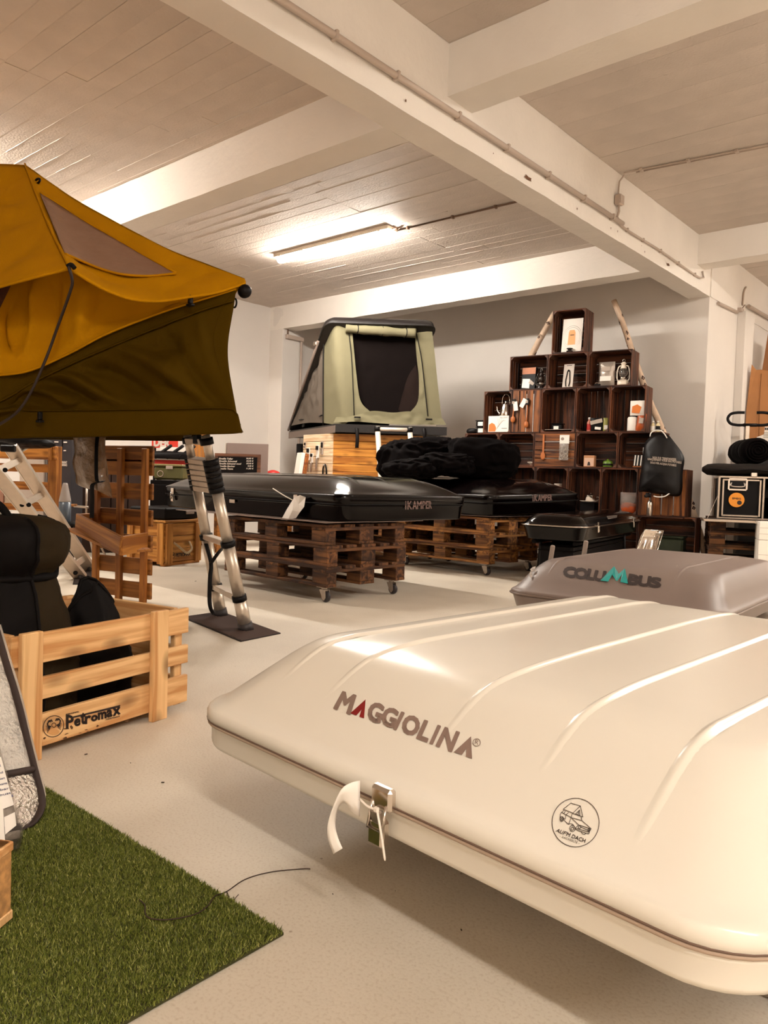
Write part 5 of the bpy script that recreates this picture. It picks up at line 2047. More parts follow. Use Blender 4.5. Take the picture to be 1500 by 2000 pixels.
rod = dp([(134, 520), (141, 547), (137, 570), (112, 640), (88, 705), (58, 770), (25, 812), (-40, 850)], [3.27, 3.30, 3.34, 3.48, 3.52, 3.54, 3.55, 3.57])
org_build(MB().tube(ss(rod, 50), .0068, 8), 'spring_rod', BLACKCORD, t)
org_build(MB().tube(ss(dp([(131, 521), (139, 517), (146, 524)], 3.275), 8), .010, 8), 'rod_hook', BLACKPL, t)
org_build(MB().grid(cloth([dp([(-200, 560), (-80, 552), (22, 556)], 3.66), dp([(-240, 640), (-100, 630), (0, 602)], 3.655)], 16, 8, .004, 6, 3)), 'mesh_window', DARKMESH, t)
# base board
bl_ = [PD(470, 846, 3.735), PD(-262, 866, 3.735)]
bl_b = [p + LOS * 1.28 for p in bl_]
for k, p in enumerate(bl_b):
    p[2] = bl_[k][2] + .085
b = MB()
q = [*bl_, bl_b[1], bl_b[0]]
b.add([x + np.array([0, 0, .0]) for x in q] + [x + np.array([0, 0, .045]) for x in q], [(3, 2, 1, 0), (4, 5, 6, 7), (0, 1, 5, 4), (1, 2, 6, 5), (2, 3, 7, 6), (3, 0, 4, 7)])
org_build(b, 'base_board', BASEBLACK, t)

# ------------------------------------------------------------------ telescopic ladder on its mat
ALU = mat('satin_aluminium', (214, 200, 184), .36, metal=.7, var=.06, vscale=30)
ALU2 = mat('ladder_aluminium', (206, 188, 170), .45, metal=.5, var=.08, vscale=20)
FR, FLt = PZ(481, 1232), PZ(432, 1204)
TR, TL = PD(401, 850, 4.02), PD(366, 850, 4.50)
t = thing('telescopic_ladder', 'silver telescopic ladder leaning up to the yellow tent, its top sections pushed together', 'ladder', tuple((FR + FLt) / 2))
axR, axL = _nrm(TR - FR), _nrm(TL - FLt)
hR, hL = np.linalg.norm(TR - FR), np.linalg.norm(TL - FLt)


def onR(k):
    return FR + (TR - FR) * k


def onL(k):
    return FLt + (TL - FLt) * k


def kv(v, F, T_):
    """Fraction along a rail where its picture height is v."""
    lo, hi = 0.0, 1.0
    for _ in range(40):
        m_ = (lo + hi) / 2
        p = F + (T_ - F) * m_
        w = RC.T @ (p - CO)
        if w[1] / w[2] * FPX + 1000 > v:
            lo = m_
        else:
            hi = m_
    return lo


for F_, T_, on_, vs in ((FR, TR, onR, (1222, 1168, 1062, 962, 897, 850)), (FLt, TL, onL, (1196, 1146, 1048, 957, 893, 850))):
    ks = [0.02] + [kv(v, F_, T_) for v in vs[1:]]
    r_ = .036
    for a, c in zip(ks[:-1], ks[1:]):
        org_build(MB().tube([on_(a), on_(c)], r_, 18), 'rail_section', ALU, t)
        r_ -= .003
    org_build(MB().tube([on_(0.0), on_(.045)], [.044, .040], 14), 'foot', RUBBER, t)
    for v in vs[1:3]:
        k = kv(v, F_, T_)
        org_build(MB().tube([on_(k - .014), on_(k + .014)], .0405, 16), 'collar', BLACKPL, t)
for va, vb_ in ((1168, 1146), (1062, 1048)):
    a, b_ = onR(kv(va, FR, TR)), onL(kv(vb_, FLt, TL))
    c_, L_, R_ = between(b_, a, up=(0, 0, 1))
    board('rung', round(L_ - .05, 3), .055, .030, c_ - np.array(t.location), ALU, t, R=R_)
# collapsed sections: stacked treads with black end collars
n = 6
for k in range(n):
    va, vb_ = 962 - (962 - 897) * (k + .5) / n, 957 - (957 - 893) * (k + .5) / n
    a, b_ = onR(kv(va, FR, TR)), onL(kv(vb_, FLt, TL))
    c_, L_, R_ = between(b_, a, up=axR)
    o = board('tread', round(L_ - .03, 3), .062, .0285, c_ - t.location, ALU2, t, R=R_)
    for p, ax in ((a, axR), (b_, axL)):
        org_build(MB().tube([p - ax * .0135, p + ax * .0135], .043, 14), 'collar', BLACKPL, t)
a, b_ = onR(kv(862, FR, TR)), onL(kv(860, FLt, TL))
c_, L_, R_ = between(b_, a, up=axR)
board('rung', round(L_, 3), .05, .032, c_ - t.location, ALU, t, R=R_)
for p, ax in ((a, axR), (b_, axL)):
    org_build(MB().tube([p - ax * .018, p + ax * .018], .036, 14), 'collar', BLACKPL, t)
st_ = [onL(kv(1060, FLt, TL)) + np.array([.04, -.04, 0]), PD(412, 1100, 4.52), PD(410, 1130, 4.5), PD(409, 1170, 4.5), PD(412, 1190, 4.48), PD(418, 1200, 4.45)]
b = MB()
Pc = ss(st_, 30)
b.grid([[p + RIGHT * w_ for w_ in (-.012, .012)] for p in Pc])
o = org_build(b, 'strap', BLACKPL, t)
o.modifiers.new('s', 'SOLIDIFY').thickness = .003
b = MB()
Pc = ss([onR(kv(1066, FR, TR)) + np.array([-.03, .02, 0]), PD(430, 1075, 4.42), PD(412, 1100, 4.5)], 14)
b.grid([[p + RIGHT * w_ for w_ in (-.012, .012)] for p in Pc])
o = org_build(b, 'strap', BLACKPL, t)
o.modifiers.new('s', 'SOLIDIFY').thickness = .003
b = MB()
b.box(PD(385, 858, 4.15), (.05, .03, .05), b=.006)
org_build(b, 'hinge_block', BLACKPL, t)

MATBROWN = mat('brown_rubber_mat', (36, 23, 18), .85)


def ridged_mat(label, quad, n):
    q = [np.array([*PZ(*p)[:2], 0]) for p in quad]
    c = sum(q) / 4
    t = thing('doormat', label, 'mat', tuple(c))
    b = MB()
    h = .006
    b.add([p - c for p in q] + [p - c + np.array([0, 0, h]) for p in q], [(3, 2, 1, 0), (4, 5, 6, 7), (0, 1, 5, 4), (1, 2, 6, 5), (2, 3, 7, 6), (3, 0, 4, 7)])
    b.build('mat_base', MATBROWN, t)
    b = MB()
    for k in range(n):
        f_ = (k + .5) / n
        a0, a1_ = q[0] + (q[1] - q[0]) * f_ - c, q[3] + (q[2] - q[3]) * f_ - c
        w = _nrm(q[1] - q[0]) * np.linalg.norm(q[1] - q[0]) / n * .30
        e = (a1_ - a0) * .02
        z0, z1 = np.array([0, 0, h]), np.array([0, 0, h + .004])
        b.add([a0 + e - w + z0, a1_ - e - w + z0, a1_ - e + z1, a0 + e + z1, a0 + e + w + z0, a1_ - e + w + z0], [(0, 1, 2, 3), (3, 2, 5, 4)])
    o = b.build('mat_ridges', mat('mat_ridge_rubber', (66, 46, 37), .8), t)
    o['kind'] = 'stuff'
    return t


ridged_mat('dark brown ridged doormat under the telescopic ladder', ((357, 1207), (470, 1254), (548, 1238), (432, 1196)), 46)
ridged_mat('dark brown ridged doormat under the foot of the long aluminium ladder', ((142, 1142), (176, 1142), (186, 1112), (150, 1112)), 24)

# ------------------------------------------------------------------ long aluminium ladder
t = thing('aluminium_ladder', 'long silver folding ladder leaning at the far left with flat side rails', 'ladder', tuple(PZ(160, 1128)))
ra = [PD(-30, 895, 5.35), PD(158, 1128, 6.15)]
rb = [PD(20, 872, 5.75), PD(176, 1112, 6.62)]
for (p, q_) in (ra, rb):
    c_, L_, R_ = between(p, q_, up=np.cross(q_ - p, rb[0] - ra[0]))
    o = board('rail', round(L_, 3), .026, .10, c_ - t.location, ALU2, t, R=R_ @ np.array([[1, 0, 0], [0, 1, 0], [0, 0, 1.0]]), b=.006)
    for e in (-1, 1):
        off = R_[:, 2] * e * .047
        c2, L2, R2 = between(p + off, q_ + off, up=R_[:, 2])
        board('rail_flange', round(L2, 3), .034, .008, c2 - t.location, ALU, t, R=R2, b=.002)
for k in (.10, .36, .62, .90):
    a, b_ = ra[0] + (ra[1] - ra[0]) * k, rb[0] + (rb[1] - rb[0]) * k
    c_, L_, R_ = between(a, b_, up=np.cross(ra[1] - ra[0], rb[0] - ra[0]))
    board('rung', round(L_, 3), .05, .032, c_ - t.location, ALU, t, R=R_, b=.004)
for (u, v) in ((10, 918), (43, 986), (56, 986), (147, 1119)):
    k = (v - 895) / (1128 - 895)
    p = PD(u, v, 5.35 + .8 * k - .035)
    nrm_ = -_nrm(p - CO)
    org_build(MB().lathe([(0, 0), (.017, 0), (.017, .006), (.012, .009), (0, .009)], c=p, R=frame_from(np.cross(nrm_, (0, 0, 1)), np.cross(np.cross(nrm_, (0, 0, 1)), nrm_) * -1), n=14), 'plug', BLACKPL, t)
for p, q_ in (ra, rb):
    org_build(MB().box(q_, (.07, .06, .06), b=.01), 'foot', RUBBER, t)
p = PD(16, 876, 5.55)
org_build(MB().box(p, (.10, .05, .05), R=rotz(.8), b=.008), 'hinge', BLACKPL, t)

# ------------------------------------------------------------------ upright pallet stand with a planter trough
ORANGEWOOD = wood('orange_pine', (190, 124, 52), (140, 82, 30), .55, objrand=.18)
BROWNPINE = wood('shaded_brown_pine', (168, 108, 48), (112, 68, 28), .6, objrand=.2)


def local_board(name, a, b_, W, T, up, m, t):
    c_, L_, R_ = between(a, b_, up=up)
    return board(name, round(L_, 3), W, T, c_ - np.array(t.location), m, t, R=R_)


Pr = PZ(279, 1177)
Pl = PZ(186, 1165)
dirw = _nrm(Pl - Pr)
Wd = float(np.linalg.norm(Pl - Pr))
nrmv = np.array([dirw[1], -dirw[0], 0])      # pointing away from the viewer?
if nrmv @ FWD < 0:
    nrmv = -nrmv
t = thing('pallet_stand', 'upright orange pine pallet with a trough board, standing under the yellow tent', 'pallet stand', tuple(Pr))
for k, f_ in enumerate((0, .5, 1.0)):
    p = Pr + dirw * Wd * f_
    hh = 1.02 if f_ < .6 else 0.80
    local_board('post', p + np.array([0, 0, 0]), p + np.array([0, 0, hh]), .032, .045, dirw, ORANGEWOOD, t)
for k, zc_ in enumerate((.075, .235, .39, .56, .735, .895, .985)):
    a = Pr - dirw * .045 + nrmv * .027 + np.array([0, 0, zc_])
    b_ = Pr + dirw * (Wd + .03) + nrmv * .027 + np.array([0, 0, zc_])
    local_board('slat', a, b_, .022, .108, (0, 0, 1), BROWNPINE, t)
for k, zc_ in enumerate((.30, .62)):
    pass
# trough on the near side
zt = .50
ta = Pr - nrmv * .045 + dirw * .0
f0, f1_ = PD(237, 1066, 4.72), PD(150, 1019, 5.15)
local_board('trough_front', f0, f1_, .022, .115, (0, 0, 1), ORANGEWOOD, t)
e0 = np.array([Pr[0], Pr[1], 0]) - dirw * .02
local_board('trough_end', f0 + np.array([0, 0, 0]), np.array([e0[0], e0[1], f0[2]]), .022, .12, (0, 0, 1), ORANGEWOOD, t)
e1 = Pr + dirw * (Wd + .05)
local_board('trough_end', f1_, np.array([e1[0], e1[1], f1_[2]]), .022, .105, (0, 0, 1), ORANGEWOOD, t)
m0 = (f0 + np.array([e0[0], e0[1], f0[2]])) / 2 - np.array([0, 0, .05])
m1 = (f1_ + np.array([e1[0], e1[1], f1_[2]])) / 2 - np.array([0, 0, .05])
local_board('trough_floor', m0, m1, .26, .018, (0, 0, 1), BROWNPINE, t)
# second pallet stand behind
S0 = PD(106, 1000, 6.9)
d2 = _nrm(np.array([PD(20, 1000, 7.0)[0] - S0[0], PD(20, 1000, 7.0)[1] - S0[1], 0]))
G0 = np.array([S0[0], S0[1], 0])
t = thing('pallet_stand', 'orange pine pallet stand at the far left behind the aluminium ladder', 'pallet stand', tuple(G0))
ztop = PD(106, 872, 6.9)[2]
local_board('post', G0, G0 + np.array([0, 0, ztop]), .085, .085, d2, ORANGEWOOD, t)
local_board('post', G0 + d2 * .9, G0 + d2 * .9 + np.array([0, 0, ztop]), .085, .085, d2, ORANGEWOOD, t)
for va, vb_ in ((871, 897), (906, 922), (941, 957), (981, 998), (1030, 1050)):
    za, zb_ = PD(60, va, 6.9)[2], PD(60, vb_, 6.9)[2]
    zc_ = (za + zb_) / 2
    o_ = -FWD * .055 if va == 871 else -FWD * .0
    o_ = np.array([o_[0], o_[1], 0])
    local_board('slat', G0 - d2 * .04 + o_ + np.array([0, 0, zc_]), G0 + d2 * .95 + o_ + np.array([0, 0, zc_]), .05, za - zb_, (0, 0, 1), ORANGEWOOD, t)
local_board('end_block', G0 - np.array([FWD[0], FWD[1], 0]) * .07 + np.array([0, 0, ztop - .13]), G0 - np.array([FWD[0], FWD[1], 0]) * .07 + np.array([0, 0, ztop]), .06, .03, d2, ORANGEWOOD, t)
# shelf of the second stand with small goods seen through its slats
sh = G0 + d2 * .45 + np.array([FWD[0], FWD[1], 0]) * .18
zs_ = PD(20, 982, 7.0)[2]
local_board('shelf', sh - d2 * .5 + np.array([0, 0, zs_ - .012]), sh + d2 * .5 + np.array([0, 0, zs_ - .012]), .3, .02, (0, 0, 1), BROWNPINE, t)
for k, (u, v0, v1_, m, nm, lab) in enumerate(((8, 955, 978, mat('dusty_pink_card', (176, 130, 110), .6), 'book', 'pale pink book standing at the left edge behind the long ladder'),
                                            (20, 970, 978, mat('cream_jar', (196, 176, 156), .5), 'jar', 'cream jar on the shelf behind the long aluminium ladder'))):
    p = PD(u, 978, 6.98)
    t2 = thing(nm, lab, nm, (p[0], p[1], zs_))
    if nm == 'book':
        for q in range(2):
            MB().box((q * .03 - .02, 0, .07), (.024, .10, .14), R=rotz(.7), b=.003).build('cover', m, t2)
    else:
        MB().lathe([(0, 0), (.05, 0), (.056, .06), (.052, .065), (0, .065)], n=16).build('jar_body', m, t2)
        MB().lathe([(0, .065), (.058, .065), (.058, .08), (0, .082)], n=16).build('lid', CARDWHITE, t2)
# white curved channel and dark roll on the second stand
pw_ = [PD(32, 884, 6.6), PD(45, 874, 6.68), PD(62, 867, 6.72), PD(77, 867, 6.74)]
o = MB()
Pc = ss(pw_, 16)
wds = np.linspace(.05, .02, 16)
o.grid([[p + np.array([0, 0, w_ * k]) + (np.array([FWD[0], FWD[1], 0]) * .05 * (abs(k) < .3)) for k in (-1, -.5, 0, .5, 1)] for p, w_ in zip(Pc, wds)])
o = o.build('curved_channel', CARDWHITE, solid=.01)
tag(o, 'white curved plastic channel lying on the far left pallet stand', 'channel')
o = blob(PD(15, 862, 6.6), (.36, .2, .055), 3, .25, flat=None, sub=4, R=rotz(math.atan2(d2[1], d2[0]))).build('rolled_cover', BLACKPL)
tag(o, 'dark rolled cover lying on the far left pallet stand under the yellow tent', 'cover')

# ------------------------------------------------------------------ goods behind the pallet stand
NAVY = mat('dark_banner_fabric', (44, 40, 44), .6)
pA, pB = PD(90, 1010, 7.6), PD(138, 1010, 7.6)
zt_, zb_ = PD(112, 852, 7.6)[2], 0.0
wB = float(np.linalg.norm(pB - pA))
t = thing('display_cabinet', 'dark upright display cabinet with white lettering behind the pallet stands', 'cabinet', ((pA[0] + pB[0]) / 2, (pA[1] + pB[1]) / 2, 0), math.atan2(pB[1] - pA[1], pB[0] - pA[0]))
MB().box((0, .15, zt_ / 2), (wB, .3, zt_), b=.006).build('cabinet_body', NAVY, t)
MB().box((.03, -.004, zt_ * .955), (.006, .006, zt_ * .085), b=.001).build('door_gap', BLACKPL, t)
WL = Matrix.Translation(t.location) @ Matrix.Rotation(t.rotation_euler.z, 4, 'Z')
WI = np.array(WL.inverted())
fpl = on_plane(np.array(t.location), (-math.sin(t.rotation_euler.z), math.cos(t.rotation_euler.z), 0), -.006)


def f_in(u, v):
    return (WI @ np.array([*fpl(u, v), 1.0]))[:3]


b = MB()
for q in (((106, 864), (114, 864.5), (114, 862), (106, 862)), ((124, 865), (131, 865), (131, 862.5), (124, 862.5)), ((124, 881), (129, 881), (129, 879), (124, 879))):
    polys([[(0, 0), (1, 0), (1, 1), (0, 1)]], q, f_in, b)
lettering('DIFFERENT', ((115, 905), (131, 905.5), (131, 901), (115, 901)), f_in, b, bold=.3)
lettering('PERFORMANCE', ((115, 910), (131, 910.5), (131, 906.5), (115, 906)), f_in, b, bold=.3)
b.build('lettering', PRINT_WHITE, t)['kind'] = 'stuff'
# pale box top beside it
p = PD(72, 862, 7.9)
t = thing('storage_box', 'pale grey box standing high behind the far left pallet stand', 'box', (p[0], p[1], 0), .7)
MB().box((0, 0, .6), (.26, .2, 1.2), b=.01).build('box_body', LOOSEGREY, t)
MB().box((0, 0, p[2] - .02), (.28, .22, .04), b=.006).build('lid', CARDWHITE, t)
# blue spray bottle hung on the stand
p = PD(127, 980, 6.55)
BLUEGREY = mat('blue_grey_plastic', (82, 92, 104), .35)
t = thing('water_canister', 'blue grey tapered canister with a pale top behind the aluminium ladder', 'canister', (p[0], p[1], PD(127, 1020, 6.55)[2]))
hh = PD(127, 943, 6.55)[2] - PD(127, 1020, 6.55)[2]
MB().lathe([(0, 0), (.045, 0), (.050, .01), (.050, hh * .52)], n=20).build('canister_body', BLUEGREY, t)
MB().lathe([(.0505, hh * .52), (.049, hh * .56), (.022, hh * .96), (.016, hh), (0, hh)], n=20).build('top', mat('frosted_plastic', (170, 160, 154), .35), t)
p0_ = np.array([p[0], p[1], 0]) + np.array([FWD[0], FWD[1], 0]) * .02
stool = thing('stool', 'dark stool that carries the blue grey canister', 'stool', (p0_[0], p0_[1], 0))
zz0 = float(t.location.z)
MB().lathe([(0, zz0 - .03), (.14, zz0 - .03), (.145, zz0 - .015), (.14, zz0 - .001), (0, zz0 - .001)], n=24).build('seat', BLACKSATIN, stool)
for a in (0.5, 2.1, 3.7, 5.3):
    MB().tube([(.12 * math.cos(a), .12 * math.sin(a), 0), (.09 * math.cos(a), .09 * math.sin(a), zz0 - .03)], .012, 8).build('leg', BLACKSATIN, stool)
# bubble wrapped roll hanging with a black strap
BUBBLE = mat('bubble_wrap', (150, 116, 84), .3, var=.25, vscale=22, bump=.9, bscale=46, trans=.25)
cw = dp([(143, 852), (146, 880), (142, 905), (148, 930), (150, 945), (172, 955)], 4.9)
cw2 = dp([(180, 852), (184, 880), (186, 905), (188, 930), (188, 945), (190, 958)], 4.78)
cw3 = dp([(206, 852), (205, 880), (208, 905), (209, 925), (216, 950), (219, 972)], 4.93)
t = thing('wrapped_roll', 'bubble wrapped roll with a black strap hanging under the yellow tent', 'roll', tuple(PD(180, 905, 4.95)))
org_build(MB().grid(cloth([cw, cw2, cw3], 30, 20, .012, 9, 4)), 'bubble_wrap', BUBBLE, t).modifiers.new('s', 'SOLIDIFY').thickness = .006
cwb = [p + np.array([FWD[0], FWD[1], 0]) * .16 for p in cw2]
org_build(MB().grid(cloth([cw, cwb, cw3], 30, 12, .012, 9, 6)), 'bubble_wrap', BUBBLE, t).modifiers.new('s', 'SOLIDIFY').thickness = .006
b = MB()
Pc = ss(dp([(190, 852), (188, 880), (188, 930), (192, 942), (203, 940)], [4.76, 4.74, 4.73, 4.73, 4.76]), 24)
b.grid([[p + RIGHT * w_ for w_ in (-.011, .011)] for p in Pc])
org_build(b, 'strap', BLACKPL, t).modifiers.new('s', 'SOLIDIFY').thickness = .004
b = MB()
Pc = ss(dp([(190, 942), (180, 948), (180, 975), (179, 1012)], [4.73, 4.73, 4.76, 4.78]), 20)
b.grid([[p + RIGHT * w_ for w_ in (-.013, .013)] for p in Pc])
org_build(b, 'strap', BLACKPL, t).modifiers.new('s', 'SOLIDIFY').thickness = .004
# tripod in the gloom, dark counter behind the stands
p = PD(168, 1050, 7.1)
t = thing('tripod', 'thin steel tripod stand in the dark gap left of the pallet stand', 'tripod', (p[0], p[1], 0))
MB().tube([(0, 0, .35), (0, 0, PD(170, 945, 7.1)[2])], .010, 8).build('pole', STEEL, t)
for a in (.3, 2.4, 4.5):
    MB().tube([(0, 0, .42), (.3 * math.cos(a), .3 * math.sin(a), .012)], .009, 8).build('leg', STEEL, t)
MB().lathe([(0, .33), (.03, .34), (.03, .46), (0, .47)], n=12).build('collar', BLACKPL, t)
MB().box((-.1, 0, PD(150, 990, 7.1)[2]), (.24, .03, .02), b=.004).build('arm', STEEL, t)
COUNTERB = mat('dark_brown_counter', (52, 30, 20), .6)
qa, qb = PD(120, 1060, 8.3), PD(284, 1060, 8.5)
t = thing('display_counter', 'long dark counter at the back left behind the pallet stands', 'counter', ((qa[0] + qb[0]) / 2, (qa[1] + qb[1]) / 2, 0), math.atan2(qb[1] - qa[1], qb[0] - qa[0]))
Lc = float(np.linalg.norm(qb[:2] - qa[:2]))
for k in range(5):
    MB().box((-Lc / 2 + Lc * (k + .5) / 5, 0, .48), (Lc / 5 - .006, .4, .96), b=.006).build('front_panel', COUNTERB, t)
MB().box((0, 0, .975), (Lc + .04, .46, .03), b=.005).build('top', COUNTERB, t)

# ------------------------------------------------------------------ wedge tent on its timber clad counter
SAGE = mat('sage_canvas', (116, 110, 86), .85, spec=.1, var=.08, vscale=4, bump=.1, bscale=120)
GREYSIDE = mat('grey_canvas', (112, 102, 92), .85, spec=.1, var=.15, vscale=5, bump=.15, bscale=90)
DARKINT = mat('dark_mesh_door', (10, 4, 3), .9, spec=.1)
MESHGREY = mat('grey_mesh', (30, 20, 17), .9, spec=.1)
SHELLBLACK = mat('textured_black_shell', (18, 11, 9), .5, bump=.2, bscale=80)
GREYRAIL = mat('grey_tray_edge', (112, 96, 86), .5)
FD = 9.55


def WP(u, v, d=FD):
    return PD(u, v, d)


bl0, br0 = WP(655, 832), WP(866, 834)
zb_ = float((bl0[2] + br0[2]) / 2)
hinge = WP(568, 838, 11.2)
back_v = np.array([hinge[0] - bl0[0], hinge[1] - bl0[1], 0])
t = thing('wedge_tent', 'sage green wedge rooftop tent with an open dark doorway, on the timber clad counter', 'rooftop tent', (bl0[0], bl0[1], zb_ - .1))
back_r = np.array([br0[0], br0[1], 0]) + back_v
HL = np.array([hinge[0], hinge[1], 0])
zt0 = zb_ - .09
FLf, FRt = np.array([bl0[0], bl0[1], 0]), np.array([br0[0], br0[1], 0])
xf = _nrm(FRt - FLf)
bk = _nrm(back_v)


def quadbox(mb, A, B, C, D, z0, z1):
    q = [np.array([*p[:2], z0]) for p in (A, B, C, D)] + [np.array([*p[:2], z1]) for p in (A, B, C, D)]
    mb.add(q, [(3, 2, 1, 0), (4, 5, 6, 7), (0, 1, 5, 4), (1, 2, 6, 5), (2, 3, 7, 6), (3, 0, 4, 7)])
    return mb


org_build(quadbox(MB(), FLf - xf * .02 - bk * .05, FRt + xf * .02 - bk * .05, back_r + xf * .02, HL - xf * .02, zt0, zb_ + .01), 'base_tray', SHELLBLACK, t)
org_build(quadbox(MB(), FLf - xf * .03 - bk * .055, FLf - xf * .018 - bk * .05, HL - xf * .018, HL - xf * .03, zt0 - .01, zb_ - .01), 'tray_edge', GREYRAIL, t)
for (u, v) in ((596, 831), (611, 831)):
    p = PD(u, v, 10.6) - xf * .03
    p = FLf + bk * ((p - FLf) @ bk) - xf * .034 + np.array([0, 0, p[2]])
    org_build(MB().lathe([(0, 0), (.026, 0), (.026, .01), (0, .012)], c=p, R=frame_from(bk, (0, 0, 1)) @ np.eye(3), n=12), 'plug', BLACKPL, t)
# front fabric: left panel, right panel, sill, head roll
TLf, TRt = WP(641, 634), WP(846, 642)
cl = [WP(668, 830, FD + .02), WP(660, 760), WP(653, 690), WP(652, 634)]
# rounded left shoulder panel goes round the corner to the side
side_edge = [PD(u, v, FD + .25) for u, v in ((631, 826), (631, 760), (631, 700), (636, 640))]
door_l = [WP(691, 812), WP(689, 760), WP(686, 700), WP(680, 643)]
org_build(MB().grid(cloth([side_edge, [p - bk * .03 for p in cl], door_l], 24, 14, .006, 5, 2)), 'corner_panel', SAGE, t)
in_l = [WP(724, 805), WP(704, 782), WP(696, 730), WP(692, 690), WP(688, 648)]
org_build(MB().grid(cloth([door_l, in_l], 24, 8, .012, 9, 4)), 'door_frame_panel', SAGE, t)
door_r = [WP(835, 816), WP(829, 760), WP(822, 700), WP(812, 650)]
in_r = [WP(800, 806), WP(816, 784), WP(818, 740), WP(814, 700), WP(810, 650)]
org_build(MB().grid(cloth([in_r, door_r], 24, 8, .012, 9, 6)), 'door_frame_panel', SAGE, t)
out_r = [WP(864, 826), WP(856, 760), WP(850, 700), WP(844, 646)]
org_build(MB().grid(cloth([door_r, out_r], 24, 10, .006, 5, 8)), 'corner_panel', SAGE, t)
sill_t = [WP(655, 815), WP(690, 812), WP(724, 803), WP(765, 806), WP(800, 804), WP(835, 814), WP(862, 818)]
sill_b = [WP(648, 826), WP(690, 824), WP(724, 826), WP(765, 829), WP(800, 830), WP(835, 830), WP(868, 830)]
org_build(MB().grid(cloth([[p - bk * .03 for p in sill_t], [p - bk * .05 for p in sill_b]], 60, 8, .016, 7, 10)), 'sill', SAGE, t)
# dark doorway and its sagging mesh
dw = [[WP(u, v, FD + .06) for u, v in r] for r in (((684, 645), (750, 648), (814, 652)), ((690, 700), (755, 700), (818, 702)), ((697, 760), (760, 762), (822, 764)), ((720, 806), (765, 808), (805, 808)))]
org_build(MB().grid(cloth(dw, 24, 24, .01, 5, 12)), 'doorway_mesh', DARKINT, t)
ms = [[WP(u, v, FD + .05) for u, v in r] for r in (((812, 712), (816, 730), (818, 760)), ((795, 740), (800, 770), (815, 795)), ((778, 800), (785, 806), (800, 805)))]
org_build(MB().grid(cloth(ms, 14, 12, .008, 7, 14)), 'loose_mesh', MESHGREY, t)
# rolled up door flap with ties
roll = [WP(676, 641, FD - .03), WP(705, 644, FD - .04), WP(740, 646, FD - .045), WP(775, 649, FD - .04), WP(812, 651, FD - .03)]
P = ss(roll, 40)
org_build(MB().tube(P, [.055 + .012 * nz(p, 9, 2) for p in P], 14), 'rolled_flap', SAGE, t)
for k in (6, 20, 33):
    org_build(MB().tube([P[k] + np.array([0, 0, .06 * math.sin(a)]) + bk * (-.06 * math.cos(a)) for a in np.linspace(0, 2 * math.pi, 14, endpoint=False)], .006, 6, closed=True), 'tie', BLACKPL, t)
# side wall triangle, seams and struts
tri = [[PD(*p) for p in (((566, 832, 11.15)), ((600, 826, 10.4)), ((631, 826, FD + .25)))], [PD(590, 775, 10.8), PD(612, 758, 10.2), PD(631, 745, FD + .25)], [PD(622, 690, 10.1), PD(628, 676, 9.95), PD(634, 660, FD + .25)]]
org_build(MB().grid(cloth(tri, 24, 24, .03, 5, 16)), 'side_wall', GREYSIDE, t)
org_build(MB().tube(ss([PD(631, 830, FD + .22), PD(631, 740, FD + .22), PD(632, 662, FD + .22)], 16), .008, 6), 'seam', BLACKPL, t)
org_build(MB().tube(ss([PD(584, 820, 10.7), PD(610, 818, 10.3), PD(629, 811, FD + .24)], 12), .008, 6), 'zip', BLACKPL, t)
for pts in (door_l, door_r):
    org_build(MB().tube([p - bk * .012 for p in ss(pts, 16)], .006, 6), 'seam', BLACKPL, t)
# shell lid: U shaped roof from the hinge up to the front
TL0 = WP(634, 637, FD - .03)
ztop = float(TL0[2])
TLh = np.array([TL0[0], TL0[1], 0])
hin2 = HL - xf * .02
bk2 = hin2 - TLh
slope = math.atan2(ztop - zb_, np.linalg.norm(bk2))
Rr = np.array([xf, _nrm(_nrm(bk2) * math.cos(slope) - np.array([0, 0, 1]) * math.sin(slope)), [0, 0, 0]]).T
Rr[:, 1] = _nrm(Rr[:, 1] - xf * 0)
Rr[:, 2] = _nrm(np.cross(xf, Rr[:, 1]))
wid = 1.36
Lr = math.hypot(ztop - zb_, np.linalg.norm(bk2)) + .05
org = np.array([TL0[0], TL0[1], ztop]) - Rr[:, 1] * .05
loops = []
for ins, z in ((.0, .0), (-.010, .004), (-.012, .05), (-.006, .095), (.02, .135), (.06, .155), (.2, .165), (.5, .17)):
    loops.append([Rr @ np.array([x, y, z]) + org for x, y in rrect(ins, wid - ins, ins, Lr - ins, max(.03, .11 - ins * .2))])
org_build(loft(MB(), loops), 'shell_lid', SHELLBLACK, t)
rim = [Rr @ np.array([x, y, .004]) + org for x, y in rrect(-.012, wid + .012, -.012, Lr, .11)]
org_build(MB().tube(rim, .014, 8, closed=True), 'rim_trim', SHELLBLACK, t)
org_build(MB().tube([org + Rr @ np.array([-.02, .3, -.02]), HL - xf * .035 + np.array([0, 0, zb_ + .02])], .018, 8), 'strut', GREYRAIL, t)
p = org + Rr @ np.array([-.035, .36, .0])
org_build(MB().box(p, (.06, .06, .05), b=.01), 'bracket', STEEL, t)
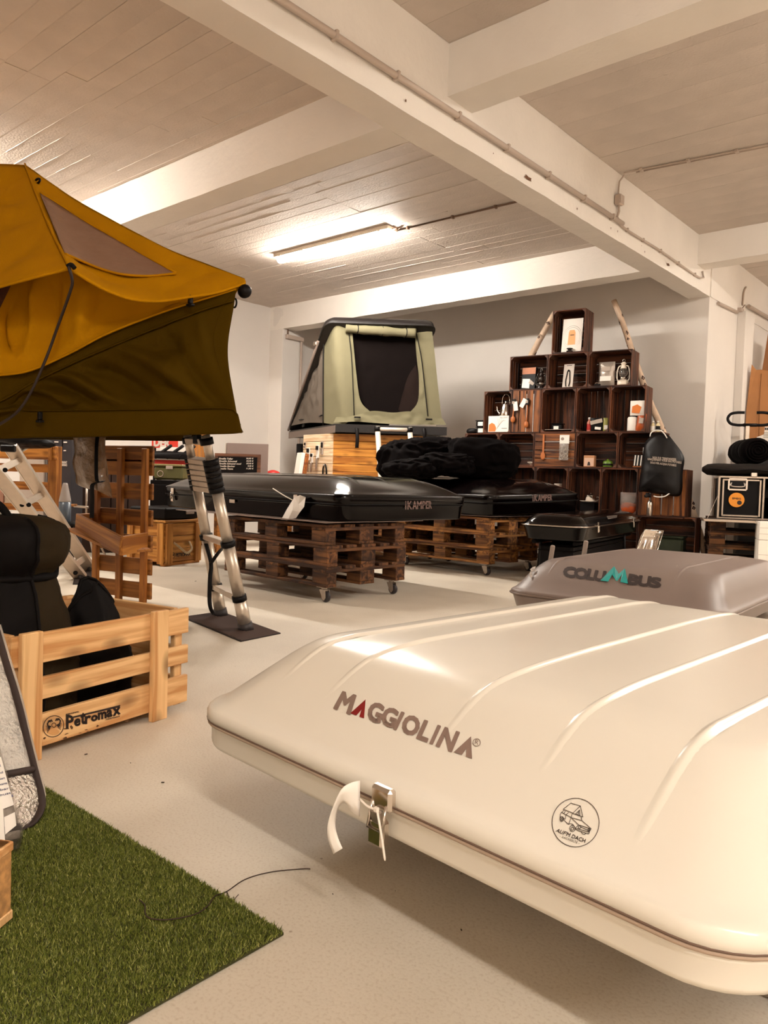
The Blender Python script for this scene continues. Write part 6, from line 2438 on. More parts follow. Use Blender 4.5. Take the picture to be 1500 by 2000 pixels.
# badges
b = MB()
pl2 = on_plane(org - Rr[:, 1] * .022, Rr[:, 1], 0)
for q in (((659, 628), (674, 629), (674, 624), (659, 623)), ((676, 629), (684, 629.5), (684, 626.5), (676, 626))):
    polys([[(0, 0), (1, 0), (1, 1), (0, 1)]], q, lambda u, v: pl2(u, v) - bk * .02, b)
org_build(b, 'badge', PRINT_WHITE, t)
fpl3 = on_plane(FLf - bk * .054, bk, 0)
b = polys([[(0, 0), (1, 0), (1, 1), (0, 1)]], ((840, 832), (852, 832.5), (852, 827), (840, 826.5)), fpl3, MB())
org_build(b, 'badge', PRINT_WHITE, t)
for (u0, v0, u1, v1) in ((828, 836, 829, 858), (697, 836, 697, 875)):
    b = MB()
    Pc = ss([WP(u0, v0, FD - .07), WP((u0 + u1) / 2 + 1, (v0 + v1) / 2, FD - .09), WP(u1, v1, FD - .08)], 10)
    b.grid([[p + xf * w_ for w_ in (-.022, .022)] for p in Pc])
    org_build(b, 'strap', BLACKPL, t).modifiers.new('s', 'SOLIDIFY').thickness = .004
for (u, v) in ((698, 815), (838, 819)):
    org_build(MB().box(WP(u, v, FD - .07), (.08, .02, .02), R=frame_from(xf, bk), b=.003), 'toggle', BLACKPL, t)

# --- timber clad counter
PINEGOLD = wood('golden_pine_cladding', (206, 140, 58), (160, 96, 32), .5, knots=.8, objrand=.07)
PINEPALE = wood('pale_whitewashed_cladding', (232, 208, 176), (206, 172, 134), .6, knots=.3, objrand=.05)
ztopc = zt0 - .012
kA = WP(652, 842, FD + .05)
kB = WP(829, 842, FD + .05)
kC = PD(594, 842, 10.15)
A2, B2, Cc = [np.array([p[0], p[1], 0]) for p in (kA, kB, kC)]
t = thing('counter', 'tall timber clad counter with golden front boards and a pale side under the wedge tent', 'counter', tuple(A2))
core_in = _nrm(B2 - A2) * .02 + _nrm(Cc - A2) * .02
D2 = Cc + (B2 - A2)
org_build(quadbox(MB(), A2 + core_in, B2 - _nrm(B2 - A2) * .02 + _nrm(Cc - A2) * .02, D2 - _nrm(B2 - A2) * .02, Cc + _nrm(B2 - A2) * .02, 0, ztopc), 'core', BROWNPINE, t)
nb_ = 15
bh = ztopc / nb_
for k in range(nb_):
    zc_ = (k + .5) * bh
    for (P_, Q_, m_) in ((A2, B2, PINEGOLD), (Cc, A2, PINEPALE)):
        c_, L_, R_ = between(P_ + np.array([0, 0, zc_]), Q_ + np.array([0, 0, zc_]), up=(0, 0, 1))
        board('cladding_board', round(L_, 3), .02, round(bh - .004, 4), c_ - np.array(t.location), m_, t, R=R_, b=.004)
# knives and cutters hanging on the pale side
sideN = _nrm(np.array([Cc[1] - A2[1], -(Cc[0] - A2[0]), 0]))
if sideN @ FWD > 0:
    sideN = -sideN
sidef = on_plane(A2 + sideN * .014, sideN)


def hung(label, name, cat, u, v0, v1, w, kind):
    top, bot = sidef(u, v0), sidef(u - .5, v1)
    H = float(top[2] - bot[2])
    ang = math.atan2((A2 - Cc)[1], (A2 - Cc)[0])
    t_ = thing(name, label, cat, tuple(bot), ang, 'tools hanging on the pale counter side')
    if kind == 'pack':
        MB().box((0, -.006, H * .72), (w, .008, H * .5), b=.001).build('backing_card', CARDWHITE, t_)
        MB().box((0, -.022, H * .86), (w * .7, .02, H * .16), b=.004).build('printed_block', BLACKPL, t_)
        loft(MB(), [[(w * .30 * s_ * math.cos(a), -.02 + .014 * math.sin(a), H * z_) for a in np.linspace(0, 2 * math.pi, 10, endpoint=False)] for z_, s_ in ((.0, .5), (.06, .9), (.3, 1.0), (.46, .8), (.52, .5))]).build('handle', STEEL, t_)
    elif kind == 'small':
        MB().box((0, -.006, H * .5), (w, .008, H), b=.001).build('backing_card', LOOSEGREY, t_)
        MB().box((.01, -.02, H * .72), (w * .6, .018, H * .4), b=.004).build('blade_cover', BLACKPL, t_)
        MB().box((-.01, -.018, H * .25), (w * .4, .014, H * .35), b=.004).build('handle', STEEL, t_)
    else:
        MB().tube(ss([(-w / 2, -.012, 0), (-w * .42, -.014, H * .6), (0, -.014, H), (w * .42, -.014, H * .6), (w / 2, -.012, 0)], 18), .010, 8).build('grip', BLACKPL, t_)
        MB().lathe([(0, 0), (.014, 0), (.014, .012), (0, .014)], c=(0, -.02, H * .92), R=rotx(math.pi / 2), n=10).build('pivot', STEEL, t_)
    return t_


hung('leftmost packed knife hanging on the pale counter side', 'knife_pack', 'knife', 603, 873, 922, .06, 'pack')
hung('second packed knife from the left on the pale counter side', 'knife_pack', 'knife', 610, 884, 922, .05, 'pack')
hung('longest packed knife hanging in the middle of the pale counter side', 'knife_pack', 'knife', 621, 868, 918, .06, 'pack')
hung('short packed pocket knife hanging highest on the pale counter side', 'knife_pack', 'knife', 630, 862, 888, .05, 'small')
hung('small black cutter hanging at the upper left of the pale counter side', 'knife_pack', 'knife', 597, 864, 876, .03, 'small')
hung('black tongs hanging lowest on the pale counter side', 'tongs', 'tongs', 636, 907, 926, .085, 'tongs')

# wooden books and pole beside the counter
CASE = wood('red_brown_board', (176, 104, 50), (128, 66, 30), .5, objrand=.1)
pk = PD(582, 921, 9.9)
zk_ = float(pk[2])
shelfz = zk_ - .01
t = thing('side_table', 'plain table behind the nearer black rooftop tent that carries the chalkboard', 'table', (0, 0, 0))
ta_, tb_ = PD(405, 930, 8.6), PD(586, 930, 9.75)
axt = _nrm(np.array([tb_[0] - ta_[0], tb_[1] - ta_[1], 0]))
ayt = np.array([-axt[1], axt[0], 0])
Lt = float(np.linalg.norm((tb_ - ta_)[:2])) + .2
zt_ = .83
t.location = (ta_[0], ta_[1], 0)
t.rotation_euler = (0, 0, math.atan2(axt[1], axt[0]))
MB().box((Lt / 2 - .05, .08, zt_ - .015), (Lt - .1, .46, .03), b=.004).build('table_top', BROWNPINE, t)
for xx in (.06, Lt - .06):
    for yy in (-.12, .32):
        MB().box((xx, yy, (zt_ - .03) / 2), (.06, .06, zt_ - .03), b=.004).build('leg', BROWNPINE, t)


def on_table(u, d):
    p = PD(u, 930, d)
    return np.array([p[0], p[1], zt_ + .001])


def tz(v, u, d):
    return float(PD(u, v, d)[2])


for k, (u, d, v0, m_, lab) in enumerate(((581, 9.78, 884, CARDWHITE, 'white covered book leaning beside the pale counter side'), (589, 9.80, 886, CASE, 'red brown wooden board leaning beside the white book'))):
    p = on_table(u, d)
    hh = tz(v0, u, d) - p[2]
    t = thing('book' if k == 0 else 'wooden_board', lab, 'book' if k == 0 else 'board', tuple(p), math.atan2(RIGHT[1], RIGHT[0]) + .5)
    MB().box((.02, 0, hh / 2), (.05, .16, hh), R=roty(.14), b=.004).build('cover', m_, t)
    if k == 0:
        MB().box((.02, -.004, hh / 2 + .002), (.036, .16, hh - .012), R=roty(.14), b=.002).build('pages', PAPER, t)
    else:
        MB().box((.02, -.082, hh / 2), (.012, .004, hh * .96), R=roty(.14), b=.001).build('groove', BROWNPINE, t)
p = PD(586, 880, 10.9)
t = thing('pole', 'black upright pole in the corner behind the pale counter side', 'pole', (p[0], p[1], 0))
MB().box((0, 0, 1.35 / 2), (.09, .09, 1.35), R=rotz(.6), b=.01).build('post', BLACKSATIN, t)
MB().box((0, 0, .01), (.25, .25, .02), R=rotz(.6), b=.004).build('foot_plate', BLACKSATIN, t)

# --- white ladder of the wedge tent
lA, lB = PD(737, 833, FD - .12), PD(800, 835, FD - .12)
fA, fB = PD(744, 940, FD - .17), PD(808, 940, FD - .17)
kk = lA[2] / (lA[2] - fA[2])
fA2, fB2 = lA + (fA - lA) * kk, lB + (fB - lB) * kk
WHITEALU = mat('white_ladder_metal', (226, 212, 196), .4, metal=.2)
t = thing('ladder', 'pale narrow ladder hanging from the wedge tent down behind the black covers', 'ladder', tuple(fA2))
for a, b_ in ((lA, fA2), (lB, fB2)):
    org_build(MB().tube([a, b_], .032, 12), 'rail', WHITEALU, t)
    org_build(MB().tube([b_ + np.array([0, 0, .06]), b_ + np.array([0, 0, .0])], .04, 12), 'foot', BLACKPL, t)
for k in (.02, .25, .48, .72):
    org_build(MB().tube([lA + (fA2 - lA) * k, lB + (fB2 - lB) * k], .024, 10), 'rung', WHITEALU, t)
    for a, b_ in ((lA, fA2), (lB, fB2)):
        p = a + (b_ - a) * k
        org_build(MB().tube([p + np.array([0, 0, .03]), p - np.array([0, 0, .03])], .038, 12), 'collar', BLACKPL, t)

# ------------------------------------------------------------------ chalkboard, boards and goods on the table
ORW = wood('dark_frame_wood', (104, 66, 44), (62, 36, 24), .5)
dC = 8.85
z0 = zt_ + .001
cA, cB = PD(418, 920, dC), PD(508, 920, dC)
t = thing('chalkboard', 'wood framed chalkboard price list with white handwriting behind the nearer black rooftop tent', 'sign', (cA[0], cA[1], z0), math.atan2(cB[1] - cA[1], cB[0] - cA[0]))
wc = float(np.linalg.norm((cB - cA)[:2]))
hc = tz(886, 460, dC) - z0
MB().box((wc / 2, .02, hc / 2), (wc - .02, .012, hc - .02), R=rotx(-.06), b=.001).build('board', BLACKSATIN, t)
for (c_, s_) in (((wc / 2, .016, .02), (wc, .03, .04)), ((wc / 2, .016 + .06 * hc * .95, hc - .02), (wc, .03, .04)), ((.02, .016 + .03 * hc, hc / 2), (.04, .028, hc - .04)), ((wc - .02, .016 + .03 * hc, hc / 2), (.04, .028, hc - .04))):
    MB().box(c_, s_, R=rotx(-.06), b=.004).build('frame_bar', ORW, t)
WI2 = np.array((Matrix.Translation(t.location) @ Matrix.Rotation(t.rotation_euler.z, 4, 'Z')).inverted())
cpl = on_plane(np.array([cA[0], cA[1], z0]), np.array([-math.sin(t.rotation_euler.z), math.cos(t.rotation_euler.z), .06]), .006)


def c_in(u, v):
    return (WI2 @ np.array([*cpl(u, v), 1.0]))[:3]


b = MB()
for k, (a_, p_) in enumerate((('Emaille Teller', '18,95 \u20ac'), ('Emaille Schussel', '24,95 \u20ac'), ('Emaille Schussel mod', '27,95 \u20ac'), ('Emaille Becher', '9,95 \u20ac'), ('Emaille Tasse', '11,95 \u20ac'))):
    y_ = 897 + k * 4.9
    x1 = (455, 463, 471, 459, 455)[k]
    lettering(a_, ((428, y_), (x1, y_ + .6), (x1, y_ - 2.4), (428, y_ - 3)), c_in, b, bold=.35, shear=.2)
    lettering(p_, ((481 if k != 3 else 484, y_), (495, y_ + .4), (495, y_ - 2.8), (481 if k != 3 else 484, y_ - 3)), c_in, b, bold=.35, shear=.2)
b.build('lettering', PRINT_WHITE, t)['kind'] = 'stuff'
dG = 9.15
gA, gB = PD(441, 920, dG), PD(522, 920, dG)
t = thing('grey_board', 'plain grey board leaning behind the chalkboard', 'board', (gA[0], gA[1], z0), math.atan2(gB[1] - gA[1], gB[0] - gA[0]))
hg = tz(866, 480, dG) - z0
wg = float(np.linalg.norm((gB - gA)[:2]))
MB().box((wg / 2, .03, hg / 2), (wg, .03, hg), R=rotx(-.05), b=.003).build('panel', mat('grey_lacquer', (126, 108, 100), .4), t)
MB().box((-.012, .035, hg / 2), (.012, .035, hg * .99), R=rotx(-.05), b=.002).build('edge_strip', LOOSEGREY, t)
p = on_table(533, 9.3)
t = thing('beanie', 'small red woollen cap lying on the table right of the grey board', 'cap', tuple(p))
MB().lathe([(.11, 0), (.12, .02), (.11, .06), (.07, .10), (.02, .118), (0, .12)], n=20).build('cap_body', RED, t)
MB().lathe([(.122, .0), (.13, .01), (.124, .035), (.118, .036)], n=20).build('brim', RED, t)

# red banner, clutter at the back left
dR = 9.2
rA, rB = PD(296, 874, dR), PD(347, 874, dR)
t = thing('red_banner', 'red banner with large white letters behind the telescopic ladder', 'banner', (rA[0], rA[1], 0), math.atan2(rB[1] - rA[1], rB[0] - rA[0]))
wr = float(np.linalg.norm((rB - rA)[:2]))
zr0, zr1 = tz(875, 320, dR), tz(846, 320, dR)
MB().box((wr / 2, .01, (zr0 + zr1) / 2), (wr, .015, zr1 - zr0), b=.002).build('banner_cloth', mat('banner_red', (204, 46, 22), .5), t)
for xx in (.03, wr - .03):
    MB().box((xx, .03, zr1 / 2), (.03, .02, zr1), b=.004).build('pole', BLACKSATIN, t)
WI3 = np.array((Matrix.Translation(t.location) @ Matrix.Rotation(t.rotation_euler.z, 4, 'Z')).inverted())
rpl = on_plane(np.array([rA[0], rA[1], 0]), np.array([-math.sin(t.rotation_euler.z), math.cos(t.rotation_euler.z), 0]), -.002)


def r_in(u, v):
    return (WI3 @ np.array([*rpl(u, v), 1.0]))[:3]


b = MB()
lettering('DER', ((301, 871), (331, 873), (331, 857), (301, 855)), r_in, b, bold=2.0)
b.build('lettering', PRINT_WHITE, t)['kind'] = 'stuff'
# slatted orange screen behind the ladder
sA, sB = PD(362, 900, 9.4), PD(408, 900, 9.4)
t = thing('slatted_screen', 'screen of upright orange brown boards behind the telescopic ladder', 'screen', (sA[0], sA[1], 0), math.atan2(sB[1] - sA[1], sB[0] - sA[0]))
wS = float(np.linalg.norm((sB - sA)[:2]))
zs1 = tz(846, 385, 9.4)
nS = 6
for k in range(nS):
    board('upright_board', round(zs1, 3), round(wS / nS - .004, 3), .018, ((k + .5) * wS / nS, 0, zs1 / 2), ORANGEWOOD, t, R=frame_from((0, 0, 1), (1, 0, 0)))
# white rack with black hooks and red rail
wA, wB = PD(302, 912, 8.7), PD(362, 912, 8.7)
angW = math.atan2(wB[1] - wA[1], wB[0] - wA[0])
wW = float(np.linalg.norm((wB - wA)[:2]))
t = thing('display_rack', 'white and red display rack with black roof bars behind the pallet stand', 'rack', (wA[0], wA[1], 0), angW)
zA, zB = tz(893, 330, 8.7), tz(872, 330, 8.7)
MB().box((wW / 2, .2, (zA + zB) / 2), (wW, .03, zB - zA), b=.003).build('white_panel', CARDWHITE, t)
zr = tz(903, 330, 8.7)
MB().box((wW / 2, .05, zr), (wW, .12, .05), b=.006).build('red_rail', RED, t)
MB().box((wW / 2, .05, zr + .032), (wW + .01, .13, .012), b=.003).build('white_trim', CARDWHITE, t)
for xx in (.03, wW - .03):
    MB().box((xx, .08, zr / 2 - .02), (.04, .06, zr - .04), b=.004).build('leg', BLACKSATIN, t)
for k in range(3):
    x0 = wW * (.05 + .38 * k)
    MB().tube(ss([(x0, -.02, zr + .05), (x0 + .02, -.05, zr + .07), (x0 + .14, .0, zr + .17), (x0 + .16, .02, zr + .19)], 12), .018, 8).build('roof_bar', BLACKPL, t)
o = blob((wA[0] + (wB - wA)[0] * .5, wA[1] + (wB - wA)[1] * .5, zr + .075), (.28, .07, .05), 12, .2, sub=3, flat=zr + .040, R=rotz(angW)).build('black_cover', BLACKPL)
tag(o, 'black soft cover lying on the red rail of the display rack', 'cover')
# olive case on a counter
oA, oB = PD(300, 930, 7.9), PD(356, 930, 7.9)
angO = math.atan2(oB[1] - oA[1], oB[0] - oA[0])
wO = float(np.linalg.norm((oB - oA)[:2]))
zo0, zo1 = .80, tz(911, 325, 7.9)
t = thing('storage_box', 'olive green lidded box low behind the left end of the nearer black rooftop tent', 'box', (oA[0], oA[1], zo0), angO)
MB().box((wO / 2, .12, (zo1 - zo0) / 2), (wO, .24, zo1 - zo0), b=.02).build('box_body', mat('olive_plastic', (88, 84, 44), .4), t)
MB().box((wO / 2, .12, zo1 - zo0 + .012), (wO + .02, .26, .025), b=.008).build('lid', mat('olive_plastic_light', (120, 112, 70), .4), t)
MB().box((wO * .55, -.006, zo1 - zo0 - .01), (.07, .012, .035), b=.003).build('clasp', LOOSEGREY, t)
MB().tube([(.07 + .03 * math.cos(a), -.004, (zo1 - zo0) * .45 + .03 * math.sin(a)) for a in np.linspace(0, 2 * math.pi, 14, endpoint=False)], .004, 6, closed=True).build('ring_handle', LOOSEGREY, t)
t = thing('low_cabinet', 'dark low cabinet that carries the olive green box', 'cabinet', (oA[0], oA[1], 0), angO)
MB().box((wO / 2, .14, zo0 / 2 - .001), (wO + .05, .34, zo0 - .004), b=.006).build('cabinet_body', BLACKSATIN, t)
MB().box((wO / 2, -.034, zo0 / 2), (wO, .012, zo0 - .1), b=.004).build('door', BLACKSATIN, t)

# ------------------------------------------------------------------ wooden chest with a rope handle
CHEST = wood('honey_pine_chest', (206, 146, 72), (158, 100, 42), .55, knots=.8, objrand=.12)
cn = PZ(322, 1107)
cr = PZ(390, 1098)
cl_ = PZ(298, 1103)
ax_r = _nrm(cr - cn)
Wc = float(np.linalg.norm(cr - cn))
ax_l = np.array([-ax_r[1], ax_r[0], 0])
Dc = .46
dch = float((cn - CO) @ FWD)
Hc = tz(1016, 322, dch)
angc = math.atan2(ax_r[1], ax_r[0])
t = thing('chest', 'honey coloured wooden chest with a rope handle and burnt in lettering', 'chest', tuple(cn), angc)
fz = .035
for k in range(3):
    hgt = (Hc - fz - .03) / 3
    zc_ = fz + hgt * (k + .5)
    board('front_board', round(Wc - .02, 3), round(hgt - .004, 3), .02, (Wc / 2, .012, zc_), CHEST, t, R=frame_from((1, 0, 0), (0, 0, 1)))
    board('side_board', round(Dc - .02, 3), round(hgt - .004, 3), .02, (.012, Dc / 2, zc_), CHEST, t, R=frame_from((0, 1, 0), (0, 0, 1)))
    board('side_board', round(Dc - .02, 3), round(hgt - .004, 3), .02, (Wc - .012, Dc / 2, zc_), CHEST, t, R=frame_from((0, 1, 0), (0, 0, 1)))
    board('front_board', round(Wc - .02, 3), round(hgt - .004, 3), .02, (Wc / 2, Dc - .012, zc_), CHEST, t, R=frame_from((1, 0, 0), (0, 0, 1)))
for xx in (.045, Wc - .045):
    board('post', round(Hc - .05, 3), .085, .02, (xx, -.008, (Hc - .05) / 2 + .02), CHEST, t, R=frame_from((0, 0, 1), (1, 0, 0)))
board('post', round(Hc - .05, 3), .07, .02, (-.008, .05, (Hc - .05) / 2 + .02), CHEST, t, R=frame_from((0, 0, 1), (0, 1, 0)))
board('post', round(Hc - .05, 3), .07, .02, (-.008, Dc - .05, (Hc - .05) / 2 + .02), CHEST, t, R=frame_from((0, 0, 1), (0, 1, 0)))
for k in range(3):
    board('lid_board', round(Wc + .03, 3), round((Dc + .03) / 3 - .003, 3), .022, (Wc / 2, -.01 + (Dc + .03) / 3 * (k + .5), Hc - .014), CHEST, t)
board('bottom_batten', round(Wc + .01, 3), .05, .03, (Wc / 2, .03, .016), CHEST, t)
board('bottom_batten', round(Wc + .01, 3), .05, .03, (Wc / 2, Dc - .03, .016), CHEST, t)
WI4 = np.array((Matrix.Translation(t.location) @ Matrix.Rotation(angc, 4, 'Z')).inverted())
hpl = on_plane(cn, np.array([-math.sin(angc), math.cos(angc), 0]), -.004)


def h_in(u, v):
    return (WI4 @ np.array([*hpl(u, v), 1.0]))[:3]


rope = [h_in(u, v) + np.array([0, -.03 - .03 * math.sin(math.pi * k / 6), 0]) for k, (u, v) in enumerate(((340, 1060), (343, 1068), (349, 1075), (355, 1079), (361, 1077), (367, 1070), (370, 1058)))]
rope[0] = h_in(340, 1060) + np.array([0, .004, 0])
rope[-1] = h_in(370, 1058) + np.array([0, .004, 0])
MB().tube(ss(rope, 30), .011, 8).build('rope_handle', mat('rope', (206, 178, 136), .8, var=.3, vscale=60, bump=.6, bscale=90), t)
b = MB()
lettering('PETROMAX', ((344, 1088), (372, 1085), (372, 1078), (344, 1081)), h_in, b, bold=.7)
strokes([[(337.5 + 4.6 * math.cos(a), 1084.5 + 5.2 * math.sin(a)) for a in np.linspace(0, 2 * math.pi, 20)]], .9, h_in, b)
strokes([[(335, 1082), (340, 1086)], [(340, 1082), (335, 1087)], [(334.5, 1084.5), (340.5, 1084)]], 1.0, h_in, b)
b.build('lettering', PRINT_DARK, t)['kind'] = 'stuff'
# flat black case between the chest and the tent shell
pc = cn + ax_r * (Wc / 2) + ax_l * (Dc / 2)
t = thing('flat_case', 'flat black case on the wooden chest under the end of the nearer black rooftop tent', 'case', (pc[0], pc[1], Hc + .001), angc)
hcse = .545 - Hc
MB().box((0, 0, hcse / 2), (Wc * .95, Dc * .95, hcse), b=.015).build('case_body', BLACKSATIN, t)
MB().box((.1, -Dc * .475 - .006, hcse * .55), (.12, .012, .03), b=.004).build('clasp', GREYPL, t)

# ------------------------------------------------------------------ black covers heaped on the further black tent
COVER = mat('black_cover_fabric', (8, 4, 4), .85, var=.2, vscale=8, bump=.2, bscale=20, spec=.06)


def heap(label, u, v, d, rad, seed, amp=.42, fold=.025, rz=.6):
    c = PD(u, v, d)
    z = .0
    for _ in range(1):
        pl_ = bt2.R.T @ (c - bt2.loc)
        z = bt2.h(float(np.clip(pl_[0], .02, bt2.L if False else bt2.W - .02)), float(np.clip(pl_[1], .02, bt2.L - .02)))
        top = bt2.R @ np.array([pl_[0], pl_[1], z]) + bt2.loc
    o = blob(c, rad, seed, amp, 1.7, 5, flat=float(top[2]) + .004, fold=fold, R=rotz(rz)).build('black_cover', COVER)
    return tag(o, label, 'cover', 'black covers heaped on the further black rooftop tent')


heap('crumpled black cover at the left end of the heap on the further black tent', 794, 897, 8.15, (.25, .23, .20), 3)
heap('crumpled black cover lying low in front in the heap', 806, 914, 7.75, (.25, .20, .09), 5, rz=.2)
heap('upright peaked black cover in the middle of the heap', 848, 893, 8.1, (.22, .22, .17), 9)
heap('flat black cover slung over the middle of the heap', 876, 908, 7.8, (.24, .22, .11), 15, rz=.9)
heap('smooth large black cover at the right end of the heap beside the crates', 940, 897, 8.0, (.36, .28, .21), 21, amp=.25, fold=.015, rz=.5)

# ------------------------------------------------------------------ right edge: flight case on pallets and the things piled on it
XR = np.array([RIGHT[0], RIGHT[1], 0])
XR = _nrm(XR)
XRr = rotz(math.radians(-19)) @ XR
YR = np.array([-XRr[1], XRr[0], 0])
angR = math.atan2(XRr[1], XRr[0])
DR = 7.9
pA = PD(1386, 1040, DR)
pA[2] = 0
stack(pA, tuple(XRr[:2]), tuple(YR[:2]), 4, PALLET_OLD, 0.0, ['%s pallet of the stack under the black flight case' % k for k in ('bottom', 'second', 'third', 'top')], casters=False, jitter=.008)
zP = 4 * .1445 + .002
fcA = PD(1403, 1000, DR + .02)
FCW, FCD = 1.02, .56
zF = zP + .001
ztF = float(PD(1405, 931, DR + .02)[2])
FCH = ztF - zF
loc = np.array([fcA[0], fcA[1], zF])
ALUE = mat('aluminium_edge', (184, 168, 152), .35, metal=.85)
t = thing('flight_case', 'black flight case with aluminium edges and an orange round sticker on the pallet stack', 'case', tuple(loc), angR)
LWD = .40                                        # closed left part, open right part
MB().box((LWD / 2, FCD / 2 + .01, FCH / 2), (LWD - .01, FCD - .02, FCH - .01), b=.004).build('drawer_block', BLACKSATIN, t)
b = MB()
b.box((FCW / 2, FCD - .01, FCH / 2), (FCW, .012, FCH), b=.002)
b.box((FCW / 2, FCD / 2, FCH - .006), (FCW, FCD, .012), b=.002)
b.box((FCW / 2, FCD / 2, .006), (FCW, FCD, .012), b=.002)
b.box((FCW - .006, FCD / 2, FCH / 2), (.012, FCD, FCH), b=.002)
b.build('case_body', BLACKSATIN, t)
for (c_, s_) in (((FCW / 2, 0, FCH), (FCW + .01, .03, .022)), ((-.004, 0, FCH / 2), (.022, .03, FCH + .01)), ((FCW, 0, FCH / 2), (.022, .03, FCH)), ((LWD + .012, 0, FCH / 2), (.02, .03, FCH)),
                 ((-.004, FCD, FCH / 2), (.022, .03, FCH)), ((-.004, FCD / 2, FCH), (.022, FCD, .022)), ((FCW / 2, 0, .004), (FCW, .03, .016))):
    MB().box(c_, s_, b=.004).build('edge_profile', ALUE, t)
for (c_, s_) in (((.03 + .005, -.012, FCH / 2), (.018, .012, FCH - .05)), ((LWD - .02, -.012, FCH / 2), (.018, .012, FCH - .05)), ((LWD / 2, -.012, FCH - .03), (LWD - .06, .012, .018)), ((LWD / 2, -.012, .03), (LWD - .06, .012, .018))):
    MB().box(c_, s_, b=.003).build('door_frame_bar', ALUE, t)
WI5 = np.array((Matrix.Translation(t.location) @ Matrix.Rotation(angR, 4, 'Z')).inverted())
fcp = on_plane(loc, YR, -.012)


def fc_in(u, v):
    return (WI5 @ np.array([*fcp(u, v), 1.0]))[:3]


h0, h1 = fc_in(1423, 956), fc_in(1459, 936)
hc_, hs_ = (h0 + h1) / 2, np.abs(h1 - h0)
b = MB()
for (dx, dz, sx, sz) in ((0, hs_[2] / 2, hs_[0], .02), (0, -hs_[2] / 2, hs_[0], .02), (-hs_[0] / 2, 0, .02, hs_[2]), (hs_[0] / 2, 0, .02, hs_[2])):
    b.box((hc_[0] + dx, -.016, hc_[2] + dz), (sx, .014, sz), b=.003)
b.build('handle_dish', CHROME, t)
MB().box((hc_[0], -.012, hc_[2]), (hs_[0], .006, hs_[2]), b=.001).build('handle_recess', BLACKPL, t)
MB().tube(ss([(hc_[0] - hs_[0] * .35, -.012, hc_[2] + .02), (hc_[0] - hs_[0] * .35, -.03, hc_[2] - .02), (hc_[0] + hs_[0] * .35, -.03, hc_[2] - .02), (hc_[0] + hs_[0] * .35, -.012, hc_[2] + .02)], 16), .008, 8).build('handle', STEEL, t)
cs = fc_in(1438.5, 976.5)
rs_ = abs(fc_in(1454, 976)[0] - fc_in(1423, 976)[0]) / 2
b = MB()
b.add([(cs[0] + rs_ * math.cos(a), -.0140, cs[2] + rs_ * math.sin(a)) for a in np.linspace(0, 2 * math.pi, 36, endpoint=False)], [tuple(range(36))])
o = b.build('sticker', mat('orange_sticker', (236, 146, 26), .5), t)
o['label'] = 'round orange sticker'
b = MB()
b.add([(cs[0] + rs_ * .38 + rs_ * .30 * math.cos(a), -.0150, cs[2] - rs_ * .36 + rs_ * .30 * math.sin(a)) for a in np.linspace(0, 2 * math.pi, 20, endpoint=False)], [tuple(range(20))])
lettering('SMEG', ((1430, 975), (1447, 976), (1447, 972.5), (1430, 971.5)), lambda u, v: fc_in(u, v) + np.array([0, -.003, 0]), b, bold=.4)
b.build('sticker_print', PRINT_DARK, t)['kind'] = 'stuff'
MB().box(tuple((fc_in(1473, 927) + np.array([0, .0, 0]))), (.06, .03, .05), b=.006).build('clasp', CHROME, t)
# white thing standing in the open half of the case
p = fc_in(1490, 966)
t2 = thing('cool_box', 'white and black cool box inside the open half of the flight case', 'cool box', tuple(np.array(t.location) + rotz(angR) @ np.array([LWD + .30, .25, .013])), angR)
hcb = FCH - .05
loft(MB(), [[(x, y, z) for x, y in rrect(-.22 + i_, .22 - i_, -.20 + i_, .20 - i_, .05)] for i_, z in ((.03, 0), (.01, .01), (0, hcb * .55))]).build('box_body', BLACKSATIN, t2)
loft(MB(), [[(x, y, z) for x, y in rrect(-.22 + i_, .22 - i_, -.20 + i_, .20 - i_, .05)] for i_, z in ((-.004, hcb * .55), (0, hcb * .58), (.012, hcb * .92), (.03, hcb * .96))]).build('lid', CARDWHITE, t2)
MB().lathe([(0, 0), (.035, 0), (.035, .012), (0, .014)], c=(-.05, -.205, hcb * .80), R=rotx(math.pi / 2), n=16).build('recess', BLACKPL, t2)
# folded out front flap: a tray hinged to the case on two cords
b = MB()
q = [PD(1370, 1009, DR - .26), PD(1520, 1022, DR - .26)]
x0l = -.16
fl = 1.35
MB().box((x0l + fl / 2, -.22, -.012), (fl, .42, .018), b=.003).build('front_flap', BLACKSATIN, t)
for (c_, s_) in (((x0l + fl / 2, -.43, -.012), (fl + .01, .022, .026)), ((x0l, -.22, -.012), (.022, .42, .026))):
    MB().box(c_, s_, b=.004).build('edge_profile', ALUE, t)
MB().tube([(x0l + .03, -.40, .0), (-.012, -.02, FCH * .55)], .003, 6).build('stay_cord', LOOSEGREY, t)
MB().box((LWD * .8, -.445, -.012), (.05, .014, .03), b=.003).build('clasp', CHROME, t)
CASE_T = t
topz = zF + FCH + .012
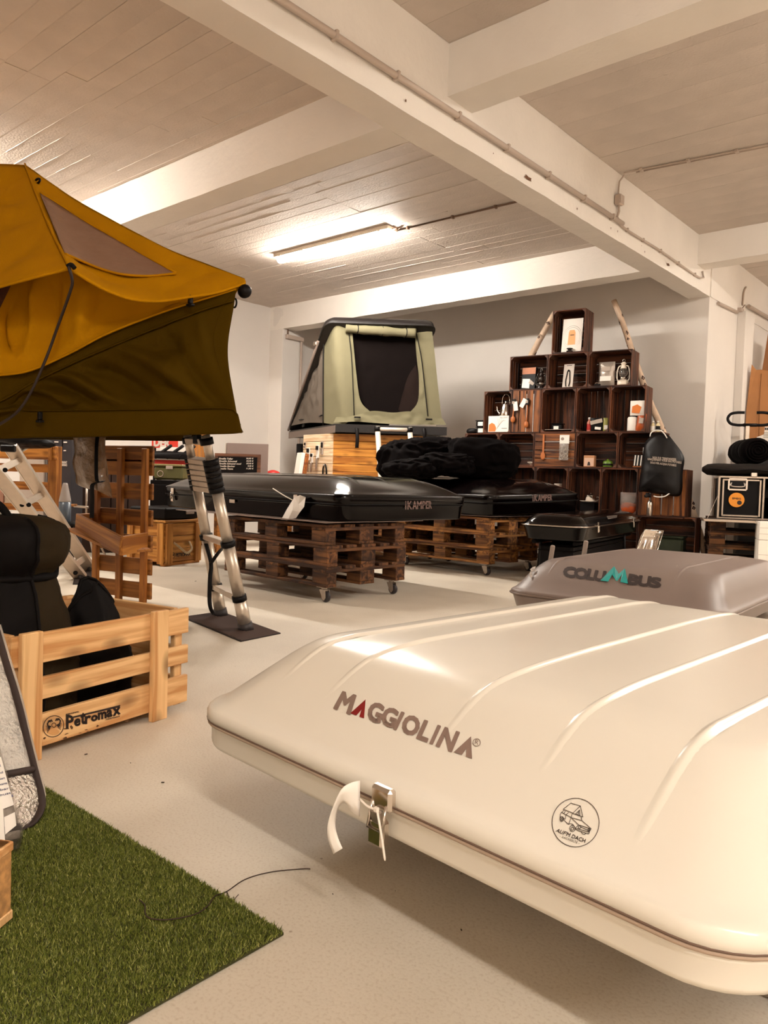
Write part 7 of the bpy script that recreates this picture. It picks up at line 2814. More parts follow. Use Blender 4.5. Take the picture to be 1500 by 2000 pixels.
# flat black cushion, rolled sleeping bag
c = np.array(t.location)
R5 = rotz(angR)
o = thing('seat_cushion', 'long flat black padded bag lying across the top of the flight case', 'bag', tuple(np.array([*(c + R5 @ np.array([.42, .2, 0]))[:2], topz])), angR)
loops = []
for k in range(25):
    q = k / 24
    x = -.58 + 1.22 * q
    e = max(.12, (1 - abs(2 * q - 1) ** 14)) ** .5
    loops.append([(x, .26 * e * math.cos(a), .065 + .066 * e * math.sin(a) * (1 + .10 * nz((x * 4, math.cos(a), 0), 2, 3))) for a in np.linspace(0, 2 * math.pi, 22, endpoint=False)])
loft(MB(), loops).build('padded_body', mat('dark_olive_black_fabric', (24, 17, 12), .75, bump=.2, bscale=60, spec=.2), o)
MB().tube(ss([(-.6 + 1.2 * k / 20, -.262, .062 + .008 * math.sin(k)) for k in range(1, 20)], 30), .006, 6).build('piping', BLACKPL, o)
p = PD(1478, 905, DR + .12)
rb_ = .142
o = thing('sleeping_bag', 'rolled black sleeping bag on top of the flat black padded bag', 'sleeping bag', tuple(np.array([p[0], p[1], topz + .133])), angR + .16)
b = MB()
nR = 30
loops = []
for k in range(nR):
    q = k / (nR - 1)
    y = -.02 + .62 * q
    e = 1 - .20 * (max(0, .12 - q) / .12) ** 2 - .2 * (max(0, q - .88) / .12) ** 2
    pin = 1 - .07 * math.exp(-((q - .25) / .03) ** 2) - .07 * math.exp(-((q - .7) / .03) ** 2)
    loops.append([(rb_ * e * pin * (1 + .05 * nz((math.cos(a) * 2, y * 9, math.sin(a) * 2), 1.6, 7)) * math.cos(a) * 1.1, y, rb_ + rb_ * e * pin * .97 * (1 + .05 * nz((math.cos(a) * 2, y * 9, math.sin(a) * 2), 1.6, 7)) * math.sin(a)) for a in np.linspace(0, 2 * math.pi, 28, endpoint=False)])
loft(b, loops, cap0=True)
b.build('roll_body', COVER, o)
sp = []
for k in range(90):
    a = k * .28
    r_ = rb_ * (.12 + .80 * k / 89)
    sp.append((r_ * math.cos(a) * 1.05, -.03 + .006 * math.sin(a * 3), rb_ + r_ * math.sin(a) * .95))
MB().tube(sp, .009, 6).build('rolled_edge', COVER, o)
for q in (.25, .7):
    MB().tube([((rb_ * .95) * math.cos(a) * 1.1, -.02 + .62 * q, rb_ + rb_ * .93 * math.sin(a)) for a in np.linspace(0, 2 * math.pi, 26, endpoint=False)], .007, 6, closed=True).build('strap', BLACKPL, o)
o2 = thing('sleeping_bag', 'second rolled black sleeping bag cut off by the right edge of the picture', 'sleeping bag', tuple(np.array([*(np.array([p[0], p[1], 0]) + R5 @ np.array([.42, .02, 0]))[:2], topz + .128])), angR + .10)
for ch in list(o.children):
    c_ = ch.copy()
    scene.collection.objects.link(c_)
    c_.parent = o2
# brake bar with loop handle, dark cool box and cardboard behind
DB = 9.0
p = PD(1490, 872, DB)
t = thing('refrigerator', 'dark grey refrigerator box with small white lettering behind the sleeping bags', 'refrigerator', (p[0], p[1], 0), angR)
zt2 = float(PD(1480, 862, DB)[2])
MB().box((.25, .22, zt2 / 2), (.95, .42, zt2), b=.015).build('box_body', SHELLBLACK, t)
MB().box((.25, .22, zt2 - .008), (.96, .43, .02), b=.006).build('lid', BLACKSATIN, t)
WI6 = np.array((Matrix.Translation(t.location) @ Matrix.Rotation(angR, 4, 'Z')).inverted())
dpl = on_plane(np.array([p[0], p[1], 0]), YR, +.004)
b = MB()
lettering('DOMETIC', ((1461, 869), (1479, 870), (1479, 867), (1461, 866)), lambda u, v: (WI6 @ np.array([*dpl(u, v), 1.0]))[:3], b, bold=.5)
b.build('lettering', PRINT_WHITE, t)['kind'] = 'stuff'
t0f = zt2 + .001
hp_ = PD(1459, 860, DB + .1)
t = thing('trolley_handle', 'black double loop handle on a grey post above the refrigerator box', 'handle', (hp_[0], hp_[1], t0f), angR)
zh = float(PD(1461, 818, DB + .1)[2]) - t0f
zpt = float(PD(1461, 828, DB + .1)[2]) - t0f
MB().box((0, 0, zpt / 2), (.045, .03, zpt), b=.005).build('post', ALUE, t)
wl2 = .135
b = MB()
lp = [(-.02, -.075), (-.10, -.075), (-.17, -.055), (-.20, 0), (-.17, .055), (-.10, .072), (-.02, .072)]
b.tube(ss([(x - .02, 0, zh + z) for x, z in lp], 30), .017, 10)
b.tube(ss([(-x - .02 + .09, 0, zh + z) for x, z in lp], 30), .017, 10)
b.tube([(-.05, 0, zh - .075), (.10, 0, zh - .075)], .02, 10)
b.build('loop_grip', BLACKPL, t)
# white label plate
p = PD(1488, 853, DB - .02)
t2 = thing('price_label', 'torn white price label standing on the refrigerator box', 'label', (p[0], p[1], t0f), angR)
q = [(-.10, 0), (.10, 0), (.115, .17), (.03, .17), (.025, .08), (-.03, .06), (-.06, .05)]
MB().prism([(x * .85, z) for x, z in q], .004, R=frame_from((1, 0, 0), (0, 0, 1)), c=(0, 0, 0)).build('label_sheet', PAPER, t2)
b = MB()
for k, (x0, x1) in enumerate(((.03, .048), (.055, .07), (.077, .092))):
    b.box(((x0 + x1) / 2 * .9, -.006, .145), (x1 - x0, .002, .026), b=.0004)
for k in range(4):
    b.box((.045, -.006, .10 - k * .018), (.06, .002, .004), b=.0004)
b.build('printed_marks', PRINT_DARK, t2)['kind'] = 'stuff'
# cardboard sheets leaning against the passage wall
CARD = mat('brown_cardboard', (168, 112, 62), .8, var=.15, vscale=3, bump=.1, bscale=16)
CARDD = mat('dark_cardboard', (138, 88, 44), .8, var=.2, vscale=3, bump=.1, bscale=16)
for (lab, poly, d, m_, wr) in (('lower sheet of brown cardboard with a torn corner beside the pilaster', [(1453, 880), (1458, 800), (1468, 712), (1477, 722), (1489, 722), (1540, 730), (1560, 880)], 9.75, CARD, 1),
                               ('tall dark sheet of brown cardboard with blue writing at the right edge', [(1484, 880), (1489, 720), (1500, 652), (1590, 640), (1600, 880)], 9.95, CARDD, 2)):
    pts = [PD(u, v, d) for u, v in poly]
    low = min(p[2] for p in pts)
    base = [np.array([pts[0][0], pts[0][1], 0.0]), np.array([pts[-1][0], pts[-1][1], 0.0])]
    full = [base[0]] + pts[1:-1] + [base[1]]
    nrm2 = np.array([YR[0], YR[1], 0])
    b = MB()
    n = len(full)
    f2 = [p + nrm2 * (.012 * math.sin(i * 2.1 + wr) + .10 * p[2] * 0) for i, p in enumerate(full)]
    b.add(f2 + [p + nrm2 * .012 for p in f2], [tuple(range(n))[::-1], tuple(range(n, 2 * n))] + [(i, (i + 1) % n, n + (i + 1) % n, n + i) for i in range(n)])
    o = b.build('cardboard_sheet', m_)
    tag(o, lab, 'cardboard', 'cardboard sheets at the right edge')
    if wr == 1:
        cr_ = MB().tube([PD(1487, 730, d - .012), PD(1483, 800, d - .012), PD(1482, 870, d - .012)], .004, 5)
        cr_.build('crease', CARDD, o)
    else:
        w_ = MB()
        pl9 = on_plane(f2[1] - nrm2 * .02, nrm2)
        pl9 = (lambda dd: (lambda u, v: PD(u, v, dd)))(d - .03)
        strokes([[(1493, 745), (1502, 733)], [(1495, 735), (1500, 742)], [(1497, 728), (1501, 726), (1500, 731), (1503, 733)]], 1.4, pl9, w_)
        w_.build('handwriting', mat('blue_ink', (66, 48, 92), .6), o)['kind'] = 'stuff'
# white boxes stacked right of the pallets
pw_ = PD(1480, 1086, DR - .62)
t0w = np.array([pw_[0], pw_[1], 0])
zl = [0.0]
for v in (1054, 1018):
    zl.append(float(PD(1482, v, DR - .62)[2]))
zl[0] = 0
for k in range(2):
    t = thing('white_box', ('lower' if k == 0 else 'upper') + ' plain white cardboard box stacked at the right edge before the pallets', 'box', (t0w[0], t0w[1], zl[k] + .0005), angR, 'white boxes at the right edge')
    hh = zl[k + 1] - zl[k] - .003
    MB().box((.26, .12, hh / 2), (.52, .28, hh), b=.004).build('carton', CARDWHITE, t)
    MB().box((.26, .12, hh - .0005), (.03, .282, .002), b=.0005).build('tape', LOOSEGREY, t)
    for v in (.33, .66):
        MB().box((.26, -.0205, hh * v), (.518, .001, .003), b=.0003).build('board_edge', LOOSEGREY, t)

# ------------------------------------------------------------------ polished steel tray standing before the bottom crate
dT = 7.25
tb = [PD(1240, 1070, dT), PD(1279, 1070, dT)]
tt = [PD(1252, 1034, dT + .06), PD(1288, 1036, dT + .06)]
t = thing('steel_tray', 'polished bent steel tray standing upright right of the small black roof box', 'tray', (tb[0][0], tb[0][1], 0))
dz = np.array([0, 0, 0])
lowL = tb[0] + (tb[0] - tt[0]) * (tb[0][2] - .02) / (tt[0][2] - tb[0][2])
lowR = tb[1] + (tb[1] - tt[1]) * (tb[1][2] - .02) / (tt[1][2] - tb[1][2])
P = []
for i in range(14):
    a = i / 13
    row = []
    for k in range(15):
        q = k / 14
        p = (lowL * (1 - a) + tt[0] * a) * (1 - q) + (lowR * (1 - a) + tt[1] * a) * q
        lipz = .05 * max(0, abs(2 * q - 1) - .72) / .28 + (.05 * max(0, a - .9) / .1)
        groove = .010 * (math.sin(q * 3 * 2 * math.pi) if .2 < q < .8 and a < .75 else 0)
        row.append(p - np.array([FWD[0], FWD[1], 0]) * (lipz + groove))
    P.append(row)
o = org_build(MB().grid(P), 'tray_body', CHROME, t)
o.modifiers.new('s', 'SOLIDIFY').thickness = .003
org_build(MB().tube([P[0][0], P[-1][0]], .006, 6), 'rim', CHROME, t)
org_build(MB().tube([P[0][-1], P[-1][-1]], .006, 6), 'rim', CHROME, t)
org_build(MB().tube(P[-1], .006, 6), 'rim', CHROME, t)
b = MB()
b.box((lowL + lowR) / 2 + np.array([0, 0, -.01]), (.30, .22, .02), b=.004)
org_build(b, 'foot_plate', BLACKSATIN, t)

# ------------------------------------------------------------------ slatted crate with bags, front left
PINELIGHT = wood('light_pine_slat', (236, 192, 136), (200, 142, 86), .5, knots=.85, objrand=.05)
c0 = np.array([-2.222, .955, 0])
c1_ = np.array([-2.345, 1.640, 0])
ex = _nrm(c1_ - c0)                    # along the front face, to the right in view
ey = np.array([-ex[1], ex[0], 0])      # into the depth
if ey @ FWD < 0:
    ey = -ey
angc = math.atan2(ex[1], ex[0])
LC = float(np.linalg.norm(c1_ - c0))
DC = .46
HCR = .372
t = thing('slatted_crate', 'light pine slatted crate with burnt in lettering, filled with black bags', 'crate', tuple(c0), angc)
yin = 1 if ey @ np.array([-ex[1], ex[0], 0]) > 0 else -1
ZS = ((.030, .128), (.172, .238), (.282, .372))
for (za, zb_) in ZS:
    zc_ = (za + zb_) / 2
    board('front_slat', round(LC, 3), round(zb_ - za, 3), .018, (LC / 2, 0, zc_), PINELIGHT, t, R=frame_from((1, 0, 0), (0, 0, 1)))
    board('back_slat', round(LC, 3), round(zb_ - za, 3), .018, (LC / 2, yin * DC, zc_), PINELIGHT, t, R=frame_from((1, 0, 0), (0, 0, 1)))
    for xx in (.022, LC - .022):
        board('end_slat', round(DC - .04, 3), round(zb_ - za, 3), .018, (xx - .013 if xx > .1 else xx + .0, yin * DC / 2, zc_), PINELIGHT, t, R=frame_from((0, 1, 0), (0, 0, 1)))
for xx in (.03, LC - .03):
    for yy in (.022, DC - .022):
        board('corner_post', round(HCR - .04, 3), .036, .024, (xx, yin * yy, HCR / 2), PINELIGHT, t, R=frame_from((0, 0, 1), (1, 0, 0)))
for xx in (.055, LC - .150):
    board('runner_post', .382, .068, .022, (xx, -yin * .020, .191 + .0), PINELIGHT, t, R=frame_from((0, 0, 1), (1, 0, 0)))
    board('runner_post', .382, .068, .022, (xx, yin * (DC + .020), .191), PINELIGHT, t, R=frame_from((0, 0, 1), (1, 0, 0)))
for k in range(4):
    board('floor_slat', round(LC - .03, 3), .095, .012, (LC / 2, yin * (.07 + k * .107), .036), PINELIGHT, t)
board('side_cleat', round(DC + .05, 3), .045, .03, (LC + .012, yin * (DC / 2 + .14), .20), PINELIGHT, t, R=frame_from((0, 1, 0), (0, 0, 1)))
CR4 = Matrix.Translation(Vector(c0)) @ Matrix.Rotation(angc, 4, 'Z')
CRI = np.array(CR4.inverted())
crp = on_plane(c0, ey, -.0102)


def cr_in(u, v):
    return (CRI @ np.array([*crp(u, v), 1.0]))[:3]


g = lambda x, y: (80 + x * .12, 1340 + y * .12)
b = MB()
# the word: a heavy bar, the letters hanging below it
for ch, x0, x1, y0, y1, y2, y3 in (('P', 415, 525, 695, 660, 490, 470), ('e', 550, 635, 655, 632, 525, 545), ('t', 655, 720, 620, 605, 430, 455), ('r', 722, 805, 612, 595, 480, 500),
                                   ('o', 825, 915, 575, 552, 468, 488), ('m', 935, 1060, 545, 515, 415, 440), ('a', 1078, 1155, 508, 488, 380, 398), ('x', 1180, 1285, 482, 450, 345, 370)):
    lettering(ch, (g(x0, y0), g(x1, y1), g(x1, y2), g(x0, y3)), cr_in, b, bold=2.4)
polys([[(0, 0), (1, 0), (1, 1), (0, 1)]], (g(530, 520), g(1275, 345), g(1295, 305), g(520, 495)), cr_in, b)
polys([[(0, 0), (1, 0), (1, 1), (0, 1)]], (g(1230, 405), g(1262, 400), g(1295, 305), g(1268, 312)), cr_in, b)
lettering('ORIGINAL', (g(410, 475), g(625, 425), g(622, 402), g(408, 452)), cr_in, b, bold=.35)
lettering('-GERMANY', (g(1045, 560), g(1290, 500), g(1288, 476), g(1043, 536)), cr_in, b, bold=.35)
b.build('lettering', PRINT_DARK, t)['kind'] = 'stuff'
b = MB()
strokes([[g(205 + 168 * math.cos(a), 655 - 20 * math.cos(a) + 172 * math.sin(a)) for a in np.linspace(0, 2 * math.pi, 41)]], 1.4, cr_in, b)
strokes([[g(212 + 34 * math.cos(a), 635 + 36 * math.sin(a)) for a in np.linspace(0, 2 * math.pi, 17)]], 1.2, cr_in, b)
for sg in (-1, 1):
    X = lambda dx, dy: g(212 + sg * dx, 640 + dy - sg * dx * .22)
    strokes([[X(50, 10), X(95, -10), X(105, -50), X(80, -90), X(40, -95), X(30, -70)], [X(80, -90), X(55, -70)]], 2.6, cr_in, b)
    for k in range(5):
        strokes([[X(70, -5 + 14 * k), X(125 - 4 * k, -10 + 26 * k)]], 1.1, cr_in, b)
    polys([[(0, 0), (1, 0), (1, 1), (0, 1)]], (X(60, 45), X(100, 30), X(100, -20), X(62, -10)), cr_in, b)
b.build('emblem', PRINT_DARK, t)['kind'] = 'stuff'
MB().add([(CRI @ np.array([*crp(*g(205 + 95 * math.cos(a), 745 + 50 * math.sin(a))), 1.0]))[:3] + np.array([0, 0, 0]) for a in np.linspace(0, 2 * math.pi, 20, endpoint=False)], [tuple(range(20))]).build('emblem_fill', mat('burnt_orange_print', (214, 158, 98), .6), t)
b = MB()
for x, y, w_, h_ in ((420, 690, 90, 30), (500, 670, 60, 60), (740, 710, 50, 20), (920, 650, 50, 30), (410, 780, 60, 20), (400, 850, 80, 40), (60, 850, 60, 30), (1400, 570, 60, 22), (640, 760, 40, 14), (760, 735, 30, 14)):
    b.add([cr_in(*g(x + w_ * .5 * (1 + .5 * math.sin(k * 2.3 + x)) * math.cos(k * .9), y - .24 * w_ * .5 * math.cos(k * .9) + h_ * .5 * (1 + .5 * math.cos(k * 1.9 + y)) * math.sin(k * .9))) for k in range(7)], [tuple(range(7))])
b.build('scuff_mark', mat('brown_scuff', (110, 70, 34), .8, var=.5, vscale=90), t)['kind'] = 'stuff'

# bags in the crate
BAGDARK = mat('black_nylon', (9, 5, 4), .7, spec=.12, bump=.25, bscale=12)
BAGOLIVE = mat('dark_olive_nylon', (40, 30, 14), .75, spec=.1, bump=.3, bscale=10)
zfl = .044


def cpt(x, y, z):
    p = np.array(CR4 @ Vector((x, yin * y, z)))
    return p


# big stuffed duffel, standing on its end, cinched below the middle
cb = cpt(.165, .245, 0)
t = thing('duffel_bag', 'large stuffed dark olive and black duffel bag standing in the slatted crate', 'bag', (cb[0], cb[1], zfl + .001))
top_z = float(PD(40, 1004, float((cb - CO) @ FWD))[2]) - zfl
prof = [(0, .02), (.03, .15), (.08, .192), (.2, .198), (.35, .185), (.5, .162), (.60, .142), (.66, .122), (.69, .132), (.74, .158), (.82, .166), (.88, .152), (.915, .10), (.93, .03)]
kz = top_z / .93
P = []
nA = 56
for z, r_ in ss([(0, a, b_) for a, b_ in prof], 44) and [(q[1], q[2]) for q in ss([(0, a, b_) for a, b_ in prof], 44)]:
    row = []
    for k in range(nA + 1):
        a = 2 * math.pi * k / nA
        w = 1 + .02 * math.sin(a * 9 + 3 * z) * (1 if z > .06 else .2) + .035 * (1 - 2.4 * abs(nz((math.cos(a) * 1.2, math.sin(a) * 1.2, z * 9), 2.0, 8))) + .07 * nz((math.cos(a) * 1.3, math.sin(a) * 1.3, z * 6), 1.2, 5)
        row.append((r_ * w * math.cos(a) * 1.12, r_ * w * math.sin(a) * 1.0, z * kz))
    P.append(row)
for i in range(4):
    sl = slice(i * 14, i * 14 + 15)
    MB().grid([r[sl] for r in P]).build('side_panel', BAGOLIVE if i % 2 == 0 else BAGDARK, t)
for i in range(4):
    MB().tube([np.array(r[i * 14]) * np.array([1.01, 1.01, 1]) for r in P[2:-2]], .006, 6).build('seam', BAGDARK, t)
zc_ = .662 * kz
MB().tube([(.124 * 1.12 * math.cos(a), .124 * math.sin(a) + .0, zc_) for a in np.linspace(0, 2 * math.pi, 30, endpoint=False)], .014, 8, closed=True).build('cinch_strap', BAGDARK, t)
MB().tube(ss([(.05, -.02, top_z - .02), (.0, -.04, top_z + .03), (-.06, -.02, top_z - .01)], 14), .012, 8).build('carry_handle', BAGDARK, t)
pT = [PD(u, v, 2.40) for u, v in ((56, 1018), (70, 1022), (86, 1018), (70, 1016))]
org_build(MB().add(pT, [(0, 1, 2, 3)]), 'white_tag', PAPER, t)
pT = [PD(u, v, 2.42) for u, v in ((-4, 1001), (18, 997), (22, 999), (20, 1003), (-4, 1006))]
org_build(MB().add(pT, [(0, 1, 2, 3, 4)]), 'white_tag', PAPER, t)
# black bag with a folded top
cb2 = cpt(.475, .26, 0)
t = thing('stuff_sack', 'black shiny stuff sack with a folded top in the right end of the slatted crate', 'bag', (cb2[0], cb2[1], zfl + .001), angc)
hs = float(PD(215, 1158, float((cb2 - CO) @ FWD))[2]) - zfl
P = []
for i in range(30):
    q = i / 29
    row = []
    for k in range(41):
        a = 2 * math.pi * k / 40
        rx = .125 * (1 - .25 * q ** 2) * (1 if q > .04 else .6 + 10 * q)
        ry = .16 * (1 - .72 * q ** 1.6) * (1 if q > .04 else .6 + 10 * q)
        w = 1 + .16 * nz((math.cos(a) * 1.6, math.sin(a) * 1.6, q * 3), 1.3, 9) + .05 * (1 - 2 * abs(nz((math.cos(a) * 2, math.sin(a) * 2, q * 4), 2.2, 4)))
        zz_ = q * hs * (1 - .13 * math.cos(a * 2 + .6) * q - .10 * (math.cos(a) < -.2) * q)
        row.append((rx * w * math.cos(a), ry * w * math.sin(a), zz_))
    P.append(row)
MB().grid(P).build('sack_body', BAGDARK, t)
MB().add(P[-1][:-1], [tuple(range(40))]).build('folded_top', BAGDARK, t)
MB().tube([np.array(p) for p in P[-1][:-1:2]], .006, 6, closed=True).build('drawcord', BAGDARK, t)
# low black bag filling the crate behind the slats
t = thing('soft_bag', 'low black soft bag seen through the gaps of the slatted crate', 'bag', tuple(cpt(LC / 2 + .06, .225, zfl)), angc)
blob((-.04, 0, .10), (.23, .125, .14), 31, .2, 2, 4, flat=0.0).build('bag_body', BAGDARK, t)
# silver roll end in the crate
FOIL = mat('silver_foil', (216, 208, 197), .34, metal=.4, var=.12, vscale=30, bump=.8, bscale=90)
FOILSHINY = mat('crinkled_shiny_foil', (214, 204, 192), .2, metal=.8, bump=1.0, bscale=70)
BIND = mat('dark_binding_tape', (52, 36, 30), .7)
pr_ = cpt(.07, .06, .21)
t = thing('foil_mat', 'rolled silver foil mat with black binding inside the left end of the slatted crate', 'mat', tuple(pr_), angc)
R_ = frame_from((.55, .25 * yin, .75))
Rl = np.array([R_[:, 1], R_[:, 2], R_[:, 0]]).T
MB().lathe([(.0, -.13), (.045, -.13), (.05, -.12), (.05, .13), (.045, .14), (0, .14)], R=Rl, n=26).build('foil_roll', FOIL, t)
MB().lathe([(.0505, -.02), (.053, -.018), (.053, .0), (.0505, .002)], R=Rl, n=26).build('binding', BIND, t)

# ------------------------------------------------------------------ artificial grass mat
gx0, gx1, gy0, gy1 = -2.12, -1.035, .12, .952
TURFBACK = mat('turf_backing', (58, 56, 20), .9)
t = thing('grass_mat', 'rectangular green artificial grass mat on the floor at the lower left', 'mat', ((gx0 + gx1) / 2, (gy0 + gy1) / 2, 0))
b = MB()
P = []
org_build(MB().box(((gx0 + gx1) / 2, (gy0 + gy1) / 2, .004), (gx1 - gx0, gy1 - gy0, .007), b=.002), 'backing', TURFBACK, t)
rng = np.random.default_rng(7)
N = 260000
bx = rng.uniform(gx0, gx1, N)
by = rng.uniform(gy0, gy1, N)
ang = rng.uniform(0, 2 * np.pi, N)
h = rng.uniform(.005, .0105, N)
w = rng.uniform(.0009, .0016, N)
lean = rng.uniform(.1, .95, N) * h
la_ = rng.uniform(0, 2 * np.pi, N)
cx, cy = (gx0 + gx1) / 2, (gy0 + gy1) / 2
v0 = np.stack([bx - cx + w * np.cos(ang), by - cy + w * np.sin(ang), np.full(N, .006)], 1)
v1 = np.stack([bx - cx - w * np.cos(ang), by - cy - w * np.sin(ang), np.full(N, .006)], 1)
v2 = np.stack([bx - cx + lean * np.cos(la_), by - cy + lean * np.sin(la_), .006 + h], 1)
V = np.empty((N * 3, 3), np.float32)
V[0::3], V[1::3], V[2::3] = v0, v1, v2
me = bpy.data.meshes.new('grass_blades')
me.vertices.add(N * 3)
me.vertices.foreach_set('co', V.ravel())
me.loops.add(N * 3)
me.loops.foreach_set('vertex_index', np.arange(N * 3, dtype=np.int32))
me.polygons.add(N)
me.polygons.foreach_set('loop_start', np.arange(0, N * 3, 3, dtype=np.int32))
try:
    me.polygons.foreach_set('loop_total', np.full(N, 3, dtype=np.int32))
except Exception:
    pass
shade = rng.uniform(0, 1, N).astype(np.float32)
ca = me.attributes.new('shade', 'FLOAT', 'FACE')
ca.data.foreach_set('value', shade)
me.update(calc_edges=True)
me.validate()
G = bpy.data.materials.new('grass_blade')
G.use_nodes = True
nt = G.node_tree
at = nt.nodes.new('ShaderNodeAttribute')
at.attribute_name = 'shade'
rp_ = nt.nodes.new('ShaderNodeValToRGB')
e = rp_.color_ramp.elements
e[0].position, e[0].color = 0.0, lin((66, 74, 24))
e[1].position, e[1].color = 1.0, lin((190, 186, 110))
k_ = e.new(.35)
k_.color = lin((98, 106, 36))
k_ = e.new(.85)
k_.color = lin((134, 138, 60))
nt.links.new(at.outputs['Fac'], rp_.inputs['Fac'])
bs = nt.nodes['Principled BSDF']
nt.links.new(rp_.outputs['Color'], bs.inputs['Base Color'])
bs.inputs['Roughness'].default_value = .5
bs.inputs['Specular IOR Level'].default_value = .3
me.materials.append(G)
o = bpy.data.objects.new('grass_blades', me)
scene.collection.objects.link(o)
o.parent = t
o['kind'] = 'stuff'

# ------------------------------------------------------------------ silver insulation mats and the wrapped roll on the grass
zg = .016


def mat_slab(label, quad_out, d0, d1, thick):
    pass


t = thing('insulation_mat', 'folded silver foil insulation mat with dark binding leaning at the left edge', 'mat', tuple(PZ(55, 1600)))
# centre line leans away to the upper left; cross-section is a flat rounded fold
DI = 1.87
bot_r = PD(86, 1575, DI)
bot_m = PD(62, 1612, DI - .04)


def edge(u, v, d):
    return PD(u, v, d)


right = [edge(40, 1621, 1.80), edge(66, 1606, 1.83), edge(82, 1580, 1.87), edge(84, 1555, 1.885), edge(70, 1500, 1.92), edge(55, 1440, 1.95), edge(38, 1370, 1.98), edge(14, 1290, 2.02), edge(-4, 1228, 2.05)]
left = [edge(-40, 1640, 1.68), edge(-60, 1615, 1.68), edge(-80, 1580, 1.70), edge(-88, 1555, 1.72), edge(-100, 1500, 1.76), edge(-112, 1440, 1.80), edge(-126, 1370, 1.84), edge(-140, 1290, 1.90), edge(-150, 1228, 1.95)]
midl = [(a + b_) / 2 - np.array([FWD[0], FWD[1], 0]) * .05 for a, b_ in zip(right, left)]
front = cloth([[r for r in right[:5]], midl[:5], left[:5]], 24, 14, .004, 12, 3)
front2 = cloth([[r for r in right[4:]], midl[4:], left[4:]], 30, 14, .003, 12, 5)
org_build(MB().grid(front), 'lower_panel', FOILSHINY, t).modifiers.new('s', 'SOLIDIFY').thickness = .012
org_build(MB().grid(front2), 'upper_panel', FOIL, t).modifiers.new('s', 'SOLIDIFY').thickness = .012
back_ = [r + np.array([FWD[0], FWD[1], 0]) * .06 - RIGHT * .022 for r in right]
backl = [r + np.array([FWD[0], FWD[1], 0]) * .07 for r in left]
org_build(MB().grid(cloth([right, [(a + b_) / 2 + RIGHT * .004 for a, b_ in zip(right, back_)], back_], 40, 8, .002, 9, 4)), 'fold_side', FOIL, t).modifiers.new('s', 'SOLIDIFY').thickness = .006
org_build(MB().grid(cloth([back_, backl], 40, 8, .003, 9, 6)), 'back_panel', FOIL, t).modifiers.new('s', 'SOLIDIFY').thickness = .008
Pc = ss(right, 50)
tape = MB()
tape.grid([[p + RIGHT * w_ - np.array([FWD[0], FWD[1], 0]) * .008 for w_ in (-.012, 0, .010)] for p in Pc])
org_build(tape, 'binding', BIND, t).modifiers.new('s', 'SOLIDIFY').thickness = .006
seam_ = ss([right[4] + np.array([0, 0, 0]), midl[4], left[4]], 20)
org_build(MB().tube([p - np.array([FWD[0], FWD[1], 0]) * .008 for p in seam_], .009, 8), 'binding', BIND, t)
# plastic wrapped roll in front of it
t = thing('wrapped_mat', 'clear plastic wrapped rolled mat with a paper label at the left edge of the grass', 'mat', tuple(PZ(5, 1650)))
ax0, ax1 = PD(-2, 1655, 1.66), PD(-95, 1300, 1.80)
dirA = _nrm(ax1 - ax0)
WRAPIN = mat('grey_rolled_foam', (150, 138, 126), .5, metal=.3, bump=.4, bscale=60)
rr_ = .050
org_build(MB().tube([ax0, ax0 + dirA * .015, ax0 + dirA * .40], [rr_ * .85, rr_ * .95, rr_ * .95], 26), 'rolled_mat', WRAPIN, t)
SHRINK = mat('clear_shrink_wrap', (240, 234, 226), .08, trans=.9, alpha=.35, bump=.6, bscale=30)
org_build(MB().tube([ax0 - dirA * .02, ax0 + dirA * .01, ax0 + dirA * .2, ax0 + dirA * .42], [rr_ * .75, rr_ * 1.06, rr_ * 1.04, rr_ * 1.05], 26, caps=False), 'shrink_wrap', SHRINK, t)
org_build(MB().tube([ax0 + dirA * .016, ax0 + dirA * .030], rr_ * 1.0, 26), 'dark_band', BIND, t)
org_build(MB().tube([ax0 + dirA * .125, ax0 + dirA * .140], rr_ * 1.0, 26), 'dark_band', BIND, t)


def on_cyl(u, v, rad):
    """Pixel to the near side of the roll."""
    d = _nrm(ray(u, v))
    w0 = CO - ax0
    dd = d - dirA * (d @ dirA)
    ww = w0 - dirA * (w0 @ dirA)
    A_, B_, C_ = dd @ dd, 2 * dd @ ww, ww @ ww - rad * rad
    disc = max(0.0, B_ * B_ - 4 * A_ * C_)
    k = (-B_ - math.sqrt(disc)) / (2 * A_)
    return CO + d * k


b = MB()
for (qd, n_) in ((((-20, 1590), (27, 1572), (2, 1478), (-40, 1490)), 1), (((-20, 1650), (10, 1646), (6, 1578), (-20, 1584)), 1), (((10, 1630), (32, 1612), (29, 1586), (8, 1596)), 1)):
    P = []
    for i in range(9):
        row = []
        for k in range(9):
            u = quadmap(qd, k / 8, i / 8)
            row.append(on_cyl(u[0], u[1], rr_ * 1.07))
        P.append(row)
    b.grid(P)
org_build(b, 'paper_label', PAPER, t)
b = MB()
cyl = lambda u, v: on_cyl(u, v, rr_ * 1.085)
for k, y_ in enumerate((1497, 1510, 1521, 1531, 1541, 1550)):
    lettering(('THERMO MATTE', 'isolierend', 'Alu kaschiert', 'leicht warm', 'faltbar', 'robust')[k], ((-14 + 3 * k - 14, y_ + 8), (2 + 4 * k, y_), (1 + 4 * k, y_ - 4), (-15 + 3 * k - 14, y_ + 3)), cyl, b, bold=.3)
polys([[(0, 0), (1, 0), (1, 1), (0, 1)]], ((-18, 1572), (26, 1556), (25, 1552), (-18, 1567)), cyl, b)
org_build(b, 'printed_text', mat('blue_grey_print', (84, 80, 110), .6), t)['kind'] = 'stuff'

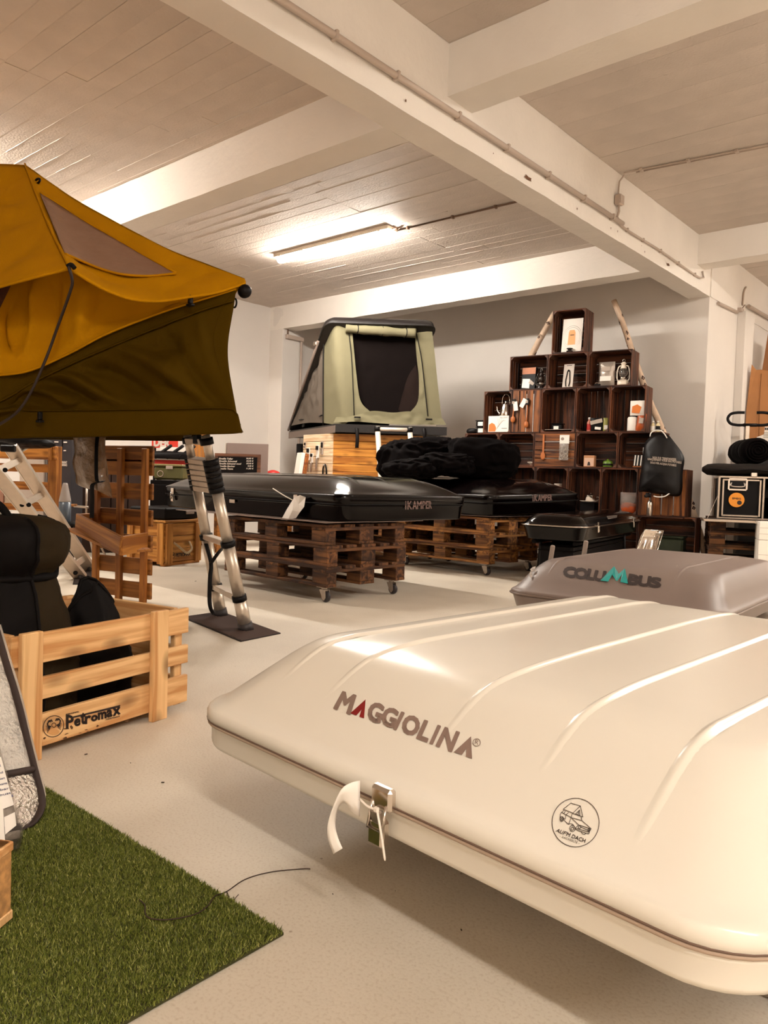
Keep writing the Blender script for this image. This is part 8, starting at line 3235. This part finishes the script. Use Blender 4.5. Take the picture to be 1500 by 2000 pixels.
# wooden beam end at the left edge, standing on the grass
p = PZ(-68, 1870, zg)
t = thing('wooden_beam', 'sawn end of a squared pine beam at the lower left edge on the grass', 'beam', tuple(p))
OSB = mat('sawn_end_grain', (222, 164, 100), .75, var=.45, vscale=55, detail=6)
fx = _nrm(np.array([-.86, -.50, 0]))
fy = np.array([-fx[1], fx[0], 0])
if fy @ FWD < 0:
    fy = -fy
hB = float(PD(14, 1704, float((p - CO) @ FWD))[2]) - zg
R_ = np.array([fx, fy, [0, 0, 1]]).T
b = MB()
b.box(R_ @ np.array([.20, .06, hB / 2]), (.40, .12, hB), R=R_, b=.003)
b.build('beam_core', OSB, t)
for zz_ in (.009, hB - .009):
    board('face_board', .404, .124, .018, R_ @ np.array([.20, .06, zz_]), PINELIGHT, t, R=R_)

# ------------------------------------------------------------------ string on the floor, small litter
STR = mat('dark_string', (58, 40, 30), .8)
pts = [(272, 1757), (283, 1768), (284, 1785), (295, 1794), (330, 1796), (380, 1786), (405, 1770), (420, 1750), (443, 1741), (480, 1717), (530, 1703), (590, 1697), (606, 1697)]
P = []
for (u, v) in pts:
    z = .018 if u < 430 else .003
    P.append(PZ(u, v, z))
o = thing('string', 'thin dark string trailing from the grass mat across the bare floor', 'string', tuple(P[7]))
org_build(MB().tube(ss(P, 70), .0012, 5), 'strand', STR, o)
for br in ([(443, 1741), (446, 1756), (452, 1765), (455, 1776)], [(443, 1741), (452, 1760), (466, 1747)], [(452, 1765), (457, 1752)]):
    org_build(MB().tube(ss([PZ(u, v, .003) for u, v in br], 12), .0008, 5), 'strand', STR, o)
lt_ = MB()
for (u, v, w_) in ((168, 1473, 6), (318, 1528, 6), (255, 1490, 2), (614, 1485, 2), (901, 1816, 5), (230, 1622, 3), (650, 1746, 3), (382, 1135, 4), (772, 1740, 2)):
    p = PZ(u, v, .0015)
    s_ = w_ * float((p - CO) @ FWD) / FPX
    lt_.box(p, (s_, s_ * .45, .002), R=rotz(u), b=.0004)
o = lt_.build('floor_litter', STR)
tag(o, 'tiny dark crumbs scattered over the bare floor', 'litter', kind='stuff')
